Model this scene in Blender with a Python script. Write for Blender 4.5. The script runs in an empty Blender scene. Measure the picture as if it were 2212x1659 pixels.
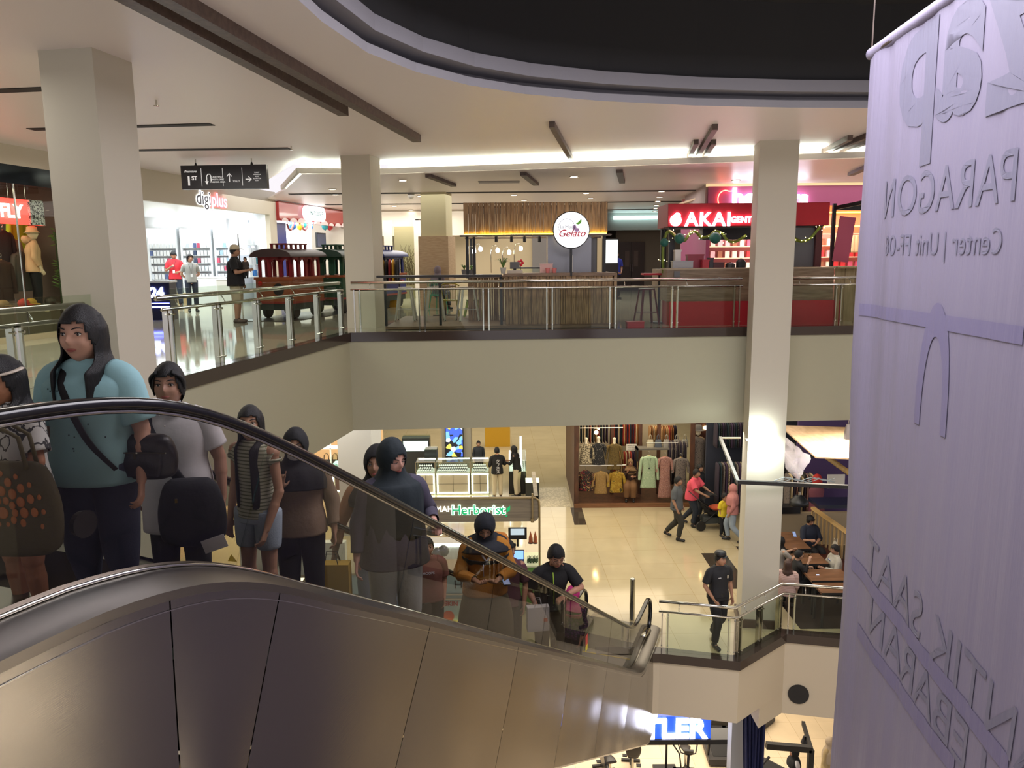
import bpy, bmesh, math, random
from mathutils import Vector as V, Matrix as M, noise
C = bpy.context.scene.collection
S = bpy.context.scene
PI = math.pi
# ------------------------------------------------------------------ camera
PIT, ROL, FPX, CAMZ = math.radians(9.13), math.radians(.53), 1680.0, 1.4
cF = V((0, math.cos(PIT), -math.sin(PIT))); cU0 = V((0, math.sin(PIT), math.cos(PIT)))
cR = V((1, 0, 0))*math.cos(ROL) - cU0*math.sin(ROL); cU = cU0*math.cos(ROL) + V((1, 0, 0))*math.sin(ROL)
cam_d = bpy.data.cameras.new('camera'); cam = bpy.data.objects.new('camera', cam_d); C.objects.link(cam)
cam_d.sensor_fit = 'HORIZONTAL'; cam_d.sensor_width = 36; cam_d.lens = 36*FPX/2212
cam_d.clip_start = .05; cam_d.clip_end = 200
mw = M((cR, cU, -cF)).transposed().to_4x4(); mw.translation = V((0, 0, CAMZ)); cam.matrix_world = mw
S.camera = cam
# ------------------------------------------------------------------ world, exposure
w = bpy.data.worlds.new('world'); S.world = w; w.use_nodes = True
w.node_tree.nodes['Background'].inputs[0].default_value = (.86, .82, .86, 1)
w.node_tree.nodes['Background'].inputs[1].default_value = .55
S.view_settings.view_transform = 'Standard'; S.view_settings.look = 'None'
S.view_settings.exposure = 1.05; S.view_settings.gamma = 1; S.view_settings.use_curve_mapping = False
def area(name, loc, size, power, col=(1, 1, 1), rot=(0, 0, 0), sy=None):
    d = bpy.data.lights.new(name, 'AREA'); d.shape = 'RECTANGLE'; d.size = size; d.size_y = sy or size
    d.energy = power; d.color = col
    o = bpy.data.objects.new(name, d); C.objects.link(o); o.location = loc; o.rotation_euler = rot
    return o
WARM = (1, .86, .68); COOL = (.92, .97, 1); NEUT = (1, .95, .88)
# ceiling lighting of the galleries (rows of downlights)
area('gallery_light', (-2, 26, 3.2), 14, 300, NEUT, sy=9)
area('gallery_light', (9, 22, 3.2), 6, 120, NEUT, sy=8)
area('gallery_light', (-6.3, 11, 3.3), 2.5, 110, NEUT, sy=8)
area('ground_floor_light', (2.5, 20, -2.05), 9, 210, (1, .88, .70), sy=8)
area('ground_floor_light', (-4, 22, -2.05), 8, 180, (1, .93, .8), sy=8)
area('ground_floor_light', (0, 32, -2.05), 12, 330, (1, .9, .74), sy=10)
area('ground_floor_light', (5.5, 15.8, -2.1), 4, 35, NEUT, sy=1)
area('basement_light', (4, 22, -7.4), 12, 300, (1, .86, .68), sy=8)
area('atrium_light', (3.0, 6, 4.2), 6, 380, (.98, .93, 1), sy=5)
# ------------------------------------------------------------------ pixel -> point on a plane
def ray(x, y): return cF + cR*((x-1106)/FPX) - cU*((y-829.5)/FPX)
def G(x, y, z=0.0):
    d = ray(x, y); t = (z-CAMZ)/d.z; return V((0, 0, CAMZ)) + d*t
def Yp(x, y, Y):
    d = ray(x, y); t = Y/d.y; return V((0, 0, CAMZ)) + d*t
# ------------------------------------------------------------------ materials
def lin(c):
    if isinstance(c, str):
        c = c.lstrip('#'); c = [int(c[i:i+2], 16)/255 for i in (0, 2, 4)]
    return tuple(((v/12.92) if v <= .04045 else ((v+.055)/1.055)**2.4) for v in c[:3])
MATS = {}
def mat(name, col, rough=.6, metal=0, emit=None, es=0, bump=0, bs=30, var=0, vs=8, col2=None, spec=.5, stretch=None, coat=0, alpha=1):
    key = name
    if key in MATS: return MATS[key]
    m = bpy.data.materials.new(name); MATS[key] = m; m.use_nodes = True
    nt = m.node_tree; b = nt.nodes['Principled BSDF']; L = nt.links
    b.inputs['Base Color'].default_value = (*lin(col), 1)
    b.inputs['Roughness'].default_value = rough; b.inputs['Metallic'].default_value = metal
    b.inputs['Specular IOR Level'].default_value = spec; b.inputs['Coat Weight'].default_value = coat
    b.inputs['Alpha'].default_value = alpha
    if emit is not None:
        b.inputs['Emission Color'].default_value = (*lin(emit), 1); b.inputs['Emission Strength'].default_value = es
    if bump or var or col2:
        tc = nt.nodes.new('ShaderNodeTexCoord'); mp = nt.nodes.new('ShaderNodeMapping')
        L.new(tc.outputs['Object'], mp.inputs[0])
        if stretch: mp.inputs['Scale'].default_value = stretch
        if bump:
            n = nt.nodes.new('ShaderNodeTexNoise'); n.inputs['Scale'].default_value = bs; n.inputs['Detail'].default_value = 4
            L.new(mp.outputs[0], n.inputs[0]); bp = nt.nodes.new('ShaderNodeBump'); bp.inputs['Strength'].default_value = bump
            bp.inputs['Distance'].default_value = .02
            L.new(n.outputs[0], bp.inputs['Height']); L.new(bp.outputs[0], b.inputs['Normal'])
        if var or col2:
            n = nt.nodes.new('ShaderNodeTexNoise'); n.inputs['Scale'].default_value = vs; n.inputs['Detail'].default_value = 5
            L.new(mp.outputs[0], n.inputs[0])
            r = nt.nodes.new('ShaderNodeValToRGB'); r.color_ramp.elements[0].position = .35; r.color_ramp.elements[1].position = .65
            a = lin(col); c2 = lin(col2) if col2 else tuple(x*(1-var) for x in a)
            r.color_ramp.elements[0].color = (*c2, 1); r.color_ramp.elements[1].color = (*a, 1)
            L.new(n.outputs[0], r.inputs[0]); L.new(r.outputs[0], b.inputs['Base Color'])
    return m
def nodes(name):
    m = bpy.data.materials.new(name); MATS[name] = m; m.use_nodes = True
    nt = m.node_tree; return m, nt, nt.nodes['Principled BSDF'], nt.links
def tilemat(name, col, grout, sx, rough, var=.06, rz=0.0, spec=.5):
    m, nt, b, L = nodes(name)
    tc = nt.nodes.new('ShaderNodeTexCoord'); mp = nt.nodes.new('ShaderNodeMapping'); mp.inputs['Rotation'].default_value = (0, 0, rz)
    L.new(tc.outputs['Object'], mp.inputs[0])
    br = nt.nodes.new('ShaderNodeTexBrick'); br.offset = 0; br.inputs['Scale'].default_value = 1
    br.inputs['Brick Width'].default_value = sx; br.inputs['Row Height'].default_value = sx; br.inputs['Mortar Size'].default_value = .006
    c = lin(col); br.inputs['Color1'].default_value = (*c, 1); br.inputs['Color2'].default_value = (*[x*(1-var) for x in c], 1)
    br.inputs['Mortar'].default_value = (*lin(grout), 1)
    L.new(mp.outputs[0], br.inputs[0])
    n = nt.nodes.new('ShaderNodeTexNoise'); n.inputs['Scale'].default_value = 1.5; n.inputs['Detail'].default_value = 6
    L.new(mp.outputs[0], n.inputs[0])
    mx = nt.nodes.new('ShaderNodeMix'); mx.data_type = 'RGBA'; mx.blend_type = 'MULTIPLY'; mx.inputs[0].default_value = .25
    L.new(br.outputs[0], mx.inputs[6]); L.new(n.outputs[0], mx.inputs[7]); L.new(mx.outputs[2], b.inputs['Base Color'])
    b.inputs['Roughness'].default_value = rough; b.inputs['Specular IOR Level'].default_value = spec
    return m
def glassmat(name, tint, refl=1.0):
    m, nt, b, L = nodes(name); nt.nodes.remove(b)
    out = nt.nodes['Material Output']; t = nt.nodes.new('ShaderNodeBsdfTransparent'); g = nt.nodes.new('ShaderNodeBsdfGlossy')
    t.inputs[0].default_value = (*lin(tint), 1); g.inputs['Roughness'].default_value = .01
    fr = nt.nodes.new('ShaderNodeFresnel'); fr.inputs[0].default_value = 1.45
    mm = nt.nodes.new('ShaderNodeMath'); mm.operation = 'MULTIPLY'; mm.inputs[1].default_value = refl; L.new(fr.outputs[0], mm.inputs[0])
    ge = nt.nodes.new('ShaderNodeNewGeometry'); sb = nt.nodes.new('ShaderNodeMath'); sb.operation = 'SUBTRACT'; sb.inputs[0].default_value = 1; L.new(ge.outputs['Backfacing'], sb.inputs[1])
    m3 = nt.nodes.new('ShaderNodeMath'); m3.operation = 'MULTIPLY'; L.new(mm.outputs[0], m3.inputs[0]); L.new(sb.outputs[0], m3.inputs[1]); mm = m3
    mx = nt.nodes.new('ShaderNodeMixShader'); L.new(mm.outputs[0], mx.inputs[0]); L.new(t.outputs[0], mx.inputs[1]); L.new(g.outputs[0], mx.inputs[2])
    L.new(mx.outputs[0], out.inputs[0]); return m
def woodmat(name, c1, c2, scale=(1, 1, 8), rough=.5, ws=3):
    m, nt, b, L = nodes(name)
    tc = nt.nodes.new('ShaderNodeTexCoord'); mp = nt.nodes.new('ShaderNodeMapping'); mp.inputs['Scale'].default_value = scale
    L.new(tc.outputs['Object'], mp.inputs[0]); n = nt.nodes.new('ShaderNodeTexNoise'); n.inputs['Scale'].default_value = ws; n.inputs['Detail'].default_value = 8
    L.new(mp.outputs[0], n.inputs[0]); r = nt.nodes.new('ShaderNodeValToRGB')
    r.color_ramp.elements[0].color = (*lin(c1), 1); r.color_ramp.elements[1].color = (*lin(c2), 1)
    r.color_ramp.elements[0].position = .35; r.color_ramp.elements[1].position = .65
    L.new(n.outputs[0], r.inputs[0]); L.new(r.outputs[0], b.inputs['Base Color']); b.inputs['Roughness'].default_value = rough
    return m
def emat(name, col, s=1): return mat(name, col, emit=col, es=s, rough=.5)
def patmat(name, cols, scale=20, rough=.8, kind='v', stretch=(1, 1, 1)):
    """fabric print: voronoi / wave / noise pattern in constant colour steps"""
    m, nt, b, L = nodes(name)
    tc = nt.nodes.new('ShaderNodeTexCoord'); mp = nt.nodes.new('ShaderNodeMapping'); mp.inputs['Scale'].default_value = stretch
    L.new(tc.outputs['Object'], mp.inputs[0])
    if kind == 'v':
        n = nt.nodes.new('ShaderNodeTexVoronoi'); n.inputs['Scale'].default_value = scale; o = n.outputs['Distance']
    elif kind == 'w':
        n = nt.nodes.new('ShaderNodeTexWave'); n.inputs['Scale'].default_value = scale; n.inputs['Distortion'].default_value = 0; n.bands_direction = 'Z'; o = n.outputs['Fac']
    else:
        n = nt.nodes.new('ShaderNodeTexNoise'); n.inputs['Scale'].default_value = scale; n.inputs['Detail'].default_value = 3; n.inputs['Distortion'].default_value = 1.5; o = n.outputs['Fac']
    L.new(mp.outputs[0], n.inputs['Vector']); r = nt.nodes.new('ShaderNodeValToRGB'); r.color_ramp.interpolation = 'CONSTANT'
    e = r.color_ramp.elements; k = len(cols)
    lo, hi = (.0, .62) if kind == 'v' else ((.3, .7) if kind == 'n' else (0, 1))
    e[0].color = (*lin(cols[0]), 1); e[0].position = 0
    e[1].color = (*lin(cols[-1]), 1); e[1].position = lo+(hi-lo)*(k-1)/k
    for i in range(1, k-1):
        q = e.new(lo+(hi-lo)*i/k); q.color = (*lin(cols[i]), 1)
    L.new(o, r.inputs[0]); L.new(r.outputs[0], b.inputs['Base Color']); b.inputs['Roughness'].default_value = rough
    return m
# ------------------------------------------------------------------ mesh helpers
class MB:
    def __init__(s): s.v = []; s.f = []; s.m = []
    def add(s, vs, fs, mi=0):
        n = len(s.v); s.v += [tuple(p) for p in vs]; s.f += [tuple(i+n for i in f) for f in fs]; s.m += [mi]*len(fs); return s
    def box(s, c, d, rz=0, rx=0, ry=0, mi=0):
        R = (M.Rotation(rz, 3, 'Z') @ M.Rotation(ry, 3, 'Y') @ M.Rotation(rx, 3, 'X')); c = V(c)
        vs = [c + R @ V((d[0]*x/2, d[1]*y/2, d[2]*z/2)) for x in (-1, 1) for y in (-1, 1) for z in (-1, 1)]
        return s.add(vs, [(0, 1, 3, 2), (4, 6, 7, 5), (0, 4, 5, 1), (2, 3, 7, 6), (0, 2, 6, 4), (1, 5, 7, 3)], mi)
    def bb(s, x0, x1, y0, y1, z0, z1, mi=0): return s.box(((x0+x1)/2, (y0+y1)/2, (z0+z1)/2), (abs(x1-x0), abs(y1-y0), abs(z1-z0)), mi=mi)
    def bar(s, p, q, wdt, h, mi=0, up=(0, 0, 1)):
        p, q = V(p), V(q); t = (q-p).normalized(); u = V(up)
        if abs(t.dot(u)) > .99: u = V((0, 1, 0))
        r = t.cross(u).normalized(); u = r.cross(t)
        vs = [e + r*(a*wdt/2) + u*(b*h/2) for e in (p, q) for a, b in ((-1, -1), (1, -1), (1, 1), (-1, 1))]
        return s.add(vs, [(3, 2, 1, 0), (4, 5, 6, 7), (0, 1, 5, 4), (1, 2, 6, 5), (2, 3, 7, 6), (3, 0, 4, 7)], mi)
    def tube(s, pts, r, n=10, mi=0, cap=True, closed=False):
        pts = [V(p) for p in pts]; k = len(pts); rr = r if isinstance(r, (list, tuple)) else [r]*k
        u = None; vs = []
        for i, p in enumerate(pts):
            a = pts[(i-1) % k] if (i > 0 or closed) else p; b = pts[(i+1) % k] if (i < k-1 or closed) else p
            t = (b-a).normalized()
            if u is None:
                u = t.orthogonal().normalized()
            u = (u - t*u.dot(t)).normalized(); w_ = t.cross(u)
            for j in range(n):
                an = 2*PI*j/n; vs.append(p + (u*math.cos(an)+w_*math.sin(an))*rr[i])
        fs = []
        for i in range(k if closed else k-1):
            a0 = i*n; b0 = ((i+1) % k)*n
            for j in range(n): fs.append((a0+j, a0+(j+1) % n, b0+(j+1) % n, b0+j))
        if cap and not closed: fs += [tuple(range(n-1, -1, -1)), tuple(range((k-1)*n, k*n))]
        return s.add(vs, fs, mi)
    def cyl(s, p, q, r, n=16, mi=0): return s.tube([p, q], r if isinstance(r, (list, tuple)) else [r, r], n, mi)
    def lathe(s, prof, c=(0, 0, 0), n=20, mi=0, ax='Z', cap=True):
        c = V(c); vs = []
        for r, z in prof:
            for j in range(n):
                a = 2*PI*j/n; p = V((r*math.cos(a), r*math.sin(a), z))
                if ax == 'Y': p = V((p.x, -p.z, p.y))
                if ax == 'X': p = V((p.z, p.x, p.y))
                vs.append(c+p)
        fs = []
        for i in range(len(prof)-1):
            for j in range(n): fs.append((i*n+j, i*n+(j+1) % n, (i+1)*n+(j+1) % n, (i+1)*n+j))
        if cap: fs += [tuple(range(n-1, -1, -1)), tuple(range((len(prof)-1)*n, len(prof)*n))]
        return s.add(vs, fs, mi)
    def ball(s, c, r, n=14, mi=0, R=None):
        c = V(c); r = V(r) if isinstance(r, (list, tuple)) or isinstance(r, V) else V((r, r, r)); m2 = max(6, n*2//3)
        vs = [V((0, 0, -r.z))]
        for i in range(1, m2):
            ph = -PI/2 + PI*i/m2
            for j in range(n): a = 2*PI*j/n; vs.append(V((r.x*math.cos(ph)*math.cos(a), r.y*math.cos(ph)*math.sin(a), r.z*math.sin(ph))))
        vs.append(V((0, 0, r.z))); top = len(vs)-1
        fs = [(0, 1+(j+1) % n, 1+j) for j in range(n)]
        for i in range(m2-2):
            for j in range(n): a0 = 1+i*n; b0 = a0+n; fs.append((a0+j, a0+(j+1) % n, b0+(j+1) % n, b0+j))
        a0 = 1+(m2-2)*n; fs += [(a0+j, a0+(j+1) % n, top) for j in range(n)]
        if R is not None: vs = [R @ p for p in vs]
        return s.add([c+p for p in vs], fs, mi)
    def rc(s, p, q, r0, r1, n=12, mi=0):
        """round cone: capsule with two radii"""
        p, q = V(p), V(q); t = (q-p)
        if t.length < 1e-6: return s.ball(p, r0, n, mi)
        t.normalize(); pts = []; rr = []
        for a in (-80, -50, -20, 0): pts.append(p+t*(r0*math.sin(math.radians(a)))); rr.append(r0*math.cos(math.radians(a)))
        for a in (0, 20, 50, 80): pts.append(q+t*(r1*math.sin(math.radians(a)))); rr.append(r1*math.cos(math.radians(a)))
        return s.tube(pts, rr, n, mi)
    def prism(s, poly, z0, z1, mi=0, mt=None, mbm=None):
        n = len(poly); vs = [(x, y, z0) for x, y in poly] + [(x, y, z1) for x, y in poly]
        s.add(vs, [(i, (i+1) % n, (i+1) % n+n, i+n) for i in range(n)], mi)
        s.add(vs[:n], [tuple(range(n-1, -1, -1))], mi if mbm is None else mbm)
        s.add(vs[n:], [tuple(range(n))], mi if mt is None else mt); return s
    def ext(s, poly, axis_o, ax, ay, dz, mi=0):
        """polygon in plane (ax, ay) at origin, extruded by vector dz"""
        o, ax, ay, dz = V(axis_o), V(ax), V(ay), V(dz); n = len(poly)
        a = [o+ax*x+ay*y for x, y in poly]; b = [p+dz for p in a]
        return s.add(a+b, [(i, (i+1) % n, (i+1) % n+n, i+n) for i in range(n)]+[tuple(range(n-1, -1, -1)), tuple(range(n, 2*n))], mi)
    def grid(s, fn, nu, nv, mi=0, wrap=False):
        vs = [fn(i/(nu if wrap else nu-1) if nu > 1 else 0, j/(nv-1)) for j in range(nv) for i in range(nu)]
        fs = []
        for j in range(nv-1):
            for i in range(nu if wrap else nu-1):
                a = j*nu+i; b = j*nu+(i+1) % nu; fs.append((a, b, b+nu, a+nu))
        return s.add(vs, fs, mi)
    def sweep(s, pts, rx, ry, ref=(1, 0, 0), n=24, sub=4, fold=0, seed=0, mi=0, cap=(False, False), freq=6, sq=2.0):
        """lofted tube through rings with elliptic sections: catmull-rom between rings, folds as noise"""
        P = [V(p) for p in pts]; k = len(P); ref = V(ref)
        def cr(a, i, t):
            g = lambda j: a[max(0, min(k-1, j))]
            p0, p1, p2, p3 = g(i-1), g(i), g(i+1), g(i+2)
            return .5*((2*p1)+(p2-p0)*t+(2*p0-5*p1+4*p2-p3)*t*t+(3*p1-p0-3*p2+p3)*t**3)
        C_, X_, Y_ = [], [], []
        for i in range(k-1):
            for q in range(sub):
                t = q/sub; C_.append(cr(P, i, t)); X_.append(cr(rx, i, t)); Y_.append(cr(ry, i, t))
        C_.append(P[-1]); X_.append(rx[-1]); Y_.append(ry[-1]); K = len(C_); vs = []
        for i in range(K):
            t = (C_[min(K-1, i+1)]-C_[max(0, i-1)]).normalized()
            u = (ref-t*ref.dot(t)).normalized(); w_ = t.cross(u)
            for j in range(n):
                a = 2*PI*j/n; ca, sa = math.cos(a), math.sin(a)
                e = 2.0/sq; ca2 = math.copysign(abs(ca)**e, ca); sa2 = math.copysign(abs(sa)**e, sa)
                d = 1.0
                if fold: d += fold*noise.noise(V((ca*freq*.5+seed*7.1, sa*freq*.5, i/K*1.6)))*min(1, 2.5*i/K+.3)
                vs.append(C_[i]+u*(ca2*X_[i]*d)+w_*(sa2*Y_[i]*d))
        fs = [(i*n+j, i*n+(j+1) % n, (i+1)*n+(j+1) % n, (i+1)*n+j) for i in range(K-1) for j in range(n)]
        if cap[0]: fs.append(tuple(range(n-1, -1, -1)))
        if cap[1]: fs.append(tuple(range((K-1)*n, K*n)))
        return s.add(vs, fs, mi)
    def xf(s, Mx, start=0):
        for i in range(start, len(s.v)): s.v[i] = tuple(Mx @ V(s.v[i]))
        return s
def mesh_of(name, mb):
    me = bpy.data.meshes.new(name); me.from_pydata([tuple(p) for p in mb.v], [], mb.f)
    return me
def part(name, mb, mats, parent=None, smooth=False, loc=None, rz=None, label=None, thick=0, recalc=True, wn=False):
    me = mb if isinstance(mb, bpy.types.Mesh) else mesh_of(name, mb)
    mats = mats if isinstance(mats, (list, tuple)) else [mats]
    for m in mats: me.materials.append(m)
    if isinstance(mb, MB) and any(mb.m): me.polygons.foreach_set('material_index', mb.m)
    if recalc:
        bm = bmesh.new(); bm.from_mesh(me); bmesh.ops.recalc_face_normals(bm, faces=bm.faces)
        if smooth == 'auto':
            for f in bm.faces: f.smooth = True
            for e in bm.edges:
                if len(e.link_faces) == 2 and e.calc_face_angle(0) > math.radians(38): e.smooth = False
        bm.to_mesh(me); bm.free()
    if smooth is True: me.polygons.foreach_set('use_smooth', [True]*len(me.polygons))
    me.update()
    o = bpy.data.objects.new(name, me); C.objects.link(o)
    if parent: o.parent = parent
    if loc is not None: o.location = loc
    if rz is not None: o.rotation_euler.z = rz
    if label: o['label'] = label
    if thick:
        md = o.modifiers.new('solidify', 'SOLIDIFY'); md.thickness = thick; md.offset = -1
    return o
def struct(name, mb, mats, parent=None, **k):
    o = part(name, mb, mats, parent, **k)
    if not parent: o['kind'] = 'structure'
    return o
def tag(o, label, cat, group=None, kind=None):
    o['label'] = label; o['category'] = cat
    if group: o['group'] = group
    if kind: o['kind'] = kind
    return o
def thing(name, label, cat, loc=(0, 0, 0), rz=0, group=None):
    o = bpy.data.objects.new(name, None); C.objects.link(o); o.location = loc; o.rotation_euler.z = rz; o.empty_display_size = .1
    return tag(o, label, cat, group)
def dup(root, loc=None, rz=None, label=None, group=None, scale=None, mats=None):
    def cp(o, par):
        c = o.copy(); C.objects.link(c)
        if par: c.parent = par
        for ch in list(o.children): cp(ch, c)
        return c
    r = cp(root, None)
    if loc is not None: r.location = loc
    if rz is not None: r.rotation_euler.z = rz
    if label: r['label'] = label
    if group: r['group'] = group
    if scale: r.scale = scale
    return r
def textmesh(body, size, extr=.01, offset=0, shear=0, align='CENTER', mirror=False, space=1):
    cu = bpy.data.curves.new('t', 'FONT'); cu.body = body; cu.size = size; cu.extrude = extr; cu.offset = offset; cu.shear = shear
    cu.align_x = align; cu.align_y = 'CENTER'; cu.space_character = space; cu.resolution_u = 4
    o = bpy.data.objects.new('t', cu); C.objects.link(o); dg = bpy.context.evaluated_depsgraph_get()
    me = bpy.data.meshes.new_from_object(o.evaluated_get(dg)); bpy.data.objects.remove(o); bpy.data.curves.remove(cu)
    if mirror: me.transform(M.Scale(-1, 4, (1, 0, 0)))
    me.materials.clear(); return me
def text(name, body, size, loc, m, parent=None, rz=0, rx=PI/2, label=None, **k):
    """text standing upright facing -Y, turned by rz"""
    me = textmesh(body, size, **k); me.transform(M.Rotation(rz, 4, 'Z') @ M.Rotation(rx, 4, 'X'))
    return part(name, me, m, parent, loc=loc, label=label, recalc=False)
# ================================================================== MATERIAL SET
white = mat('warm_white_paint', '#cfc7b8', .75, bump=.03, bs=60)
cream = mat('cream_wall_paint', '#a8a58c', .7, bump=.04, bs=40)
ceilm = mat('ceiling_white', '#e6dcd9', .45, bump=.02, bs=50)
dome_dark = mat('dark_grey_ceiling', '#2d2c2d', .9)
dome_grey = mat('mid_grey_ring', '#86848a', .8)
kerbm = mat('dark_brown_granite', '#3a302a', .12, spec=.6)
steel = mat('polished_steel', '#c4c2ba', .13, 1)
brushed = mat('brushed_steel', '#96918a', .19, 1, bump=.05, bs=9, stretch=(1, 1, 30))
deckm = mat('escalator_deck_steel', '#7f7a74', .3, 1)
black = mat('black_rubber', '#0c0c10', .18, spec=.6)
blackp = mat('black_paint', '#141416', .5)
tile_up = tilemat('upper_floor_tile', '#b9b3a0', '#8a8474', .8, .06, rz=-.16, spec=.7)
tile_lo = tilemat('lower_floor_tile', '#bcae8c', '#a8966e', .9, .09, rz=-.03, spec=.6)
tile_bs = tilemat('basement_floor_tile', '#e2cfae', '#c2ae8c', .8, .15)
glass = glassmat('clear_glass', '#f1f6f0', .9)
glass_d = glassmat('smoked_glass', '#e2dfdc', 1.0)
woodb = woodmat('beam_wood', '#4a3b33', '#5e4d44', (6, 6, 6))
E9 = math.radians(9.4); e2 = V((math.sin(E9), math.cos(E9), 0)); e1 = V((math.cos(E9), -math.sin(E9), 0))
K = V((-3.17, 15.15, 0)); FR = V((9.0, 15.82, 0)); LB = K - e2*20
# ================================================================== SLABS AND FLOORS
up_poly = [(LB.x, LB.y), (K.x, K.y), (FR.x, FR.y), (28, 16.5), (28, 46), (-30, 46), (-30, LB.y)]
struct('floor', MB().prism(up_poly, -.06, 0), tile_up)
struct('ceiling', MB().prism([(x, y) for x, y in up_poly], -1.94, -.06), [cream])
lo_poly = [(-30, -4), (-5.6, -4), (-3.6, 13.9), (1.0, 13.75), (2.75, 13.72), (4.16, 13.39), (5.38, 14.44), (6.52, 14.19), (9, 13.7), (28, 13.7), (28, 50), (-30, 50)]
struct('floor', MB().prism(lo_poly, -6.06, -6), tile_lo)
struct('ceiling', MB().prism(lo_poly, -7.24, -6.06), [mat('fascia_beige_paint', '#c4b8a0', .7)])
struct('ceiling', MB().prism([(4.75, 13.93), (5.38, 14.44), (6.52, 14.19), (9, 13.7), (9, 15.5), (4.75, 15.5)], -7.7, -7.24), mat('fascia_beige_paint', '#c4b8a0'))
struct('wall_atrium_right', MB().bb(9.3, 9.5, -4, 13.6, -12, 3.5), white)
for i_, z_ in enumerate((-3.9, -4.6, -6.6, -8.4)):  # unseen wall strips, added so the steel cladding reflects light streaks
    tag(part('added_strip_light', MB().bb(9.24, 9.29, -3.5, 5.0+i_*1.6, z_, z_+.05), emat('strip_warm_white', '#fff0d8', 9)), 'warm strip light added out of view to streak the escalator steel, %s from above' % ('first', 'second', 'third', 'fourth')[i_], 'light')
struct('floor', MB().prism([(-30, -4), (28, -4), (28, 60), (-30, 60)], -12.1, -12), tile_bs)
def kerb(name, pts, z0, z1, out=.05, inn=.22):
    mb = MB(); n = len(pts); L, Rr = [], []
    for i, p in enumerate(pts):
        a = pts[max(0, i-1)]; b = pts[min(n-1, i+1)]; t = (V(b)-V(a)).normalized(); nn = V((t.y, -t.x, 0))
        L.append(V(p)+nn*out); Rr.append(V(p)-nn*inn)
    vs = []
    for z in (z0, z1): vs += [(p.x, p.y, z) for p in L] + [(p.x, p.y, z) for p in Rr]
    fs = []
    for i in range(n-1):
        fs += [(i, i+1, 2*n+i+1, 2*n+i), (n+i+1, n+i, 3*n+i, 3*n+i+1), (2*n+i, 2*n+i+1, 3*n+i+1, 3*n+i), (i+1, i, n+i, n+i+1)]
    fs += [(0, 2*n, 3*n, n), (n-1, 2*n-1, 4*n-1, 3*n-1)]
    return struct(name, mb.add(vs, fs), kerbm)
kerb('trim_1', [LB, K, FR], -.165, .012)
kerb('trim_2', [V((1.55, 13.74, 0)), V((2.75, 13.72, 0)), V((4.16, 13.39, 0)), V((5.38, 14.44, 0)), V((6.52, 14.19, 0)), V((9, 13.7, 0))], -6.16, -5.98, out=.04)
# ================================================================== CEILING WITH OVAL DOME
half = [(-1.70, 5.2), (-1.75, 6.3), (-1.66, 7.35), (-1.45, 8.4), (-1.05, 9.25), (-.5, 9.95), (.2, 10.5), (1.2, 10.98), (2.6, 11.38), (4.0, 11.6), (5.4, 11.7)]
oval = half + [(10.8-x, y) for x, y in half[-2::-1]] + [(10.8-x, 10.4-y) for x, y in half[1:]] + [(x, 10.4-y) for x, y in half[-2:0:-1]]
def ins(d, c=(5.4, 5.2)): return [(c[0]+(x-c[0])*(1-d/7.0), c[1]+(y-c[1])*(1-d/6.5)) for x, y in oval]
def ringwall(mb, a, za, b, zb, mi=0):
    n = len(a); vs = [(x, y, za) for x, y in a]+[(x, y, zb) for x, y in b]
    return mb.add(vs, [(i, (i+1) % n, n+(i+1) % n, n+i) for i in range(n)], mi)
bm = bmesh.new(); outer = [(-30, -4), (28, -4), (28, 17.2), (6.85, 15.75), (-2.83, 17.85), (-4.75, 17.6), (-6.6, 21.5), (-7.6, 21.5), (-30, 21.5)]
ov = [bm.verts.new((x, y, 3.5)) for x, y in outer]; iv = [bm.verts.new((x, y, 3.5)) for x, y in oval]
es = [bm.edges.new((a[i], a[(i+1) % len(a)])) for a in (ov, iv) for i in range(len(a))]
bmesh.ops.triangle_fill(bm, edges=es, use_beauty=True)
me = bpy.data.meshes.new('ceiling'); bm.to_mesh(me); bm.free(); struct('ceiling', me, ceilm)
mb = MB(); ringwall(mb, oval, 3.5, oval, 3.60, 0); ringwall(mb, oval, 3.60, ins(-.25), 3.60, 0); ringwall(mb, ins(-.25), 3.6, ins(-.25), 3.78, 0)
ringwall(mb, ins(-.25), 3.70, ins(.10), 3.70, 1); ringwall(mb, ins(.10), 3.70, ins(.10), 3.86, 1); ringwall(mb, ins(.10), 3.86, ins(-.2), 3.86, 1)
ringwall(mb, ins(.02), 3.86, ins(.02), 4.9, 2)
struct('trim_3', mb, [mat('dome_lip_grey', '#8f8d92', .8), dome_grey, dome_dark])
struct('ceiling', MB().prism(ins(.0), 4.9, 4.95), dome_dark)
# lowered ceiling behind the light cove
cl = [(28, 14.2), (6.85, 15.36), (2.43, 16.31), (-2.83, 17.45), (-4.55, 17.2), (-6.0, 21.0)]
lip = [V((x, y, 0)) for x, y in cl]
struct('ceiling', MB().prism([(28, 14.4), (6.85, 15.46), (2.43, 16.41), (-2.83, 17.55), (-4.5, 17.35), (-5.9, 21.0), (-7.3, 24), (-7.3, 46), (28, 46)], 3.26, 3.3), mat('lowered_ceiling_white', '#e2d7d2', .35))
mb = MB()
for a, b in zip(lip[:-1], lip[1:]):
    mb.bar(a+V((0, 0, 3.31)), b+V((0, 0, 3.31)), .06, .11)
struct('trim_4', mb, mat('cove_lip_white', '#d9d3c8', .6))
mb = MB(); led = emat('cove_light_strip', '#f2fff4', 14.0)
for a, b in zip(lip[:-1], lip[1:]):
    d = (b-a).normalized(); n_ = V((d.y, -d.x, 0)); n_ = n_ if n_.y > 0 else -n_
    mb.bar(a+n_*.16+V((0, 0, 3.35)), b+n_*.16+V((0, 0, 3.35)), .06, .03)
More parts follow.
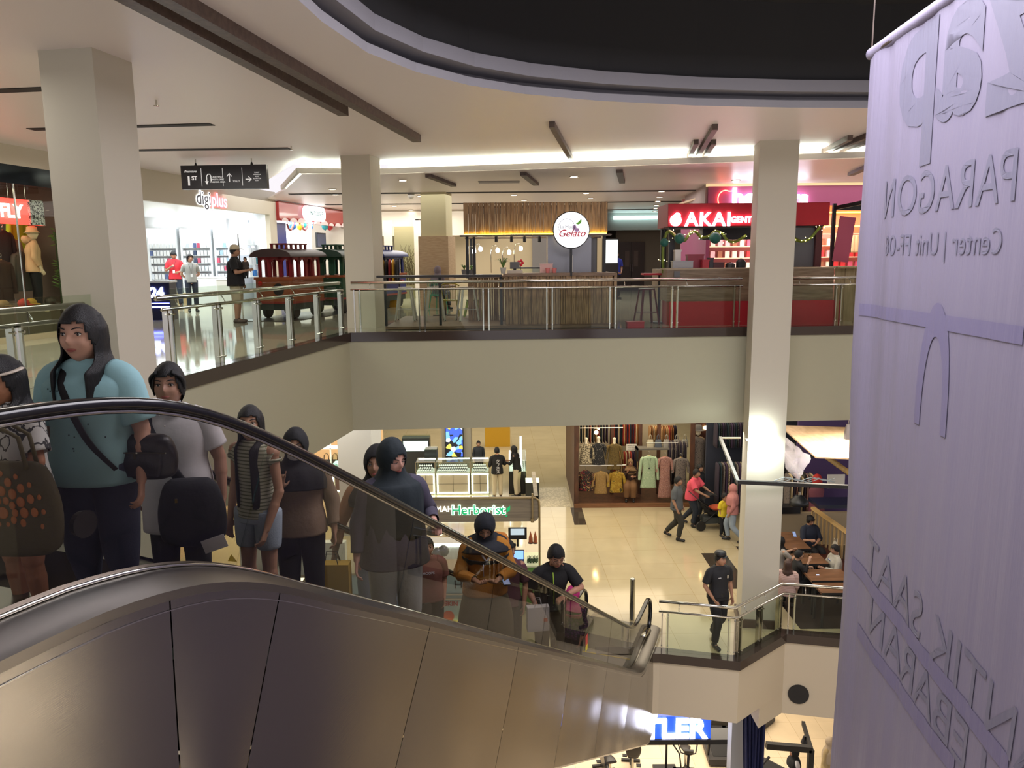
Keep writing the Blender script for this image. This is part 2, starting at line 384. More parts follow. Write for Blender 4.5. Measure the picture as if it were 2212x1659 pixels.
tag(part('cove_light', mb, led), 'long white light strip hidden behind the ceiling lip', 'light')
mb = MB()
for a, b in zip(lip[:-1], lip[1:]):
    d = (b-a).normalized(); n_ = V((d.y, -d.x, 0)); n_ = n_ if n_.y > 0 else -n_
    mb.bar(a+n_*.5+V((0, 0, 3.42)), b+n_*.5+V((0, 0, 3.42)), .03, .24)
struct('trim_5', mb, white)
# ceiling beams (hanging battens)
def beam(a, b, w_=.1, h=.09, lab='', z=3.5, g='dark wooden ceiling battens'):
    o = part('ceiling_batten', MB().bar(V((a[0], a[1], z-h/2)), V((b[0], b[1], z-h/2)), w_, h), woodb); tag(o, lab, 'ceiling batten', g); return o
beam((-3.35, 3.2), (-2.30, 11.25), .14, .12, 'long dark ceiling batten, left and shorter of the pair near the oval dome')
beam((-3.10, 3.2), (-1.58, 13.75), .14, .12, 'long dark ceiling batten reaching nearer the cove, right one of the pair')
for (p, q, lab) in [((1192, 262), (1234, 338), 'short brown ceiling batten above the wooden kiosk, alone on the white ceiling'),
                    ((1545, 268), (1509, 327), 'longest and middle of the three slanting battens left of the right column'),
                    ((1504, 301), (1487, 336), 'short left one of the three slanting battens left of the right column'),
                    ((1542, 301), (1521, 334), 'short right one of the three slanting battens left of the right column'),
                    ((1837, 292), (1776, 324), 'left short one of the slanting battens beside the hanging banner'),
                    ((1905, 275), (1806, 316), 'long one of the slanting battens running behind the hanging banner'),
                    ((1900, 290), (1810, 324), 'lower dark one of the slanting battens running behind the hanging banner')]:
    a = G(*p, 3.5); b = G(*q, 3.5); beam(a, b, .09, .09, lab)
for (p, q, lab) in [((925, 376), (980, 397), 'brown batten on the lowered ceiling left of the wooden kiosk'),
                    ((1130, 372), (1158, 395), 'brown batten on the lowered ceiling over the middle of the wooden kiosk'),
                    ((1338, 366), (1344, 390), 'small brown batten on the lowered ceiling right of the round gelato sign'),
                    ((1876, 356), (1838, 373), 'brown batten on the lowered ceiling beside the banner')]:
    a = G(*p, 3.26); b = G(*q, 3.26); beam(a, b, .14, .07, lab, z=3.26)
# flat dark strips on the ceilings, shade of the recessed slots in their colour
slotm = mat('slot_shade', '#1c1716', .7)
def slot(p, q, z, w_=.2):
    a, b = G(*p, z), G(*q, z); return MB().bar(V((a.x, a.y, z-.004)), V((b.x, b.y, z-.004)), w_, .012)
for i, (p, q, lab) in enumerate([((-60, 198), (130, 190), 'at the far left edge'), ((66, 279), (458, 268), 'passing behind the big left column'), ((240, 325), (625, 320), 'right above the black direction sign')]):
    tag(part('ceiling_slot', slot(p, q, 3.5), slotm), 'flat strip painted as slot shade on the white ceiling '+lab, 'ceiling slot', 'ceiling slots on the left')
for i, (y, lab) in enumerate([(22.3, 'nearest'), (26.6, 'second'), (30.8, 'third'), (34.6, 'farthest')]):
    tag(part('ceiling_slot', MB().bb(-6.2, 5.9 if i else 6.4, y, y+.28, 3.245, 3.262), slotm), 'dark band across the lowered ceiling, the %s behind the wooden kiosk' % lab, 'ceiling slot', 'ceiling slots at the back')
# downlights
dlm = emat('downlight_glow', '#fff2dc', 9)
dl = thing('downlight', 'small round ceiling downlight in the lowered ceiling', 'downlight', (0, 0, 3.26), group='downlights in the lowered ceiling')
part('diffuser', MB().lathe([(.085, -.012), (.085, 0)], n=16), dlm, dl); part('rim', MB().tube([(.1*math.cos(a*PI/8), .1*math.sin(a*PI/8), -.008) for a in range(16)], .012, 6, closed=True), white, dl)
first = True
for (px, py) in [(870, 389), (725, 420), (718, 408), (1240, 381), (908, 423), (945, 434), (852, 445), (888, 453), (920, 459), (947, 465), (1110, 421), (1132, 432), (1266, 417), (1276, 428), (1429, 413), (1425, 425), (1421, 434), (1418, 443), (1416, 450), (1415, 456), (1590, 389)]:
    p = G(px, py, 3.26)
    if first: dl.location = (p.x, p.y, 3.26); first = False
    else: dup(dl, (p.x, p.y, 3.26))
for (px, py, lab) in [(337, 216, 'sprinkler head on the ceiling right of the big left column'), (629, 315, 'sprinkler head at the end of the ceiling slot above the direction sign')]:
    p = G(px, py, 3.5); t = thing('sprinkler', 'small metal '+lab, 'sprinkler', (p.x, p.y, 3.5)); part('stem', MB().cyl((0, 0, -.07), (0, 0, 0), .012), steel, t); part('deflector', MB().lathe([(.03, -.08), (.035, -.07)]), steel, t)
p = G(1078, 393, 3.26); tag(part('air_vent', MB().box((p.x, p.y, 3.255), (1.0, .5, .01)), mat('vent_grey', '#8e8a8a', .6)), 'grey rectangular air vent in the lowered ceiling', 'vent')
p = G(888, 417, 3.26); tag(part('ceiling_camera', MB().ball((p.x, p.y, 3.2), .1), mat('plastic_white', '#d8d4cc', .4), smooth=True), 'white dome camera under the lowered ceiling', 'camera')
# ================================================================== COLUMNS
def column(name, pts, z0, z1, m=white):
    return struct(name, MB().prism(pts, z0, z1), m)
colm = mat('column_paint', '#bdb7a6', .7, bump=.03, bs=30)
def quad(c, wx, wy, a=E9):
    u = V((math.cos(a), -math.sin(a), 0))*wx/2; v_ = V((math.sin(a), math.cos(a), 0))*wy/2; c = V((*c, 0))
    return [((c+u*s+v_*t).x, (c+u*s+v_*t).y) for s, t in ((-1, -1), (1, -1), (1, 1), (-1, 1))]
column('trim_6', quad((-4.36, 8.46), .6, .62), -12, 3.5, colm)
column('trim_7', quad((-3.08, 16.55), .62, .62), -.0, 3.5, colm)
column('trim_8', quad((4.98, 15.05), .70, .66, E9-.02), -7.3, 3.5, colm)
column('trim_9', quad((-2.1, 22.6), .72, .72), 0, 3.3, mat('pale_yellow_column', '#cfc8a0', .6))
struct('trim_10', MB().prism(quad((-2.1, 22.55), .86, .86), 0, 2.05), woodmat('oak_cladding', '#b59a78', '#c4ab88', (2, 2, 12)))
struct('trim_11', MB().prism(quad((4.98, 15.05), .78, .74, E9-.02), -6, -5.83), mat('brown_skirting', '#4a3a30', .4))
# ================================================================== BACK WALLS OF BOTH FLOORS
struct('wall_back', MB().bb(-12, 16, 41, 41.2, 0, 3.3), mat('far_wall_beige', '#8d8577', .8))
struct('wall_right', MB().bb(14, 14.2, 17, 41, 0, 3.3), white)
struct('wall_lower_back', MB().bb(-30, 28, 42, 42.2, -6, -1.94), mat('far_wall_cream', '#cdbf9f', .8))
struct('wall_basement_back', MB().bb(-30, 28, 45, 45.2, -12, -7.9), white)
# ================================================================== RAILINGS
def railing(path, z, label, hand=.97, low=.835, gtop=.80, pitch=1.23, inn=.10, gside=None, skip=()):
    """steel railing: pairs of flat posts, glass between, two tubes"""
    r = thing('glass_railing', label, 'railing', (0, 0, 0))
    P = [V(p) for p in path]
    hz = V((0, 0, 1))
    N = []
    for i, p in enumerate(P):
        a = P[max(0, i-1)]; b = P[min(len(P)-1, i+1)]; t = (b-a).normalized(); N.append(V((t.y, -t.x, 0)))
    part('handrail', MB().tube([p-nn*(inn+.05)+hz*(z+hand) for p, nn in zip(P, N)], .031, 14), steel, r, smooth=True)
    part('lower_rail', MB().tube([p-nn*(inn-.02)+hz*(z+low) for p, nn in zip(P, N)], .022, 12), steel, r, smooth=True)
    for i in range(len(P)-1):
        a, b = P[i], P[i+1]; d = b-a; L = d.length; d.normalize(); nn = V((d.y, -d.x, 0)); k = max(1, round(L/pitch))
        xs = [.12+(L-.24)*j/k for j in range(k+1)]
        for j, x in enumerate(xs):
            for s in ((-.055, .055)):
                mb = MB(); q = a+d*(x+s)-nn*(inn-.02)
                mb.bar(q+hz*(z+.0), q+hz*(z+low), .022, .07, up=nn)
                for hh in (.12, low-.06): mb.cyl(q+hz*(z+hh)+nn*.0, q+hz*(z+hh)+nn*.06, .014, 8)
                part('post', mb, steel, r)
            mb = MB(); q = a+d*(x+.25)-nn*(inn-.02); mb.tube([q+hz*(z+low), q+hz*(z+low+.06)-nn*.03, q+hz*(z+hand-.02)-nn*.07], .008, 6)
            if x+.25 < L: part('bracket', mb, steel, r, smooth=True)
        for x0, x1 in zip(xs[:-1], xs[1:]):
            q0 = a+d*(x0+.02)+nn*(.0-inn+.05); q1 = a+d*(x1-.02)+nn*(.0-inn+.05)
            part('glass_panel', MB().bar(q0+hz*(z+.02+(gtop-.02)/2), q1+hz*(z+.02+(gtop-.02)/2), .012, gtop-.02), glass, r)
    return r
railing([K-e2*5.86, K-e2*.05], 0, 'steel and glass railing on the left gallery edge, from big column to corner', gtop=1.08, pitch=1.1)
railing([LB+e2*8, K-e2*6.75], 0, 'steel and glass railing left of the big column', gtop=1.08)
fd = (FR-K).normalized()
railing([K+fd*.05, K+fd*7.82], 0, 'steel and glass railing along the front gallery edge, left of the right column', gtop=.82)
railing([K+fd*8.62, K+fd*12], 0, 'steel and glass railing on the front gallery right of the right column', gtop=.82)
railing([V((2.72, 13.76, 0)), V((4.14, 13.44, 0)), V((5.38, 14.49, 0)), V((6.6, 14.22, 0)), V((8.9, 13.75, 0))], -6, 'shiny steel railing on the lower floor edge right of the escalator foot', hand=.97, low=.80, gtop=.78, pitch=1.0)
# steel bollards by the escalator foot
for i, (px, py, lab) in enumerate([(1351, 1334, 'stainless steel bollard standing on the lower floor by the escalator foot')]):
    p = G(px+14, py+6, -6); t = thing('bollard', lab, 'bollard', (p.x, p.y, -6)); part('post', MB().cyl((0, 0, 0), (0, 0, .9), .055, 20), steel, t, smooth='auto'); part('cap', MB().ball((0, 0, .9), (.055, .055, .03)), steel, t, smooth=True)
# ================================================================== ESCALATOR
TH = math.radians(20.5); en = V((math.cos(TH), -math.sin(TH), 0)); ed = V((math.sin(TH), math.cos(TH), 0))
def EP(s, o, z): return en*o + ed*s + V((0, 0, z))
SL = .585
def hz_(s):
    """handrail centre height along the run"""
    z_line = .51 - SL*(s-3.24)
    # smooth blends at top and bottom
    top, bot = .90, -5.13
    k = .16
    a = -k*math.log(math.exp(-z_line/k)+math.exp(-top/k)) if abs(z_line-top) < 4 else min(z_line, top)
    b = .10*math.log(math.exp(a/.10)+math.exp(bot/.10)) if abs(a-bot) < 3 else max(a, bot)
    return b
DK = .93   # handrail above deck, vertical
S0, S1 = -1.2, 14.15
esc = thing('escalator', 'escalator with brushed steel side cladding, glass balustrades and black handrails, full of people', 'escalator', (0, 0, 0))
ss = [S0+i*(S1-S0)/120 for i in range(121)]
ON, OF = -2.55, -3.85
def deckz(s): return max(min(hz_(s)-.72-.0, .2), -5.93) if s < 3 else max(hz_(s)-.80-.0, -5.94)
def dz(s):
    # blends .72 on the flat to .86 on the slope
    t = min(1, max(0, (s-2.0)/1.4)); u = min(1, max(0, (s-12.6)/1.0)); return hz_(s) - (.70+.07*t*(1-u))
for o, nm in ((ON, 'near'), (OF, 'far')):
    pts = [EP(s, o, hz_(s)) for s in ss]
    # newel curls at both ends
    r = .36
    pts += [EP(S1+r*math.sin(a), o, hz_(S1)-r+r*math.cos(a)) for a in [i*PI/10 for i in range(1, 11)]]
    pts = [EP(S0-r*math.sin(a), o, hz_(S0)-r+r*math.cos(a)) for a in [i*PI/10 for i in range(10, 0, -1)]] + pts
    mb = MB()
    mb.sweep(pts, [.042]*len(pts), [.024]*len(pts), ref=en, n=14, sub=1, cap=(True, True), sq=2.6)
    part('handrail', mb, black, esc, smooth=True)
    mb = MB(); q = [p-V((0, 0, .034)) for p in pts[10:-10]]
    mb.tube(q, .011, 6); part('guide_rail', mb, steel, esc, smooth=True)
    # glass panels with joints, perpendicular to the run on the slope
    js = [S0+.1, .6, 2.45, 4.05, 5.75, 7.35, 8.95, 10.55, 12.15, 13.55, S1+.25]
    if nm == 'near': js = [S0+.1, 1.45, 3.06, 4.62, 6.24, 7.8, 9.4, 11.0, 12.6, S1+.25]
    gaps = MB()
    for a, b in zip(js[:-1], js[1:]):
        n = 12; mb = MB(); vs = []
        for i in range(n+1):
            s = a+.006+(b-a-.012)*i/n
            sh = .30 if 2.9 < a < 12 else 0
            shb = .30 if 2.9 < b < 12 else 0
            off = (sh*(1-i/n)+shb*i/n)
            st, sb = s+off*.5, s-off*.5
            zt = hz_(min(st, S1))-.04 if st <= S1 else hz_(S1)-.36+math.sqrt(max(.0, .34**2-(min(st-S1, .33))**2))
            for oo in (-.006, .006): vs += [EP(sb, o+oo, dz(min(sb, S1))-.02), EP(st, o+oo, zt)]
        fs = []
        for i in range(n):
            k = i*4; fs += [(k, k+1, k+5, k+4), (k+2, k+6, k+7, k+3), (k+1, k+3, k+7, k+5), (k, k+4, k+6, k+2)]
        fs += [(0, 2, 3, 1), (4*n, 4*n+1, 4*n+3, 4*n+2)]
        part('balustrade_glass', mb.add(vs, fs), glass_d if nm == 'near' else glass, esc)
    # decks
    sg = 1 if nm == 'near' else -1
    mb = MB(); vs = []
    sd = [s for s in ss if s < 14.1]+[14.15, 14.6]
    for s in sd:
        z = dz(min(s, S1))
        for oo, d in ((-.02, .02), (0, 0), (.11, -.005), (.2, -.05), (.2, -.09)): vs.append(EP(s, o+sg*oo, z+d))
    fs = [(i*5+j, i*5+j+1, i*5+j+6, i*5+j+5) for i in range(len(sd)-1) for j in range(4)]
    part('outer_deck', mb.add(vs, fs), deckm, esc, smooth='auto')
    mb = MB()
    mb.tube([EP(s, o+sg*.012, dz(min(s, S1))+.008) for s in sd], .008, 5); part('deck_edge_strip', mb, steel, esc, smooth=True)
    # inner skirt
    mb = MB(); vs = []
    for s in sd:
        z = dz(min(s, S1)); vs += [EP(s, o-sg*.02, z), EP(s, o-sg*.13, z-.06), EP(s, o-sg*.13, z-.42)]
    fs = [(i*3+j, i*3+j+1, i*3+j+4, i*3+j+3) for i in range(len(sd)-1) for j in range(2)]
    part('skirt_panel', mb.add(vs, fs), mat('skirt_steel', '#6d6a66', .3, 1), esc)
# near handrail inlet
mb = MB()
mb.sweep([EP(S1+.30, ON, -5.93), EP(S1+.12, ON, -5.80), EP(S1-.22, ON, -5.72), EP(S1-.35, ON, -5.70)], [.055, .065, .06, .04], [.04, .06, .05, .02], ref=en, n=16, cap=(True, True))
part('handrail_inlet', mb, steel, esc, smooth=True)
# cladding: separate panels under the near deck, joints square to the slope
def truss_bot(s): return max(min(-.9 if s < 1.2 else 9, .51-SL*(s-3.24)-.86-1.34), -7.72) if s > 1.2 else -1.6
def tb(s):
    return max(.51-SL*(s-3.24)-.86-1.36, -7.70) if s > 2.2 else max(-1.6, -2.4)
OC = ON+.2
joints = [(-1.2, -1.2), (.3, .3), (2.30, 2.24), (2.99, 2.27), (4.6, 3.9), (6.4, 5.7), (8.2, 7.5), (10.0, 9.3), (11.8, 11.1), (13.3, 12.9), (14.75, 14.75)]
for (a, a2), (b, b2) in zip(joints[:-1], joints[1:]):
    n = 16; vs = []
    for i in range(n+1):
        t = i/n; st = a+.004+(b-a-.008)*t; sb = a2+.004+(b2-a2-.008)*t
        zt = dz(min(st, S1))-.09
        zb = max(min(-1.9, .51-SL*(sb-3.24)-2.2), -7.72)
        if sb > 14.5: zb = -7.72+(sb-14.5)*2.8
        m_ = 6
        for j in range(m_+1):
            u = j/m_; s_ = st*(1-u)+sb*u; z = zt*(1-u)+zb*u
            bulge = .012*math.sin(PI*u)*math.sin(PI*t) + .010*noise.noise(V((s_*1.1, z*1.3, 3)))
            vs.append(EP(s_, OC+bulge, z))
    m_ = 6; fs = [(i*(m_+1)+j, i*(m_+1)+j+1, (i+1)*(m_+1)+j+1, (i+1)*(m_+1)+j) for i in range(n) for j in range(m_)]
    part('cladding_panel', MB().add(vs, fs), brushed, esc, smooth=True, recalc=False)
mb = MB()   # trim line under the deck
mb.tube([EP(s, OC+.004, dz(min(s, S1))-.13) for s in sd if s < 14.7], .003, 4); part('cladding_trim', mb, steel, esc)
mb = MB(); vs = []
sb_ = [1.1+i*.4 for i in range(34)]+[14.5, 14.75]
for s in sb_:
    z = max(min(-1.9, .51-SL*(s-3.24)-2.2), -7.72)
    if s > 14.5: z += (s-14.5)*2.8
    vs += [EP(s, OC, z), EP(s, OC-.05, z-.05), EP(s, OF-.2, z-.05), EP(s, OF-.2, z+.0)]
fs = [(i*4+j, i*4+j+1, i*4+j+5, i*4+j+4) for i in range(len(sb_)-1) for j in range(3)]
part('truss_underside', mb.add(vs, fs), deckm, esc)
part('truss_end', MB().bar(EP(14.78, ON-.65, -6.85), EP(14.82, ON-.65, -6.85), 1.7, 1.5), deckm, esc)
mb = MB(); vs = []
for s in sd:
    z = dz(min(s, S1)); vs += [EP(s, OF-.2, z-.09), EP(s, OF-.2, max(z-1.4, -7.7))]
part('far_cladding', mb.add(vs, [(i*2, i*2+1, i*2+3, i*2+2) for i in range(len(sd)-1)]), brushed, esc)
# steps: rise .2, going .342 follows the slope
stepm = mat('step_aluminium', '#4b4b4c', .35, .9)
def nose(s): return max(min(0.0, hz_(s)-1.16), -5.99)
RUN = .36; nst = int((13.4-2.2)/RUN); steps = []
for i in range(nst):
    s = 2.25+i*RUN; z = nose(s+RUN*.5)
    steps.append((s, s+RUN, z))
    mb = MB(); c = EP(s+RUN/2, (ON+OF)/2, z-.02)
    mb.bar(EP(s, (ON+OF)/2, z-.02), EP(s+RUN, (ON+OF)/2, z-.02), 1.0, .04)
    mb.bar(EP(s+RUN-.01, (ON+OF)/2, z-.13), EP(s+RUN, (ON+OF)/2, z-.13), 1.0, .2)
    part('step', mb, stepm, esc)
    part('step_edge', MB().bar(EP(s+RUN-.03, (ON+OF)/2, z+.001), EP(s+RUN, (ON+OF)/2, z+.001), 1.0, .004), mat('step_yellow', '#b8a020', .5), esc)
def tread(s):
    for a, b, z in steps:
        if a <= s < b: return z
    return 0.0 if s < 2.3 else -5.99
for s0, s1, z in ((S0-.3, 2.25, -.01), (13.3, 14.9, -6.0)):
    part('landing_plate', MB().bar(EP(s0, (ON+OF)/2, z-.02), EP(s1, (ON+OF)/2, z-.02), 1.3, .05), mat('comb_plate', '#6b6964', .35, .9), esc)
# black round caps on the inside of the glass
for (px, py, lab) in [(925, 1320, 'a'), (1197, 1388, 'b'), (185, 1132, 'c')]:
    # intersection with the near glass plane
    d = ray(px, py); t = (ON-.03)/d.dot(en); p = V((0, 0, CAMZ))+d*t
    rr = .055 if lab != 'a' else .065
    mb = MB(); mb.tube([p+en*.0, p-en*.03], [rr, rr*.9], 18); part('round_black_cap', mb, blackp, esc)
# green bag sticker / safety sign near the foot
d = ray(1270, 1385); t = (ON+.02)/d.dot(en); p = V((0, 0, CAMZ))+d*t
sg = MB().bar(p-ed*.07+V((0, 0, .12)), p-ed*.07+V((0, 0, -.02)), .10, .004, up=en)
part('safety_sticker', sg, mat('sticker_red', '#c04038', .5), esc, label='red and yellow safety sticker')
part('safety_sticker', MB().bar(p-ed*.07+V((0, 0, -.02)), p-ed*.07+V((0, 0, -.1)), .10, .004, up=en), mat('sticker_yellow', '#d8c838', .5), esc)
# ================================================================== PEOPLE
def rem(mb, vox, sm=3, name='b'):
    """voxel remesh of overlapping volumes into one continuous surface"""
    me = mesh_of(name, mb); o = bpy.data.objects.new(name, me); C.objects.link(o)
    bm = bmesh.new(); bm.from_mesh(me); bmesh.ops.recalc_face_normals(bm, faces=bm.faces); bm.to_mesh(me); bm.free()
    r = o.modifiers.new('r', 'REMESH'); r.mode = 'VOXEL'; r.voxel_size = vox; r.adaptivity = 0
    if sm: q = o.modifiers.new('s', 'SMOOTH'); q.iterations = sm; q.factor = .5
    dg = bpy.context.evaluated_depsgraph_get(); out = bpy.data.meshes.new_from_object(o.evaluated_get(dg))
    bpy.data.objects.remove(o); bpy.data.meshes.remove(me); out.name = name; return out
def gs(x, y, cx, cy, sx, sy): return math.exp(-(((x-cx)/sx)**2+((y-cy)/sy)**2))
def headmesh(mb, Mx, k=1.0, jaw=1.0, n=36):
    """shaped head: cranium, brow, eye sockets, nose, cheeks, lips, chin"""
    def fn(u, v):
        a = 2*PI*u; ph = -PI/2+PI*v
        x, y, z = math.cos(ph)*math.sin(a)*.074, math.cos(ph)*math.cos(a)*.093, math.sin(ph)*.112
        if z < 0:
            t = -z/.112; x *= 1-.30*t**1.6; y += .016*t
            if y < 0: y *= 1-.45*t
        if y > 0:
            f = min(1, y/.06); X = abs(x)
            y *= 1-.06*f
            d = .023*f*gs(x, z, 0, -.014, .011, .020)+.010*f*gs(x, z, 0, .006, .008, .022)
            d -= .011*f*gs(X, z, .031, .010, .017, .011)
            d += .005*f*gs(X, z, .028, .032, .022, .008)
            d += .006*f*gs(X, z, .042, -.025, .020, .022)*jaw
            d += .006*f*gs(x, z, 0, -.050, .020, .009)+.007*f*gs(x, z, 0, -.088, .020, .014)
            d -= .003*f*gs(x, z, 0, -.066, .018, .006)
            y += d; x *= 1+.05*(jaw-1)*gs(0, z, 0, -.04, 1, .05)*10*.1
        return Mx @ V((x*k, y*k, z*k))
    mb.grid(fn, n, n*3//4, wrap=True)
def hand(mb, w_, d, pn, k=1, curl=.5, right=True, point=False, spread=1.0):
    """palm + four fingers + thumb; d = direction of the hand, pn = palm normal (fingers curl towards it)"""
    w_, d, pn = V(w_), V(d).normalized(), V(pn); pn = (pn-d*pn.dot(d)).normalized(); s = d.cross(pn)*(1 if right else -1)
    for q in (-.024, -.008, .008, .024): mb.rc(w_+s*q*.6*k, w_+d*.078*k+s*q*k, .0125*k, .0115*k, 8)
    Ls = (.066, .075, .070, .055)
    for i, q in enumerate((-.029, -.010, .010, .029)):
        c = curl*(1+.12*i); 
        if point and i == 0: c = .05
        p = w_+d*.080*k+s*q*k*spread; a = c*.5
        for j, f in enumerate((.45, .32, .25)):
            dd = d*math.cos(a)+pn*math.sin(a)+s*(q*2.2*(1-c)); L = Ls[i]*f*k; q2 = p+dd.normalized()*L
            mb.rc(p, q2, (.0088-.0008*j)*k, (.0082-.0010*j)*k, 8); p = q2; a += c*.85
    t0 = w_+d*.022*k-s*.022*k; t1 = t0+(d*.6-s*.7+pn*.35).normalized()*.036*k; t2 = t1+(d*.85-s*.25+pn*.45*(.4+curl)).normalized()*.030*k
    mb.rc(t0, t1, .012*k, .0098*k, 8); mb.rc(t1, t2, .0098*k, .0078*k, 8)
SK = {}
def skin(c='#b98a6c'):
    if c not in SK: SK[c] = mat('skin_'+c[1:], c, .5, bump=.03, bs=90, spec=.4)
    return SK[c]
hairm = mat('black_hair', '#09080b', .5, bump=.4, bs=60, stretch=(6, 6, .6), spec=.35)
eyew = mat('eye_white', '#c8c2ba', .2); iris = mat('dark_iris', '#120b08', .1); lipm = mat('lips', '#8a4a42', .45)
def person(name, label, loc, yaw, H=1.6, b=1.0, sk='#b98a6c', arms=None, legs=None, lean=0, leanx=0, hy=0, hp=0, hr=0, vox=.0075, sit=False, group=None,
           hair='short', hairc=None, top=None, bottom=None, shoes='#1a1a1c', hijab=None, extra=None, curl=.5, ppt=(False, False), jaw=1.0, face=True, eyes='open', cat='person', handn=(None, None), hs=1.08, longhair=.3, bun=False, feet=True):
    """local frame: x = person's right, y = forward, z = up; all joints given for a body of 1.65 m"""
    k = H/1.65
    r = thing(name, label, cat, loc, yaw, group)
    J = dict(hipR=(.088, 0, .87), kneeR=(.095, .02, .47), ankR=(.10, -.01, .085), toeR=(.115, .14, .03),
             shR=(.163, 0, 1.345), elR=(.215, -.02, 1.08), wrR=(.20, .08, .86))
    for a in list(J): J[a[:-1]+'L'] = (-J[a][0], J[a][1], J[a][2])
    if sit:
        for s_, q in (('R', 1), ('L', -1)):
            J['hip'+s_] = (.09*q, 0, .50); J['knee'+s_] = (.10*q, .40, .50); J['ank'+s_] = (.11*q, .40, .10); J['toe'+s_] = (.12*q, .55, .035)
        for s_, q in (('R', 1), ('L', -1)):
            for j in ('sh', 'el', 'wr'): x, y, z = J[j+s_]; J[j+s_] = (x, y, z-.37)
    dzs = -.37 if sit else 0
    for dct in (arms, legs):
        if dct: J.update(dct)
    J = {a: V(p) for a, p in J.items()}
    pz = .93+dzs
    def ln(p):  # lean of the upper body about the pelvis
        p = V(p); h = p.z-pz
        if h <= 0: return p
        return V((p.x+leanx*h, p.y+lean*h, p.z-.5*(lean*lean+leanx*leanx)*h))
    for a in ('shR', 'shL'): J[a] = ln(J[a])
    if not arms:
        for a in ('elR', 'elL', 'wrR', 'wrL'): J[a] = ln(J[a]) if J[a].z > pz else V((J[a].x, J[a].y+lean*.1, J[a].z))
    neck0, neck1 = ln((0, -.015, 1.40+dzs)), ln((0, .005, 1.475+dzs)); hc = ln((0, .02, 1.545+dzs))
    HR = M.Rotation(hy, 3, 'Z') @ M.Rotation(hr, 3, 'Y') @ M.Rotation(-hp, 3, 'X'); HM = M.Translation(hc) @ HR.to_4x4() @ M.Scale(hs, 4)
    mb = MB()
    mb.rc(ln((-.05, 0, .92+dzs)), ln((.05, 0, .92+dzs)), .105*b, .105*b); mb.ball(ln((0, -.01, .90+dzs)), (.155*b, .118*b, .10))
    mb.ball(ln((0, 0, 1.06+dzs)), (.122*b, .092*b, .14)); mb.ball(ln((0, .0, 1.24+dzs)), (.148*b, .102*b, .15))
    mb.rc(J['shL'], J['shR'], .050, .050); mb.rc(ln((-.09, 0, 1.36+dzs)), ln((.09, 0, 1.36+dzs)), .055, .055); mb.rc(neck0, neck1, .056, .050)
    mb.rc(neck0, hc+V((0, -.02, -.02)), .052, .055)
    if not hijab: pass
    for s_ in 'RL':
        h_, kn, an, to = J['hip'+s_], J['knee'+s_], J['ank'+s_], J['toe'+s_]
        mb.rc(h_, kn, .085*b, .055*min(b, 1.15)); mid = kn.lerp(an, .28); mb.rc(kn, mid, .054, .054); mb.rc(mid, an, .053*min(b, 1.1), .034)
        mb.rc(an+V((0, -.03, -.045)), an, .03, .034)
        mb.rc(an+V((0, 0, -.035)), to, .034, .026)
        sh, el, wr = J['sh'+s_], J['el'+s_], J['wr'+s_]
        mb.rc(sh, el, .046*min(b, 1.25), .036*min(b, 1.1)); mb.rc(el, el.lerp(wr, .35), .037, .036*min(b, 1.1)); mb.rc(el.lerp(wr, .35), wr, .036, .0235)
        d = (wr-el).normalized(); i = 0 if s_ == 'R' else 1
        pn = V(handn[i]) if handn[i] else V((-1 if s_ == 'R' else 1, .25, 0))
        hd = d
        if isinstance(ppt[i], tuple): hd = V(ppt[i][:3]); pp = False
        else: pp = ppt[i]
        hand(mb, wr, hd, pn, 1.0, curl if not isinstance(curl, tuple) else curl[i], s_ == 'R', point=(ppt[i] is True) or (isinstance(ppt[i], tuple) and len(ppt[i]) > 3))
    headmesh(mb, HM, 1.0, jaw)
    for q in (-1, 1): mb.ball(HM @ V((q*.073, -.005, .0)), (.010, .020, .032), 8, R=HR)
    me = rem(mb, vox/k, 2, 'body'); me.transform(M.Scale(k, 4))
    part('body', me, skin(sk), r, smooth=True, recalc=False)
    K_ = M.Scale(k, 4)
    def P(nm, m2, mt, sm=True, par=None, **kw):
        m2.xf(K_); return part(nm, m2, mt, par or r, smooth=sm, **kw)
    # face
    if face:
        for q in (-1, 1):
            e = MB(); c = V((q*.031, .0745, .010))
            if eyes == 'open':
                e.ball(HM @ c, (.0125, .009, .0085), 10, R=HR); eo = P('eye', e, eyew)
                P('iris', MB().ball(HM @ (c+V((0, .0055, -.001))), (.0062, .0045, .0062), 8, R=HR), iris, par=eo)
                P('upper_lid', MB().tube([HM @ (c+V((x*.0145, .0085-.004*x*x, .0062-.004*x*x))) for x in (-1, -.5, 0, .5, 1)], .0022, 6), hairm, par=eo)
            else:
                P('eye', MB().tube([HM @ (c+V((x*.0145, .0092-.004*x*x, -.003+.003*x*x))) for x in (-1, -.5, 0, .5, 1)], .0026, 6), iris)
            P('eyebrow', MB().tube([HM @ V((q*(.014+.036*t), .0905-.018*t*t, .030+.006*math.sin(PI*t*.9))) for t in (0, .25, .5, .75, 1)], [.002, .0035, .0035, .003, .0015], 6), hairm)
        lp = MB(); lp.tube([HM @ V((x*.022, .0925-.007*x*x, -.0475-.002*abs(x))) for x in (-1, -.5, 0, .5, 1)], [.001, .004, .0042, .004, .001], 8)
        lp.tube([HM @ V((x*.019, .0925-.007*x*x, -.0555+.003*abs(x))) for x in (-1, -.5, 0, .5, 1)], [.001, .0045, .005, .0045, .001], 8)
        P('lips', lp, lipm)
    hm = mat('hair_'+hairc[1:], hairc, .4, bump=.4, bs=60, stretch=(6, 6, .6)) if hairc else hairm
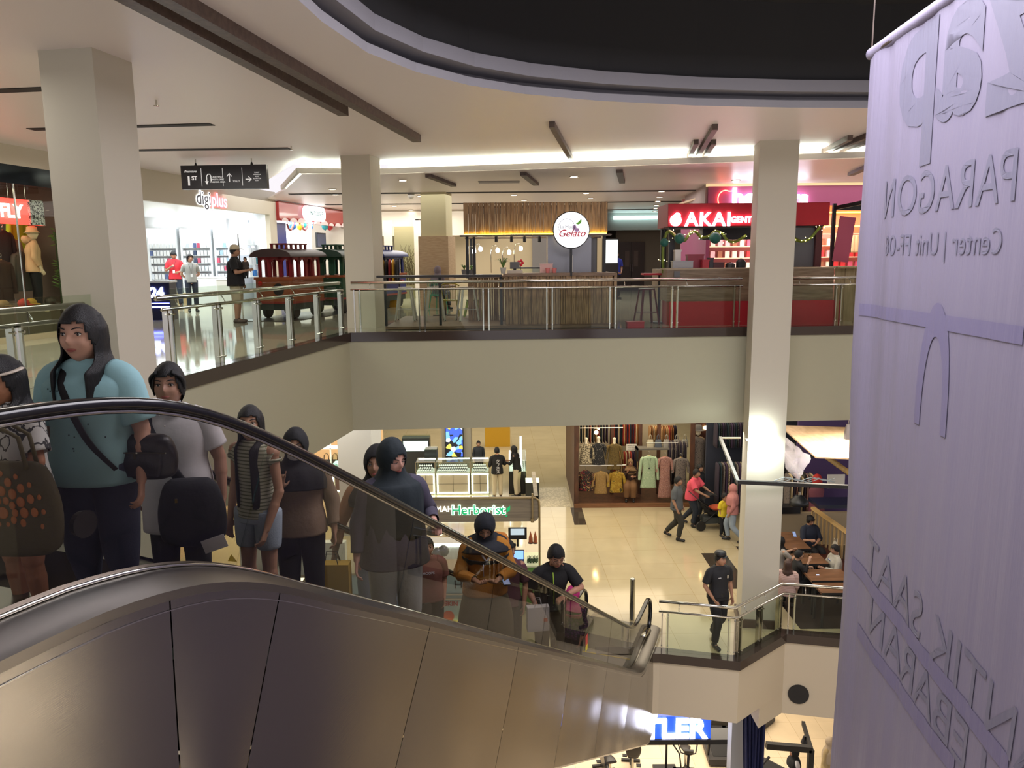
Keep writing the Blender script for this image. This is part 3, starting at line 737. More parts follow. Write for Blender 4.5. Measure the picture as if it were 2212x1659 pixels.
    # hair
    def cap(inf, zf, mt=hm, nm='hair', drop=0.0, face_w=.055):
        mb = MB(); n, m_ = 56, 40
        vs = []; keep = {}
        for j in range(m_):
            for i in range(n):
                a = 2*PI*i/n; ph = -PI/2+PI*j/(m_-1)
                x, y, z = math.cos(ph)*math.sin(a)*.074*inf, math.cos(ph)*math.cos(a)*.094*inf, math.sin(ph)*.112*inf
                if z < 0:
                    t = -z/.112
                    if y < 0: y *= 1-.30*t
                nz = .004*noise.noise(V((x*40, y*40, z*12)))
                vs.append(V((x*(1+nz*4), y*(1+nz*4), z)))
        fs = []
        for j in range(m_-1):
            for i in range(n):
                ids = (j*n+i, j*n+(i+1) % n, (j+1)*n+(i+1) % n, (j+1)*n+i); c = sum((vs[q] for q in ids), V())/4
                lim = zf + .030*noise.noise(V((c.x*60, 3, 0)))*.4 - .10*max(0, (abs(c.x)-face_w)/.02)*(.45 if hair in ('short', 'fringe') else 1) if c.y > -.01 else drop
                if c.y > -.01 and c.y < .03: lim = min(lim, -.015) if c.y < .02 and abs(c.x) > .05 else lim
                if c.z > lim: fs.append(ids)
        mb.add([HM @ v for v in vs], fs); return P(nm, mb, mt, thick=.004)
    def lock(pts, rx, ry, mt=hm, n=12, nm='hair_lock', ref=(1, 0, 0)):
        mb = MB(); mb.sweep(pts, rx, ry, ref=ref, n=n, sub=4, fold=.18, seed=len(pts)*3+rx[0]*50, cap=(True, True), freq=8); return P(nm, mb, mt)
    if hair == 'short': cap(1.10, .052, drop=-.05)
    elif hair == 'fringe':
        cap(1.12, .056, drop=-.03); 
    elif hair in ('long', 'tied', 'longback'):
        cap(1.10, .055, drop=-.10, face_w=.050)
        hb = lambda x, y, z: HM @ V((x, y, z))
        if hair == 'tied':
            if bun: P('hair_bun', MB().ball(hb(0, -.10, .0), (.04, .035, .045)), hm)
            for q in (-1, 1): lock([hb(q*.035, .075, .075), hb(q*.074, .045, .04), hb(q*.078, .02, -.02)], [.018, .014, .006], [.012, .012, .006], ref=(0, 1, 0))
        else:
            L = longhair; op = 0 if hair == 'long' else .9; sh0 = ln((0, 0, 1.36+dzs))
            def cur(u, v):
                zt = .075; zz = .075-v*(.075+.17+L)      # metres below the crown, head first
                t = min(1, max(0, (-zz-.06)/.12)); t = t*t*(3-2*t)
                f0 = (1.25 if zz > .045 else 1.02)+op; f0 = f0*(1-t)+(.62+op)*t; a = f0+(2*PI-2*f0)*u
                st = noise.noise(V((u*34, v*1.2, 4)))*.006+noise.noise(V((u*9, v*2, 8)))*.010
                tk = min(1, max(0, (.075-zz)/.05)); tk = .80+.20*tk; ph_ = HM @ V((math.sin(a)*(.083+st)*tk, (math.cos(a)*(.098+st))*tk-.008, max(zz, -.16)))
                zb = zz if zz > -.12 else zz; rx = .122+.012*(b-1)*5; ry = .105*max(1, b)
                if math.cos(a) > 0: ry += .055*b*t
                end = .035*noise.noise(V((u*60, 1, 2)))*(v > .9)
                pb_ = V((hc.x*(1-t)+sh0.x*t, 0, 0)); pb_ = V((sh0.x*t+hc.x*(1-t)+math.sin(a)*(rx+st*2), sh0.y*t+hc.y*(1-t)+math.cos(a)*(ry+st*2)-.005, hc.z+zz+end))
                return ph_.lerp(pb_, t)
            mb = MB(); mb.grid(cur, 64, 30); P('long_hair', mb, hm, thick=.008)
    # clothes -------------------------------------------------
    def torso(nm, mt, zs, rxs, rys, fold=.03, seed=1, cy=None, par=None, freq=6, thick=.004, sq=2.3):
        pts = [ln((0, (cy[i] if cy else 0), z+dzs)) for i, z in enumerate(zs)]
        mb = MB(); mb.sweep(pts, rxs, rys, ref=(1, 0, 0), n=36, sub=5, fold=fold, seed=seed, freq=freq, sq=sq); return P(nm, mb, mt, par=par, thick=thick)
    def sleeve(nm, mt, s_, L, r0=.062, r1=.062, fold=.05, par=None):
        sh, el, wr = J['sh'+s_], J['el'+s_], J['wr'+s_]; q = 1 if s_ == 'R' else -1
        st = sh+V((-q*.06, 0, .012))
        if L <= 1: pts = [st, sh+(el-sh)*.12, sh.lerp(el, L*.6), sh.lerp(el, L)]; rr = [r0*.86, r0*.98, (r0+r1)/2, r1]
        else:
            pts = [st, sh+(el-sh)*.12, sh.lerp(el, .6), el, el.lerp(wr, .5*(L-1)), el.lerp(wr, L-1)]; rr = [r0*.86, r0*.98, (r0+r1)/2, (r0+r1)/2, r1, r1*.9]
        mb = MB(); ref = V((0, 1, 0)) if abs((el-sh).normalized().y) < .8 else V((0, 0, 1))
        mb.sweep(pts, rr, rr, ref=ref, n=20, sub=4, fold=fold, seed=q+3, cap=(True, False)); return P(nm, mb, mt, par=par, thick=.003)
    def leg(nm, mt, s_, to, r0, r1, r2, fold=.04):
        h_, kn, an = J['hip'+s_], J['knee'+s_], J['ank'+s_]; end = kn.lerp(an, to-1) if to > 1 else h_.lerp(kn, to)
        up = h_+(h_-kn).normalized()*.05 if not sit else h_+V((0, -.06, .02))
        pts = [up, h_, h_.lerp(kn, .5)] + ([kn, kn.lerp(an, (to-1)*.5), end] if to > 1 else [end]); rr = [r0*.98, r0, (r0+r1)/2] + ([r1, (r1+r2)/2, r2] if to > 1 else [r2])
        mb = MB(); mb.sweep(pts, rr, rr, ref=(1, 0, 0) if True else None, n=24, sub=4, fold=fold, seed=2 if s_ == 'R' else 5, cap=(True, False)); return P(nm, mb, mt, thick=.003)
    def hips(nm, mt, g=1.0, z0=.84, z1=1.0):
        return torso(nm, mt, [z0+0*dzs, (z0+z1)/2, z1], [.165*b*g, .168*b*g, .140*b*g], [.125*b*g, .125*b*g, .105*b*g], .01)
    api = dict(P=P, J=J, HM=HM, HR=HR, ln=ln, torso=torso, sleeve=sleeve, leg=leg, hips=hips, cap=cap, lock=lock, r=r, b=b, k=k, dzs=dzs)
    if bottom:
        kind, mt = bottom[0], bottom[1]; L = bottom[2] if len(bottom) > 2 else 1.92; wd = bottom[3] if len(bottom) > 3 else 1.0
        if kind == 'trousers':
            hips('waistband', mt, 1.02)
            for s_ in 'RL': leg('trouser_leg', mt, s_, L, .100*b*wd, .074*b*wd, .060*wd)
        elif kind == 'skirt':
            z1 = .98; torso('skirt', mt, [L, (L+z1)/2, .88, z1], [.20*b*wd, .19*b*wd, .17*b, .14*b], [.17*b*wd, .15*b*wd, .13*b, .11*b], .06, 4, freq=9)
    if top:
        kind, mt = top[0], top[1]; hem = top[2] if len(top) > 2 else .86; sl = top[3] if len(top) > 3 else .55; lo = top[4] if len(top) > 4 else 1.0
        bf = b
        torso('shirt', mt, [hem, .95 if hem < .93 else hem+.02, 1.08, 1.22, 1.31, 1.365, 1.405, 1.43], [.175*bf*lo, .168*bf*lo, .150*bf*lo, .165*bf*lo, .182*max(1, bf*.93), .168, .118, .070], [.135*bf*lo, .130*bf*lo, .118*bf*lo, .125*bf*lo, .110*bf, .088, .078, .064], .035*lo, 2)
        for s_ in 'RL': sleeve('sleeve', mt, s_, sl, .066*min(bf, 1.3)*max(1, lo*.95), (.064 if sl <= 1 else .042)*min(bf, 1.3)*lo)
    if hijab:
        mt, drop = hijab[0], hijab[1]
        mb = MB(); n, m_ = 44, 30; vs = []
        for j in range(m_):
            for i in range(n):
                a = 2*PI*i/n; ph = -PI/2+PI*j/(m_-1)
                x, y, z = math.cos(ph)*math.sin(a)*.094, math.cos(ph)*math.cos(a)*.108-.010, math.sin(ph)*.130+.004
                if z < 0: x *= 1-.12*(-z/.13)
                vs.append(V((x, y, z+.006*noise.noise(V((x*20, y*20, z*20))))))
        fs = []
        for j in range(m_-1):
            for i in range(n):
                ids = (j*n+i, j*n+(i+1) % n, (j+1)*n+(i+1) % n, (j+1)*n+i); c = sum((vs[q] for q in ids), V())/4
                if c.y > 0 and (c.x/.058)**2+((c.z+.012)/.080)**2 < 1: continue
                fs.append(ids)
        mb.add([HM @ v for v in vs], fs)
        P('hijab', mb, mt, thick=.006)
        nk = hc+V((0, -.015, -.075)); sb = ln((0, .0, 1.36+dzs)); 
        pts = [hc+V((0, -.01, -.02)), nk, ln((0, .0, 1.415+dzs)), sb, ln((0, .01, 1.28+dzs)), ln((0, .02, drop+dzs))]
        mb = MB(); mb.sweep(pts, [.090, .088, .115, .185*max(1, b*.95), .215*b, .21*b], [.085, .085, .098, .125*b, .150*b, .155*b], ref=(1, 0, 0), n=44, sub=5, fold=.07, seed=9, freq=9, sq=2.2)
        P('hijab_drape', mb, mt, thick=.005)
    if shoes and feet:
        sm_ = mat('shoe_'+shoes[1:], shoes, .5)
        for s_ in 'RL':
            an, to = J['ank'+s_], J['toe'+s_]; mb = MB(); mb.rc(an+V((0, -.035, -.05)), to+V((0, .005, .002)), .040, .036); mb.rc(an+V((0, -.03, -.04)), an+V((0, 0, -.01)), .04, .042)
            mm = rem(mb, .012, 2, 'shoe'); mm.transform(K_); part('shoe', mm, sm_, r, smooth=True, recalc=False)
    if extra: extra(api)
    return r
navy = mat('dark_navy_cloth', '#10141c', .85, bump=.15, bs=50); blackc = mat('black_cloth', '#0b0b0e', .85, bump=.12, bs=50)
jean_d = mat('dark_blue_denim', '#232a42', .85, bump=.2, bs=120, var=.25, vs=5); jean_l = mat('pale_blue_denim', '#8f9dab', .85, bump=.2, bs=120, var=.15, vs=4)
whitec = mat('white_cotton', '#b9b8bb', .85, bump=.12, bs=25); teal = mat('aqua_tee', '#7fa6ac', .85, bump=.12, bs=20)

def phone(label, loc, rz=0, tilt=0):
    t = thing('phone', label, 'phone', loc, rz); t.rotation_euler.x = tilt
    part('case', MB().box((0, 0, 0), (.075, .15, .009)), blackp, t); part('screen', MB().box((0, 0, .006), (.068, .14, .003)), mat('phone_screen', '#5a6a8a', .1, emit='#8a9ac0', es=.4), t); return t
def onfloor(px, py, z=0): q = G(px, py, z); return (q.x, q.y, z)
def hgt(px, py, loc): d = ray(px, py); t = math.hypot(loc[0], loc[1])/math.hypot(d.x, d.y); return CAMZ+d.z*t-loc[2]
def toward(loc, extra=0): return math.atan2(loc[0], -loc[1])+extra   # yaw facing the camera side
# ================================================================== UPPER FLOOR SHOPS
P0 = V((-9, 14, 0))
def FP(px, py, off=0.0):
    d = ray(px, py); q = V((0, 0, CAMZ)); t = ((P0+e1*off)-q).dot(e1)/d.dot(e1); return q+d*t
FRZ = math.radians(80.6)
shopw = mat('shop_wall_white', '#d9d9d6', .5); winm = mat('cool_white_panel', '#e4e8ea', .4)
redf = mat('glossy_red_fascia', '#9c2c2c', .15, coat=.3); glow_w = emat('white_glow', '#f4f8ff', 4); glow_warm = emat('warm_glow', '#ffd9a0', 5)
def facbox(name, s0, s1, z0, z1, m, th=.15, off=0, lab=None, cat=None, struct_=True):
    a, b = P0+e2*s0+e1*(off-th/2), P0+e2*s1+e1*(off-th/2); zc = (z0+z1)/2
    mb = MB().bar(a+V((0, 0, zc)), b+V((0, 0, zc)), th, z1-z0)
    if struct_: return struct(name, mb, m)
    return tag(part(name, mb, m), lab, cat)
def fs(px):  # run along the facade for a pixel column
    p = FP(px, 560); return (p-P0).dot(e2)
sj0, sj1, sr1 = fs(588), fs(602), fs(760)
facw = mat('facade_cream', '#c9c2b0', .6)
facbox('wall_left', 2.3, sj0, 2.80, 3.5, facw)          # digital shop header
facbox('wall_left', sj0, sj1, 0, 3.5, facw)
facbox('wall_left', -14, 2.2, 3.15, 3.5, facw)
facbox('wall_left', sr1+.6, 30, 0, 3.3, facw)
facbox('wall_left', 2.0, 2.45, 0, 3.5, facw)
# phone shop interior
ws = P0+e2*2.45
struct('wall_shop_back', MB().bb(-17, -6.95, 27.6, 27.7, 0, 3.2), shopw)
struct('ceiling', MB().add([(P0+e2*2.4-e1*.15+V((0, 0, 2.96))), (P0+e2*14.2-e1*.15+V((0, 0, 2.96))), V((-17, 28, 2.96)), V((-17, 16, 2.96))], [(0, 1, 2, 3)]), winm)
struct('wall_shop_side', MB().bb(-17.1, -17, 15, 28, 0, 3), shopw)
p = P0+e2*(sj1-.1); struct('wall_shop_side', MB().bar(p-e1*.15+V((0, 0, 1.5)), Yp(545, 560, 27.6)*1+V((0, 0, 1.5-Yp(545, 560, 27.6).z)), .1, 3), shopw)
area('phone_shop_light', (-10.5, 22.5, 2.9), 5, 240, COOL, sy=5)
text('shop_sign', 'digi', .50, FP(440, 429, .06), mat('sign_dark', '#3a3a48', .4), rz=FRZ, extr=.004)
o = bpy.data.objects['shop_sign']; tag(o, 'thin dark letters of the phone shop sign under the direction board', 'sign')
o = text('shop_sign', 'plus', .50, FP(474, 434, .06), emat('sign_pink_glow', '#ff9aa8', 2.2), rz=FRZ, extr=.004); tag(o, 'glowing pink letters of the phone shop sign', 'sign')
for (cx, cy, wd) in [(440, 429, .95), (474, 434, .85)]:
    o = text('sign_halo', 'digi' if cx == 440 else 'plus', .50, FP(cx, cy, .02), emat('halo_white', '#f2f6ff', 1.6) if cx == 440 else emat('halo_pink', '#ff7080', 1.4), rz=FRZ, extr=.001, offset=.014)
    tag(o, ('white' if cx == 440 else 'red')+' light halo behind the phone shop letters', 'sign light')
for px, py in [(330, 433), (390, 441), (445, 449), (495, 455), (540, 460)]:
    p = FP(px, py, -.7); dup(dl, (p.x, p.y, 2.94), label='round spotlight in the phone shop ceiling behind the header', group='phone shop spotlights', scale=(1.3, 1.3, 1))
# three display units on the back wall
box0 = None
for u, (x0, x1, lab) in enumerate([(327, 388, 'left'), (398, 461, 'middle'), (470, 532, 'right')]):
    a = Yp(x0, 600, 27.3); b = Yp(x1, 600, 27.3); w_ = b.x-a.x; ztop = Yp(x0, 494, 27.3).z
    t = thing('display_unit', 'white lit wall display of phone accessories, the %s one of three in the phone shop' % lab, 'display unit', ((a.x+b.x)/2, 27.35, 0))
    part('back_panel', MB().bb(-w_/2, w_/2, .1, .14, 0, ztop), winm, t)
    for q in (-1, 1): part('side_panel', MB().bb(q*w_/2-.03, q*w_/2+.03, -.12, .14, 0, ztop), winm, t)
    part('light_header', MB().bb(-w_/2+.02, w_/2-.02, -.14, .1, ztop-.30, ztop), emat('header_glow', '#f6faff', 3.2), t)
    part('base_cabinet', MB().bb(-w_/2, w_/2, -.25, .14, 0, .35), mat('light_oak', '#c8a878', .5), t)
    rows = [.55, .82, 1.09, 1.36, 1.62, 1.88]
    for z in rows: part('shelf', MB().bb(-w_/2+.03, w_/2-.03, -.08, .1, z-.02, z), mat('metal_grey_shelf', '#aeb2b2', .4), t)
    cols = ['#e6e6e4', '#dfe2e6', '#5a6a94', '#cfd6dc', '#3c4a66', '#c8506a', '#e8e8e8', '#9ab8c8']
    random.seed(u)
    for z in rows:
        nb = 8
        for i in range(nb):
            c = random.choice(cols) if random.random() < .45 else '#e2e4e4'; key = 'acc_box_'+c[1:]
            if key not in MATS:
                pb = part('accessory_box', MB().bb(-.045, .045, -.03, .03, 0, .17), mat(key, c, .5)); MATS[key+'_o'] = pb; mat(key, c); o = pb
            else: o = MATS[key+'_o'].copy(); C.objects.link(o)
            o.location = ((a.x+b.x)/2-w_/2+.08+(w_-.16)*i/(nb-1), 27.30, z)
            tag(o, 'small %s accessory box on the %s wall display of the phone shop' % ({'#5a6a94': 'blue', '#3c4a66': 'navy', '#c8506a': 'pink', '#9ab8c8': 'pale blue'}.get(c, 'white'), lab), 'box', 'accessory boxes on the %s display' % lab)
# counters in the phone shop
for (px, py, w_, d_, h_, c, lab) in [(352, 690, .62, .4, .95, '#1c1e38', 'dark counter box with a glowing blue and white number'), (455, 655, 1.3, .5, .9, '#d8dad8', 'white phone counter in the middle of the phone shop'), (340, 652, 1.6, .6, .9, '#d0d0cc', 'white cash counter at the left of the phone shop'), (490, 658, .45, .35, .85, '#b9b8b0', 'pale grey counter by the phone shop doorway')]:
    p = G(px, py); t = thing('counter', lab, 'counter', (p.x, p.y, 0)); part('body', MB().bb(-w_/2, w_/2, -d_/2, d_/2, 0, h_-.04), mat('counter_'+c[1:], c, .3), t); part('top', MB().bb(-w_/2-.02, w_/2+.02, -d_/2-.02, d_/2+.02, h_-.04, h_), winm, t)
    if c == '#1c1e38':
        text('number', '24', .34, (0, -d_/2-.02, .66), emat('blue_white_glow', '#a8b4ff', 6), t, extr=.01, offset=.012)
        part('light_bar', MB().bb(-.28, .28, -d_/2-.015, -d_/2, .30, .34), emat('blue_glow', '#5a68ff', 6), t); part('light_bar', MB().bb(-.28, .28, -d_/2-.015, -d_/2, .40, .42), emat('blue_glow', '#5a68ff'), t)
p = G(535, 640); t = thing('banner_stand', 'white paper poster on a thin stand by the phone shop entrance', 'poster stand', (p.x, p.y, 0)); part('poster', MB().bb(-.32, .32, -.01, .01, .8, 2.0), mat('poster_white', '#c9ccc9', .7), t); part('pole', MB().cyl((0, .02, 0), (0, .02, .9), .015), steel, t)
# ------- FLY fashion shop at far left
fm = mat('dark_shopfront_frame', '#26221f', .3)
facbox('valance', -6, 2.0, 2.82, 3.15, mat('dark_mirror_valance', '#2a3034', .12, .6), .4, 0, 'dark reflective curved valance over the fashion shop window at the far left', 'valance', False)
st = thing('shop_window', 'tall glass front of the fashion shop at the far left', 'shop window', (0, 0, 0))
for i in range(6):
    a = P0+e2*(-6+i*1.6); part('glass_pane', MB().bar(a+V((0, 0, 1.45)), a+e2*1.58+V((0, 0, 1.45)), .012, 2.7), glass, st)
    part('mullion', MB().bar(a+e2*1.59+V((0, 0, .1)), a+e2*1.59+V((0, 0, 2.82)), .02, .03), steel, st)
part('sill', MB().bar(P0-e2*6+V((0, 0, .05)), P0+e2*2+V((0, 0, .05)), .1, .1), mat('stone_sill', '#b8a888', .3), st)
struct('wall_shop_back', MB().bar(P0-e2*8-e1*4+V((0, 0, 1.6)), P0+e2*3-e1*4+V((0, 0, 1.6)), .1, 3.2), mat('brown_shop_wall', '#4a3a30', .7))
struct('wall_shop_side', MB().bar(P0+e2*2.05-e1*4+V((0, 0, 1.6)), P0+e2*2.05-e1*.2+V((0, 0, 1.6)), .1, 3.2), mat('brown_shop_wall', '#4a3a30'))
area('fashion_shop_light', tuple(P0-e2*1.5-e1*2.2+V((0, 0, 3.0))), 3, 110, WARM, sy=3)
sc = thing('sign_screen', 'red light box sign with white lettering hanging in the fashion shop window', 'sign', (0, 0, 0))
a = FP(-60, 455, -.35); b = FP(90, 455, -.35); zt, zb = FP(60, 432, -.35).z, FP(60, 486, -.35).z
part('panel', MB().bar(V((a.x, a.y, (zt+zb)/2)), V((b.x, b.y, (zt+zb)/2)), .05, zt-zb), emat('red_glow', '#ff4038', 1.6), sc)
text('lettering', 'FLY', .34, FP(25, 457, -.28), emat('letter_white_glow', '#fff4f0', 3), sc, rz=FRZ, extr=.005, offset=.01)
a2 = FP(62, 455, -.31); b2 = FP(92, 455, -.31)
part('zebra_end', MB().bar(V((a2.x, a2.y, (zt+zb)/2)), V((b2.x, b2.y, (zt+zb)/2)), .06, zt-zb), patmat('zebra_print', ['#e8e8ea', '#e8e8ea', '#1a1a1c', '#e6e6e8'], 14, kind='n'), sc)
for px in (18, 55): q = FP(px, 430, -.35); part('cable', MB().cyl(q, (q.x, q.y, 3.3), .006), steel, sc)
# ledge and clothes in the window
facbox('display_ledge', -5, 1.6, .0, .62, mat('ledge_stone', '#6e5f4e', .5), .9, -.3, 'low display ledge behind the fashion shop glass', 'ledge', False)
def garment(c, mats, w_=.46, h_=.75, sleeve=.5, long=False, hang=True):
    """one garment on a hanger, local origin at the hanger hook"""
    t = thing('hanging_garment', 'x', 'garment')
    mb = MB(); z0 = -.10
    zs = [0, -.03, -.12, -.35, -.7, -1.0]; L = h_
    mb.sweep([(0, 0, z0+.02), (0, 0, z0-.01), (0, 0, z0-.07), (0, 0, z0-L*.35), (0, 0, z0-L*.7), (0, 0, z0-L)], [.05, .10, w_*.40, w_*.36, w_*.40, w_*.46], [.03, .045, .06, .06, .065, .07], n=30, sub=5, fold=.16, seed=c, freq=10, sq=2.4)
    part('cloth', mb, mats, t, smooth=True, thick=.003)
    if sleeve:
        for q in (-1, 1):
            mb = MB(); mb.sweep([(q*w_*.33, 0, z0-.05), (q*w_*.44, 0, z0-.12), (q*(w_*.52), 0, z0-.12-sleeve*.5), (q*(w_*.56), .0, z0-.12-sleeve)], [.05, .06, .06, .06], [.04, .045, .045, .04], ref=(0, 1, 0), n=14, sub=4, fold=.15, seed=c+q, cap=(True, False)); part('sleeve', mb, mats, t, smooth=True)
    part('hanger', MB().tube([(-w_*.4, 0, z0-.07), (0, 0, z0+.02), (w_*.4, 0, z0-.07)], .012, 8), mat('hanger_wood', '#c09a50', .4), t, smooth=True)
    part('hook', MB().tube([(0, 0, z0+.02), (0, 0, -.02), (.02, 0, .015), (0, 0, .035), (-.02, 0, .02)], .004, 6), steel, t, smooth=True)
    return t
for i, (px, py, cc, lab, off) in enumerate([(10, 545, '#2a2a2e', 'black jacket hanging at the left edge of the fashion shop window', -.9), (28, 560, '#8a7c66', 'beige trousers hanging among dark clothes in the fashion shop', -1.0), (40, 515, '#b8c828', 'bright yellow green top hanging behind the mannequin', -1.2), (48, 590, '#5a5a52', 'grey olive jacket hanging left of the mannequin', -.8), (115, 560, '#3a302c', 'dark coat hanging right of the mannequin', -1.3), (8, 610, '#3c2c24', 'dark brown coat low at the left edge of the fashion shop', -.7)]):
    g = garment(i+20, mat('cloth_'+cc[1:], cc, .85), .45, .75); q = FP(px, py, off); g.location = (q.x, q.y, q.z+.5); g.rotation_euler.z = FRZ; g['label'] = lab
# mannequin with bucket hat
q = FP(86, 690, -.45); q.z = .62
beige = mat('beige_hoodie_cloth', '#c8a078', .85, bump=.2, bs=30)
def ex(a):
    HM = a['HM']; mb = MB(); mb.lathe([(.135, .015), (.105, .035), (.09, .06), (.082, .12), (.05, .135), (.0, .137)], n=24); s0 = 0
    mb.v = [tuple(HM @ V(p)) for p in mb.v]; a['P']('bucket_hat', mb, mat('cream_felt', '#c8b084', .9), thick=.004)
    mb = MB(); mb.sweep([a['ln']((0, -.06, 1.40)), a['ln']((0, -.10, 1.44)), a['ln']((0, -.10, 1.50))], [.13, .13, .10], [.07, .08, .05], n=18, fold=.1); a['P']('hood', mb, beige)
person('mannequin', 'mannequin in a beige hoodie, dark trousers and bucket hat in the fashion shop window', (q.x, q.y, .45), FRZ+PI+.9, 1.62, .95, sk='#d8c0a0', hair=None, face=False, hy=-.5, top=('hoodie', beige, .80, 1.7, 1.15), bottom=('trousers', blackc, 1.9), extra=ex, vox=.011, cat='mannequin', shoes=None)
# caps on the ledge
for px, c, lab in [(52, '#b83428', 'red cap on the display ledge of the fashion shop'), (68, '#b88a30', 'mustard cap on the display ledge of the fashion shop'), (8, '#8a6a44', 'brown cap at the left end of the display ledge'), (110, '#4a4036', 'dark folded cloth on the display ledge by the column')]:
    q = FP(px, 663, -.3); t = thing('cap', lab, 'cap', (q.x, q.y, .62)); part('crown', MB().ball((0, 0, .04), (.10, .11, .09)), mat('capc_'+c[1:], c, .8), t, smooth=True); part('brim', MB().sweep([(.06, 0, .03), (.12, 0, .02), (.17, 0, .01)], [.08, .09, .06], [.01, .008, .006], ref=(0, 1, 0), n=12, cap=(True, True)), mat('capc_'+c[1:], c), t, smooth=True)
# hanging plant by the column
q = FP(128, 600, -.25); t = thing('artificial_plant', 'green plant stem with leaf clusters inside the fashion shop window beside the big column', 'plant', (q.x, q.y, 0))
mb = MB(); mb.cyl((0, 0, .6), (0, 0, 2.0), .012); part('stem', mb, mat('stem_green', '#3c4a28', .8), t); random.seed(2)
mb = MB()
for i in range(90):
    z = random.choice([.95, 1.15, 1.35, 1.9])+random.gauss(0, .06); a = random.uniform(0, 2*PI); d_ = V((math.cos(a), math.sin(a), random.uniform(-.4, .6))).normalized(); c0 = V((0, 0, z)); L = random.uniform(.08, .17); sd = d_.orthogonal().normalized()*.016
    mb.add([c0, c0+d_*L*.5+sd, c0+d_*L, c0+d_*L*.5-sd], [(0, 1, 2, 3)])
part('leaves', mb, mat('leaf_green', '#6a8a40', .5), t)
# ------- red toy and gift shop
facbox('shop_fascia', sj1, sr1+.5, 2.64, 3.24, redf, .18, .10, 'glossy red curved fascia of the gift shop behind the toy train', 'shop fascia', False)
pl = thing('shop_sign', 'white glowing pill shaped sign with black lettering on the red fascia', 'sign', (0, 0, 0))
a, b = FP(657, 462, .18), FP(700, 462, .18); hh = FP(675, 446, .18).z-FP(675, 478, .18).z
mb = MB(); pts = []
for i in range(24):
    an = 2*PI*i/24; cx = (b-a).length/2-hh/2; pts.append(((cx if math.cos(an) > 0 else -cx)+hh/2*math.cos(an), hh/2*math.sin(an)))
m_ = (a+b)/2; mb.ext(pts, m_-e1*.06, e2, (0, 0, 1), e1*.12); part('panel', mb, emat('pill_glow', '#fbfaff', .7), pl)
text('lettering', 'MATCOGEE', .20, tuple(m_+e1*.09), mat('lettering_teal', '#28706c', .5), pl, rz=FRZ, extr=.004)
mb = MB(); mb.v = []; 
# scalloped white lower edge on the fascia
for i in range(9):
    s_ = sj1+.2+i*.62; c0 = P0+e2*s_+e1*.19; r_ = .10+.05*((i*7) % 3)/2
    mb.ext([(r_*2.2*math.cos(q*PI/8), r_*math.sin(q*PI/8)) for q in range(9)], c0+V((0, 0, 2.63)), e2, (0, 0, 1), e1*.01)
part('cloud_edge', mb, mat('cloud_white', '#d8c4c4', .5), bpy.data.objects['shop_fascia'])
struct('wall_shop_back', MB().bar(P0+e2*(sj1+1.2)-e1*2.3+V((0, 0, 1.4)), P0+e2*(sr1+3.5)-e1*2.3+V((0, 0, 1.4)), .1, 2.8), mat('bright_shop_wall', '#d8dce4', .5))
area('gift_shop_light', tuple(P0+e2*(sj1+2.5)-e1*1.3+V((0, 0, 2.7))), 3, 130, COOL, sy=2)
tag(part('blue_pillar', MB().bar(P0+e2*(sj1+.15)-e1*.2+V((0, 0, 1.3)), P0+e2*(sj1+.95)-e1*.2+V((0, 0, 1.3)), .1, 2.6), mat('deep_blue_panel', '#27368c', .3)), 'deep blue panel at the left side of the gift shop entrance', 'panel')
random.seed(8)
cols = {'white': '#dcdee2', 'blue': '#3a78c0', 'orange': '#d86a28', 'yellow': '#d8b028', 'turquoise': '#38a8b0', 'red': '#c83038'}
gsh = thing('display_shelf', 'long white display shelves of the gift shop behind the train', 'shelf', (0, 0, 0)); gz = [.9, 1.3, 1.62, 1.94]
for z in gz: part('shelf_board', MB().bar(P0+e2*(sj1+1.0)-e1*1.7+V((0, 0, z)), P0+e2*(sj1+9)-e1*1.7+V((0, 0, z)), .3, .03), winm, gsh)
for i in range(5): part('upright', MB().bar(P0+e2*(sj1+1.0+i*2)-e1*1.85, P0+e2*(sj1+1.0+i*2)-e1*1.85+V((0, 0, 2.3)), .04, .04), steel, gsh)
for r_, z in enumerate(gz):
    for i in range(26):
        nm = ('white' if i < 13 else random.choice(['blue', 'turquoise', 'blue', 'yellow', 'white'])) if random.random() < .85 else random.choice(list(cols)); s_ = sj1+1.15+i*.30
        key = 'gift_'+nm
        if key not in MATS: o = part('gift_box', MB().bb(-.09, .09, -.10, .10, .015, .22), mat(key, cols[nm], .5)); MATS[key+'_o'] = o
        else: o = MATS[key+'_o'].copy(); C.objects.link(o)
        q = P0+e2*s_-e1*1.65; o.location = (q.x, q.y, z); o.rotation_euler.z = FRZ; tag(o, '%s boxed item on the gift shop shelves behind the toy train' % nm, 'boxed item', 'boxed items in the gift shop')
bal = []
for i, (px, py, c) in enumerate([(632, 487, 'blue'), (648, 488, 'yellow'), (655, 483, 'turquoise'), (668, 489, 'blue'), (702, 488, 'turquoise'), (712, 489, 'red'), (722, 489, 'yellow'), (738, 490, 'blue')]):
    q = FP(px, py, -.4); t = thing('balloon', '%s balloon under the red fascia, number %s from the left'.replace(', number %s from the left', '') % c if False else '%s balloon hanging under the red fascia %s' % (c, ['at the left end', 'left of the garland', 'over the garland', 'right of the garland', 'over the television', 'right of the television', 'near the middle column', 'beside the middle column'][i]), 'balloon', tuple(q), group='balloons in the gift shop')
    part('body', MB().ball((0, 0, 0), (.13, .13, .15)), mat('balloon_'+c, cols[c], .25), t, smooth=True); part('knot', MB().ball((0, 0, -.16), .02, 6), mat('balloon_'+c, cols[c]), t)
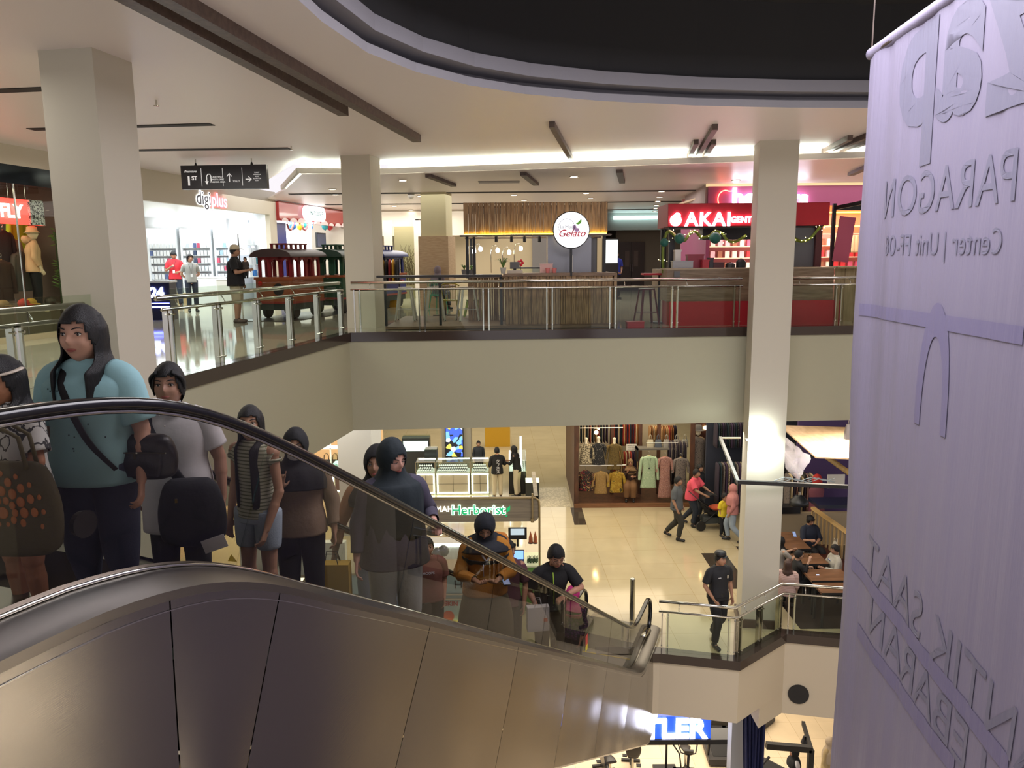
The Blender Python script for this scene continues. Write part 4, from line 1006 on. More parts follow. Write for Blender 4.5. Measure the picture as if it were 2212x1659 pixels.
for px, lab in ((634, 'left'), (665, 'right')):
    mb = MB(); pts = [FP(px-14+i*4, 484+14*math.sin(i*PI/3.5), -.3) for i in range(8)]; mb.tube(pts, .035, 8); o = part('garland', mb, patmat('tinsel', ['#c83a20', '#d8a830', '#8a2a60'], 40), smooth=True); tag(o, 'red and gold tinsel garland in the gift shop, %s one' % lab, 'garland')
q = FP(693, 519, -.6); t = thing('television', 'black framed television hanging in the gift shop', 'television', tuple(q), FRZ); part('frame', MB().bb(-.42, .42, -.03, .03, -.27, .27), blackp, t); part('screen', MB().bb(-.39, .39, -.035, -.02, -.24, .24), mat('tv_screen_blue', '#3a4668', .15), t)
# ------- direction sign
q = Yp(486, 383, 16.6); t = thing('direction_sign', 'black hanging direction sign with 1ST, arrows and white lines of text', 'sign', (q.x, q.y, q.z), math.radians(-3))
sgm = mat('sign_black', '#26262c', .35)
part('panel', MB().bb(-.90, .90, -.06, .06, -.24, .24), sgm, t)
wt = mat('sign_white_print', '#e2e2e2', .5, emit='#e2e2e2', es=.25)
text('lettering', '1', .26, (-.74, -.065, -.08), wt, t, extr=.003, offset=.006); text('lettering', 'ST', .11, (-.62, -.065, -.02), wt, t, extr=.003, offset=.003); text('logo', 'Premiere', .07, (-.70, -.065, .12), wt, t, extr=.003, shear=.4)
for x in (-.47, -.02, .39): part('divider', MB().bb(x-.004, x+.004, -.066, -.06, -.18, .18), wt, t)
mb = MB(); mb.tube([(-.36, -.065, -.13), (-.36, -.065, .02), (-.33, -.065, .06), (-.29, -.065, .06), (-.27, -.065, .02), (-.27, -.065, -.08)], .010, 6); mb.add([(-.40, -.067, -.08), (-.36, -.067, -.15), (-.32, -.067, -.08)], [(0, 1, 2)]); part('arrow', mb, wt, t)
for j, z in enumerate((.02, -.03, -.08)): text('lettering', ['UNIT WEST', 'WEST LOBBY', 'PARKING AREA'][j], .045, (-.13, -.065, z-.02), wt, t, extr=.002)
mb = MB(); mb.bar((.12, -.065, -.10), (.12, -.065, .06), .016, .004, up=(0, 1, 0)); mb.tube([(.07, -.065, .01), (.12, -.065, .07), (.17, -.065, .01)], .009, 6); part('arrow', mb, wt, t); text('lettering', 'TOILET', .045, (.26, -.065, -.09), wt, t, extr=.002)
mb = MB(); mb.tube([(.46, -.065, -.05), (.57, -.065, -.05)], .009, 6); mb.tube([(.52, -.065, .0), (.58, -.065, -.05), (.52, -.065, -.10)], .009, 6); part('arrow', mb, wt, t)
for j, z in enumerate((.08, .04, 0, -.04, -.08)): text('lettering', ['TOILET', 'MUSHOLA', 'ATM', 'ELEVATOR', 'EXIT'][j], .035, (.70, -.065, z), wt, t, extr=.002)
for x in (-.6, .58): part('rod', MB().cyl((x, 0, .24), (x, 0, 3.5-q.z), .012), steel, t); part('rod_foot', MB().lathe([(.03, .24), (.012, .30)], c=(x, 0, 0)), blackp, t)
# ------- children's train
def traincar(name, lab, loc, col, dk, rz, first=False):
    t = thing(name, lab, 'toy train car', loc, rz); body = mat('train_'+col[1:], col, .3); wood = mat('train_orange_wood', '#8c4a28', .3)
    part('chassis', MB().bb(-.48, .48, -.72, .72, .22, .40), mat('train_chassis', '#22302c', .5), t)
    part('lower_body', MB().bb(-.50, .50, -.75, .75, .40, .98), wood if first else body, t)
    part('trim_band', MB().bb(-.515, .515, -.765, .765, .38, .43), mat('train_trim', '#8a2a20', .4), t); part('rail_board', MB().bb(-.53, .53, -.78, .78, .96, 1.02), wood, t)
    # end wall with three arched windows, side walls with arches
    def wallarch(name_, W_, nwin, o, ax, th):
        mb = MB(); sw = W_/nwin; H0, H1 = 1.02, 1.52; ax = V(ax); thv = V(th)
        for i in range(nwin+1):
            x = -W_/2+i*sw; ww = .10 if 0 < i < nwin else .07; xc = x+(0 if 0 < i < nwin else (.035 if i == 0 else -.035)); mb.ext([(xc-ww/2, H0), (xc+ww/2, H0), (xc+ww/2, H1), (xc-ww/2, H1)], o, ax, (0, 0, 1), thv)
        for i in range(nwin):
            cx = -W_/2+(i+.5)*sw; r_ = (sw-.10)/2+.01; z0 = 1.33; poly = [(cx-sw/2, H1), (cx-sw/2, z0)]+[(cx-r_*math.cos(a*PI/8), z0+min(r_, .15)*math.sin(a*PI/8)) for a in range(9)]+[(cx+sw/2, z0), (cx+sw/2, H1)]
            bmv = poly; n_ = len(bmv)
            o_ = V(o); A = [o_+ax*x+V((0, 0, y)) for x, y in bmv]
            # fan strips above the arch
            for k_ in range(len(A)-1):
                x0_, y0_ = bmv[k_]; x1_, y1_ = bmv[k_+1]
                if abs(x1_-x0_) < 1e-6: continue
                mb.ext([(x0_, y0_), (x1_, y1_), (x1_, H1), (x0_, H1)], o, ax, (0, 0, 1), thv)
        part(name_, mb, body, t)
    wallarch('end_wall', .92, 3, (0, -.68, 0), (1, 0, 0), (0, .05, 0)); wallarch('end_wall', .92, 3, (0, .63, 0), (1, 0, 0), (0, .05, 0))
    wallarch('side_wall', 1.32, 4, (-.47, 0, 0), (0, 1, 0), (.05, 0, 0)); wallarch('side_wall', 1.32, 4, (.42, 0, 0), (0, 1, 0), (.05, 0, 0))
    mb = MB(); pr = [(.56*math.cos(PI-a*PI/14), .17*math.sin(a*PI/14)) for a in range(15)]; mb.ext(pr+[(.56, -.03), (-.56, -.03)], (0, -.86, 1.53), (1, 0, 0), (0, 0, 1), (0, 1.72, 0)); part('roof', mb, mat('train_roof_'+dk[1:], dk, .4), t, smooth='auto')
    mb = MB(); mb.bb(-.22, .22, -.45, .45, 1.68, 1.70); mb.bb(-.24, .24, -.47, .47, 1.80, 1.83)
    for x in (-.20, .20):
        for y in (-.44, -.22, 0, .22, .44): mb.bb(x-.02, x+.02, y-.03, y+.03, 1.69, 1.81)
    part('roof_lantern', mb, body, t)
    for x in (-.38, .38):
        for y in (-.48, .48): part('wheel', MB().lathe([(.08, -.05), (.17, -.05), (.19, 0), (.17, .05), (.08, .05)], c=(x, y, .19), ax='X'), blackp, t, smooth='auto')
    if first: part('red_lamp', MB().lathe([(.05, 0), (.06, -.02)], c=(-.38, -.77, .86), ax='Y'), mat('lamp_red', '#c02a20', .3), t); part('round_hatch', MB().lathe([(.15, 0), (.15, -.02)], c=(.12, -.755, .72), ax='Y'), blackp, t)
    return t
td = V((math.sin(.28), math.cos(.28), 0)); tp = V((-5.55, 19.75, 0))
traincar('train_car', 'red front car of the toy train with an orange wood body and arched windows', tuple(tp), '#7c1c22', '#3c2c2c', -.28, True)
traincar('train_car', 'green middle car of the toy train', tuple(tp+td*1.95+V((.28, 0, 0))), '#1f4a34', '#2c4438', -.28)
traincar('train_car', 'blue rear car of the toy train, partly behind the middle column', tuple(tp+td*3.9+V((.56, 0, 0))), '#1c2c6c', '#2c3668', -.28)
q = G(650, 688); tag(part('train_track', MB().bb(-.7, .7, -1.5, 4.8, .0, .012), mat('black_track_mat', '#2a2624', .3), loc=(tp.x+.1, tp.y, 0), rz=-.28), 'dark mat under the toy train', 'mat')
# ------- people of the upper floor
L = onfloor(384, 664); FC = 0.0
redp = mat('red_polo', '#b8202c', .8, bump=.1); greyp = mat('grey_polo', '#9a9c98', .8, bump=.1)
def badge(a): a['P']('lanyard', MB().tube([a['ln']((.05, .10, 1.38)), a['ln']((.0, .16, 1.1)), a['ln']((-.05, .10, 1.38))], .005, 5), blackp); a['P']('id_card', MB().box(a['ln']((0, .165, 1.06)), (.06, .006, .09)), winm, sm=False)
person('man', 'shop assistant in a red polo shirt and dark trousers looking down at a phone', L, toward(L, -.2), hgt(384, 543, L), 1.0, sk='#a07058', hp=.5, eyes='closed', top=('polo', redp, .84, .75, 1.05), bottom=('trousers', mat('navy_trousers', '#1c2436', .8), 1.92), arms=dict(elR=(.23, .05, 1.09), wrR=(.05, .27, 1.20), elL=(-.22, .0, 1.08), wrL=(-.14, .22, 1.05)), extra=badge, vox=.012)
L2 = onfloor(418, 674)
phone('phone in the hand of the shop assistant in red', (L[0]+.08, L[1]-.36, 1.26))
person('woman', 'shop assistant in a grey polo shirt with her hands behind her back', L2, toward(L2, .15), hgt(414, 550, L2), .95, sk='#b08870', hair='tied', bun=True, hy=.2, top=('polo', greyp, .86, .65, 1.0), bottom=('trousers', mat('navy_trousers', '#1c2436')), arms=dict(elR=(.24, -.10, 1.09), wrR=(.08, -.17, .95), elL=(-.24, -.10, 1.09), wrL=(-.08, -.17, .95)), extra=badge, vox=.012)
L3 = onfloor(515, 697)
def ex(a):
    HM = a['HM']; mb = MB(); mb.lathe([(.098, .03), (.096, .07), (.075, .115), (.03, .135), (0, .137)], n=20); mb.v = [tuple(HM @ V(p)) for p in mb.v]; a['P']('cap', mb, mat('beige_cap', '#b4a890', .9), thick=.004)
    mb = MB(); mb.sweep([HM @ V((0, .07, .05)), HM @ V((0, .13, .045)), HM @ V((0, .17, .03))], [.07, .075, .04], [.006, .006, .005], n=12, cap=(True, True)); a['P']('cap_brim', mb, mat('beige_cap', '#b4a890'))
person('man', 'heavy man in a beige cap, black T-shirt and shorts carrying a baby', L3, toward(L3, 1.35), hgt(508, 532, L3), 1.28, sk='#a07860', hair='short', hy=0, top=('tee', blackc, .80, .85, 1.05), bottom=('trousers', mat('beige_shorts', '#a89c84', .85), 1.05, 1.0), extra=ex, arms=dict(elR=(.27, .08, 1.09), wrR=(.05, .30, 1.14), elL=(-.27, .02, 1.08), wrL=(-.24, .10, .86)), vox=.012, shoes='#4a3c34')
fx, fy = math.cos(toward(L3, 1.35)+PI/2), math.sin(toward(L3, 1.35)+PI/2)
person('baby', 'baby in dark clothes carried on the chest of the man in the cap', (L3[0]+fx*.24, L3[1]+fy*.24, .98), toward(L3, -.3), .50, 1.5, sk='#b08870', hs=1.6, hair='short', top=('tee', mat('baby_dark_print', '#3c3430', .8), .84, 1.2), bottom=('trousers', blackp), vox=.02, arms=dict(), shoes=None)
L4 = (tp.x+td.x*2.6+.3, tp.y+td.y*2.6, .42)
person('boy', 'boy sitting in the green toy train car', L4, toward(L4, .9), 1.15, 1.1, sk='#8c6450', hair='fringe', top=('tee', mat('grey_tee', '#8c8c8a', .8), .84, .8), bottom=('trousers', blackp), sit=True, vox=.014)
# ================================================================== UPPER FLOOR, BACK REGION
def slatwall(mb, x0, x1, y, z0, z1, w0=.075, depth=.03, seed=1, mi=0):
    random.seed(seed); x = x0
    while x < x1-.01:
        w_ = random.choice([.05, .07, .10, .12]); w_ = min(w_, x1-x); dd = random.choice([0, .012, .028]); mb.bb(x+.004, x+w_-.004, y-dd-.012, y+.02, z0, z1, mi=mi); x += w_
    return mb
slatm = woodmat('weathered_slat_wood', '#6e553c', '#a08260', (9, 9, .8), .75, 4)
platm = woodmat('platform_wood', '#5a4634', '#7a6148', (1, 8, 8), .6)
struct('wall_back', MB().bb(-9, -5.4, 30, 30.1, 0, 3.26), white)
struct('wall_back', MB().bb(-5.4, -1.3, 30, 30.1, 2.3, 3.26), white)
struct('wall_back', MB().bb(-5.4, 3.6, 31.0, 31.1, 0, 3.26), mat('beige_lit_panel', '#b8a888', .6))
area('corridor_light', (-3.5, 28.5, 3.1), 3, 60, NEUT, sy=2)
# dark door frame with stone wall and lantern
y_ = 29.8; a = Yp(901, 590, y_); b = Yp(950, 590, y_)
t = thing('stone_doorway', 'dark wood framed opening with a stone wall and a wall lantern, left of the oak clad column', 'doorway', ((a.x+b.x)/2, y_, 0)); w_ = b.x-a.x
part('frame', MB().bb(-w_/2, -w_/2+.12, -.1, .1, 0, 2.9).bb(w_/2-.12, w_/2, -.1, .1, 0, 2.9).bb(-w_/2, w_/2, -.1, .1, 2.78, 2.9), mat('dark_walnut', '#3a2820', .5), t)
part('wood_panel', MB().bb(-w_/2+.12, w_/2-.12, -.02, .08, 2.4, 2.78), slatm, t); part('stone_wall', MB().bb(-w_/2+.12, w_/2-.12, -.02, .08, 0, 2.4), patmat('dark_stone', ['#2e3236', '#3a4044', '#454c50', '#3a4044'], 5), t)
q = Yp(925, 540, y_-.2); t = thing('wall_lantern', 'small glowing wall lantern on the dark stone wall', 'lantern', (q.x, y_-.12, q.z)); part('lamp', MB().lathe([(.05, -.12), (.10, .10), (.02, .16)], n=6), emat('lantern_glow', '#ffc860', 8), t); part('bracket', MB().box((0, .05, -.1), (.04, .1, .2)), blackp, t)
# glass shop with reeds
a = Yp(850, 590, 28.5); b = Yp(898, 590, 28.5)
t = thing('shop_window', 'glass display window with dried grasses left of the stone doorway', 'shop window', (0, 28.5, 0)); part('backing', MB().bb(a.x, b.x, .5, .55, 0, 2.6), mat('beige_backing', '#a89878', .6), t); part('pane', MB().bb(a.x, b.x, -.01, .01, 0, 2.6), glass, t); part('frame', MB().bb(b.x-.02, b.x+.22, -.05, .05, 0, 2.8).bb(a.x-.3, a.x, -.05, .05, 0, 2.8), white, t)
mb = MB(); random.seed(5)
for i in range(26):
    x = random.uniform(a.x+.2, b.x-.1); h = random.uniform(.6, 1.5); mb.tube([(x, .3, .5), (x+random.uniform(-.1, .1), .25, .5+h*.6), (x+random.uniform(-.35, .35), .2, .5+h)], [.01, .012, .004], 5)
part('dried_grasses', mb, mat('dried_grass', '#5c4a30', .9), t)
# dark double door, far beige walls, lit panels on the right
y_ = 33.0
for (p0, p1, za, zb, m, y2) in [(1150, 1205, 0, 3.2, mat('grey_curtain', '#7a7674', .8), 30.9), (1330, 1440, 0, 2.6, mat('taupe_wall', '#6e655a', .8), 34), (1440, 1500, 0, 3.2, mat('taupe_wall', '#6e655a'), 34)]:
    a = Yp(p0, 560, y2); b = Yp(p1, 560, y2); struct('wall_back', MB().bb(a.x, b.x, y2, y2+.1, za, zb), m)
a = Yp(1296, 560, 33.2); b = Yp(1440, 560, 33.2); zt = Yp(1350, 478, 33.2).z; struct('wall_back', MB().bb(a.x, b.x, 33.2, 33.6, 2.55, 3.26), mat('grey_beam', '#8a8884', .6))
a = Yp(1335, 600, 33.9); b = Yp(1392, 600, 33.9); zt = Yp(1360, 523, 33.9).z
t = thing('double_door', 'dark brown double door with two narrow windows at the end of the corridor', 'door', ((a.x+b.x)/2, 33.95, 0)); w_ = b.x-a.x
for q in (-1, 1):
    o = part('door_leaf', MB().bb(q*w_/4-w_/4+.01, q*w_/4+w_/4-.01, -.05, .04, 0, zt), mat('door_dark_brown', '#2c2522', .4), t); part('window', MB().bb(q*w_/6-.09, q*w_/6+.09, -.06, -.05, zt*.5, zt*.82), mat('door_glass', '#5a5450', .1), o); part('door_handle', MB().cyl((q*.05, -.09, zt*.4), (q*.05, -.09, zt*.55), .012), steel, o)
a = Yp(1303, 560, 26.5); b = Yp(1334, 560, 26.5); z1, z0 = Yp(1318, 518, 26.5).z, Yp(1318, 568, 26.5).z
t = thing('lit_panel', 'glowing white advertising panel right of the gelato kiosk', 'light box', ((a.x+b.x)/2, 26.5, 0)); part('frame', MB().bb(-(b.x-a.x)/2-.03, (b.x-a.x)/2+.03, 0, .1, 0, z1+.04), blackp, t); part('screen', MB().bb(-(b.x-a.x)/2, (b.x-a.x)/2, -.01, 0, z0, z1), emat('panel_glow', '#e8f4f4', .8), t)
a = Yp(1325, 462, 33.1); b = Yp(1437, 462, 33.1); tag(part('cove_light', MB().bb(a.x, b.x, 33.0, 33.1, 2.98, 3.12), emat('cool_strip', '#cff6f4', 2.5)), 'cool white light strip over the corridor on the right', 'light')
# clothes rack and yellow stand behind the middle column
q = G(838, 668); t = thing('clothes_rack', 'small rack with dark and yellow clothes right of the middle column', 'clothes rack', (q.x, q.y, 0)); part('frame', MB().tube([(-.35, 0, 0), (-.35, 0, 1.45), (.35, 0, 1.45), (.35, 0, 0)], .015, 6), blackp, t)
for i in range(7): mb = MB(); mb.sweep([(-.3+i*.1, 0, 1.42), (-.3+i*.1, 0, 1.3), (-.3+i*.1, 0, .75)], [.02, .04, .04], [.02, .22, .24], n=10, fold=.2, seed=i, cap=(True, True)); part('garment', mb, [mat('c_blk', '#1c1a1c', .9), mat('c_yel', '#c0902c', .9), mat('c_red', '#8c2428', .9)][i*5 % 3], t, smooth=True)
q = G(842, 660); t = thing('stand', 'yellow and red display stand beside the clothes rack', 'stand', (q.x+.2, q.y-.8, 0)); part('body', MB().bb(-.18, .18, -.1, .1, 0, .75), mat('c_yel', '#c0902c'), t); part('top', MB().bb(-.35, .35, -.2, .2, .75, .82), mat('c_red', '#8c2428'), t)
# ================================================================== GELATO KIOSK
kx0, kx1, ky = -.95, 2.08, 16.05
gk = thing('gelato_kiosk', 'gelato kiosk clad in vertical weathered wood slats with a wooden canopy', 'kiosk', (0, 0, 0))
part('counter_front', slatwall(MB(), -.12, kx1, ky, .06, 1.05, seed=3), slatm, gk)
part('counter_body', MB().bb(-.10, kx1-.02, ky+.03, ky+.6, 0, 1.03), woodb, gk); part('counter_top', MB().bb(-.16, kx1+.06, ky-.06, ky+.64, 1.05, 1.11), woodmat('counter_top_wood', '#6e5844', '#8a7058', (1, 6, 6)), gk)
mb = MB(); 
for i in range(22): mb.bb(kx1, kx1+.03, ky+.1+i*.075, ky+.165+i*.075, .05, 1.05)
part('counter_side', mb, slatm, gk)
part('side_frame', MB().bb(kx1+.03, kx1+.09, ky+.02, ky+1.8, 1.0, 1.10).bb(kx1+.03, kx1+.09, ky+.02, ky+.09, 0, 1.0), woodmat('pale_frame', '#8f7350', '#a3865f'), gk)
part('rear_counter_front', slatwall(MB(), kx0, -.1, 17.2, .06, 1.0, seed=9), slatm, gk); part('rear_counter_top', MB().bb(kx0-.3, -.05, 17.1, 17.7, 1.0, 1.05), woodmat('counter_top_wood', '#6e5844', '#8a7058'), gk)
part('canopy_front', slatwall(MB(), -.98, 2.02, 16.55, 1.93, 2.56, seed=5), slatm, gk)
mb = MB()
for i in range(24): mb.bb(2.0, 2.03, 16.6+i*.075, 16.67+i*.075, 1.93, 2.56)
part('canopy_side', mb, slatm, gk); part('canopy_roof', MB().bb(-.98, 2.0, 16.58, 18.6, 2.45, 2.5), woodb, gk)
part('canopy_shelf', MB().bb(-1.06, 2.1, 16.45, 16.75, 1.87, 1.90).bb(-1.06, 2.1, 18.3, 18.6, 1.87, 1.90), woodb, gk)
part('led_strip', MB().bb(-.96, 2.0, 16.49, 16.51, 1.905, 1.92), emat('yellow_led', '#ffcf28', 16), gk)
for x, y in ((-.92, 16.7), (1.98, 16.7), (-.92, 18.4), (1.98, 18.4), (-.80, 17.3)): part('post', MB().bb(x-.03, x+.03, y-.03, y+.03, 1.0, 1.9), blackp, gk)
part('platform', MB().bb(-2.55, 2.14, 15.72, 18.7, .015, .07), platm, gk)
area('kiosk_light', (.5, 17.4, 2.35), 2.2, 22, WARM, sy=1.2)
for i in range(4): q = Yp([1072, 1105, 1133, 1165][i], 512, 16.9); t = thing('spotlight', 'small black track spotlight under the gelato kiosk canopy, %s from the left' % ['first', 'second', 'third', 'fourth'][i], 'spotlight', tuple(q)); part('head', MB().cyl((0, 0, 0), (0, -.03, -.10), .035), blackp, t); part('arm', MB().cyl((0, 0, 0), (0, 0, .05), .01), blackp, t)
# round sign
q = Yp(1234, 497, 16.0); t = thing('round_sign', 'round glowing white gelato sign with red script on a dark pole', 'sign', tuple(q))
part('face', MB().lathe([(.355, .06), (.355, -.06)], ax='Y', n=48), emat('sign_face_glow', '#fbfbff', .6), t); mb = MB(); mb.tube([(.362*math.cos(a*PI/24), 0, .362*math.sin(a*PI/24)) for a in range(48)], .014, 8, closed=True); part('rim', mb, blackp, t)
part('pole', MB().bb(-.02, .02, -.02, .02, -1.0+.08, -.36), blackp, t)
text('lettering', 'Gelato', .20, (0, -.065, -.07), mat('script_red', '#d8203c', .5), t, extr=.003, shear=.35, offset=.002); text('lettering', 'La Moda', .09, (-.08, -.065, .06), mat('script_grey', '#5a5a6a', .5), t, extr=.003); text('lettering', 'GELATO', .035, (.0, -.065, -.20), mat('script_gold', '#d8a050', .5), t, extr=.002)
mb = MB(); mb.tube([(-.10+.16*math.cos(a*PI/14), -.065, .06+.16*math.sin(a*PI/14)) for a in range(28)], .004, 6, closed=True); part('ring', mb, mat('script_grey', '#5a5a6a'), t)
mb = MB(); mb.sweep([(.09, -.065, .12), (.14, -.065, .13), (.18, -.065, .17), (.19, -.065, .22)], [.004, .025, .022, .003], [.004]*4, n=10, ref=(0, 0, 1)); part('green_leaf', mb, mat('leaf_bright', '#68c030', .5), t)
mb = MB(); mb.ball((.06, -.06, .05), (.04, .006, .05)); mb.ball((.11, -.06, .0), (.05, .006, .04)); part('fruit_shapes', mb, mat('fruit_lilac', '#c8a0d8', .5), t)
# steel fridges and machines
frm = mat('fridge_steel', '#77777a', .3, .9, bump=.05, bs=6)
t = thing('fridge', 'tall grey steel fridge behind the round gelato sign', 'fridge', (1.40, 16.95, .07)); part('body', MB().bb(-.62, .30, -.3, .35, 0, 1.93), frm, t)
for x in (-.15,): part('door_gap', MB().bb(x-.006, x+.006, -.31, -.30, .1, 1.85), blackp, t)
part('side_unit', MB().bb(.30, .42, -.2, .35, 0, 1.75), mat('grey_plastic', '#5c5c5e', .5), t); part('handle', MB().cyl((-.10, -.34, .9), (-.10, -.34, 1.4), .012), steel, t)
# lamps with bare bulbs on gooseneck holders
for i, (px, py) in enumerate([(1024, 543), (1038, 538), (1075, 541), (1100, 545), (1125, 537)]):
    y2 = 17.6; q = Yp(px, py, y2); t = thing('bulb_lamp', 'bare glowing bulb on a curved arm inside the gelato kiosk, %s from the left' % ['first', 'second', 'third', 'fourth', 'fifth'][i], 'lamp', (q.x, y2, q.z), group='bulb lamps in the gelato kiosk')
    part('bulb', MB().ball((0, 0, 0), (.045, .045, .055)), emat('bulb_warm' if i > 1 else 'bulb_white', '#ffe0a8' if i > 1 else '#f4fcff', 14), t, smooth=True); part('arm', MB().tube([(0, 0, .05), (-.04, 0, .12), (-.12, 0, .10), (-.15, 0, -.05), (-.15, 0, 1.1-q.z)], .008, 6), steel, t, smooth=True)
# back counter and items
t = thing('ice_cream_display', 'white glass fronted ice cream display inside the gelato kiosk', 'display case', (.55, 17.3, .07)); part('body', MB().bb(-.55, .70, -.3, .3, 0, .95), mat('cream_metal', '#c4bca8', .4), t); part('glass_front', MB().bb(-.55, .70, -.32, -.30, .95, 1.12), glass, t); part('rim', MB().bb(-.57, .72, -.33, .3, 1.12, 1.15), blackp, t)
def potted(px, py, y2, h, lab, n=16, L=.22, col='#5a7a3c', potc='#b8b4a8', seed=1, base=1.11):
    q = Yp(px, py, y2); t = thing('potted_plant', lab, 'plant', (q.x, y2, base)); part('pot', MB().lathe([(.045, 0), (.065, h), (.07, h), (.055, h-.01)], n=16), mat('pot_'+potc[1:], potc, .6), t, smooth='auto')
    mb = MB(); random.seed(seed)
    for i in range(n):
        a = random.uniform(0, 2*PI); l = L*random.uniform(.6, 1.1); d_ = V((math.cos(a), math.sin(a), 0)); s_ = V((-d_.y, d_.x, 0))*.013
        c0 = V((0, 0, h-.01)); c1 = c0+d_*l*.4+V((0, 0, l*.75)); c2 = c0+d_*l*.85+V((0, 0, l*.6))
        mb.add([c0-s_*.5, c0+s_*.5, c1+s_, c1-s_, c2], [(0, 1, 2, 3), (3, 2, 4)])
    part('leaves', mb, mat('leaf_'+col[1:], col, .5), t); return t
potted(1087, 590, 16.1, .12, 'spiky green plant in a white pot on the gelato kiosk counter', 22, .26)
potted(1003, 590, 17.3, .13, 'small plant in a grey pot at the left end of the rear counter', 14, .16, potc='#6c6a68', seed=3, base=1.05)
potted(1018, 590, 17.4, .12, 'small plant in a grey pot right of the other grey pot', 12, .14, potc='#6c6a68', seed=4, base=1.05)
q = Yp(1112, 580, 16.3); t = thing('cash_register', 'small cash register with red flower decoration on the gelato counter', 'cash register', (q.x, 16.3, 1.11)); part('base', MB().bb(-.16, .16, -.12, .12, 0, .06), mat('cream_plastic', '#c8bca8', .4), t); part('screen', MB().box((0, 0, .16), (.20, .03, .14), rx=-.3), mat('grey_plastic', '#5c5c5e'), t); part('stand', MB().bb(-.03, .03, -.02, .03, .05, .12), blackp, t)
t = thing('artificial_flower', 'red flower on the gelato kiosk counter', 'flower', (q.x+.12, 16.4, 1.32)); mb = MB(); [mb.ball((.045*math.cos(i*1.256), 0, .045*math.sin(i*1.256)), (.03, .02, .03), 8) for i in range(5)]; part('petals', mb, mat('petal_red', '#d82038', .5), t, smooth=True); part('stem', MB().cyl((0, 0, -.21), (0, 0, 0), .006), mat('stem_green', '#3c4a28'), t)
q = Yp(1180, 575, 16.4); t = thing('tissue_box', 'pale pink box standing on the gelato kiosk counter', 'box', (q.x, 16.4, 1.11)); part('body', MB().bb(-.13, .13, -.06, .06, 0, .17), mat('pale_pink', '#d8b0a8', .6), t); part('lid', MB().bb(-.14, .14, -.07, .07, .17, .19), mat('pale_pink', '#d8b0a8'), t)
for i, x in enumerate((.02, .16)): t = thing('cup', 'pinkish plastic cup on the gelato counter in front of the pink box, %s one' % ('left', 'right')[i], 'cup', (q.x+x, 16.2, 1.11)); part('body', MB().lathe([(.035, 0), (.05, .10)], n=14), mat('cup_pink', '#d87c78', .4), t)
# ---- bar with black rail, stools, chairs, sitting woman
t = thing('bar_table', 'long black topped bar counter on black posts left of the gelato kiosk', 'bar table', (0, 15.95, 0)); a = Yp(817, 596, 15.95); b = Yp(1084, 596, 15.95); z_ = Yp(950, 594, 15.95).z
part('top', MB().bb(a.x-.02, b.x, -.12, .12, z_-.05, z_), mat('dark_top', '#241f1c', .35), t)
for px in (833, 951, 1083): x = Yp(px, 650, 15.95).x; part('leg', MB().bb(x-.025, x+.025, -.025, .025, .07, z_-.05), blackp, t)
def stool(name, lab, loc, m, H=.75, rz=0, grp=None):
    t = thing(name, lab, 'stool', loc, rz, grp); part('seat', MB().sweep([(0, 0, H-.03), (0, 0, H-.005), (0, 0, H)], [.15, .155, .14], [.15, .155, .14], n=28, sq=4, cap=(True, True)), m, t, smooth='auto')
    for x in (-1, 1):
        for y in (-1, 1): part('leg', MB().bar((x*.12, y*.12, H-.03), (x*.21, y*.21, .0), .045, .02, up=(x, y, 0)), m, t); part('foot', MB().cyl((x*.21, y*.21, 0), (x*.209, y*.209, .02), .016), blackp, t)
    for z in (.25,): 
        r_ = .12+(.09*(H-z)/H)
        for (x0, y0), (x1, y1) in (((-1, -1), (1, -1)), ((1, -1), (1, 1)), ((1, 1), (-1, 1)), ((-1, 1), (-1, -1))): part('footrest', MB().bar((x0*r_, y0*r_, z), (x1*r_, y1*r_, z), .02, .012), m, t)
    return t
whm = mat('white_metal_paint', '#bdbdb0', .35)
for i, px in enumerate((878, 940, 1010)): q = G(px, 699); stool('bar_stool', 'white metal bar stool, the %s of three by the bar counter' % ('left', 'middle', 'right')[i], (q.x, q.y, .07), whm, .74, .15*i, 'white bar stools')
def windsor(lab, loc, m, rz):
    t = thing('chair', lab, 'chair', loc, rz); part('seat', MB().sweep([(0, 0, .42), (0, 0, .45)], [.21, .21], [.20, .20], n=24, sq=3, cap=(True, True)), m, t, smooth='auto')
    for x in (-1, 1):
        for y in (-1, 1): part('leg', MB().cyl((x*.14, y*.14, .43), (x*.19, y*.19, 0), [.016, .012], 8), m, t)
    for i in range(7): x = -.17+i*.057; part('spindle', MB().cyl((x, .17, .45), (x*1.15, .24, .80), .007, 6), m, t)
    part('back_rail', MB().tube([(-.22, .235, .78), (-.12, .25, .83), (0, .255, .84), (.12, .25, .83), (.22, .235, .78)], .016, 8), m, t, smooth=True); return t
yel = mat('mustard_chair_paint', '#8f8420', .45)
q = G(975, 690); windsor('yellow spindle back chair behind the bar counter', (q.x, q.y, .02), yel, PI)
q = G(1022, 690); stool('stool', 'low lime green stool right of the yellow chair', (q.x, q.y, .02), mat('lime_paint', '#7a9428', .45), .45)
q = G(968, 684); t = thing('table', 'small round wooden table with a black pedestal behind the bar', 'table', (q.x-.1, q.y+.3, 0)); part('top', MB().lathe([(.30, .72), (.30, .75)], n=28), woodb, t); part('pedestal', MB().cyl((0, 0, 0), (0, 0, .72), .03), blackp, t); part('foot', MB().bb(-.3, .3, -.04, .04, 0, .03).bb(-.04, .04, -.3, .3, 0, .03), blackp, t)
q = G(945, 672); L = (q.x, q.y+.3, 0); hz2 = hgt(935, 556, L)
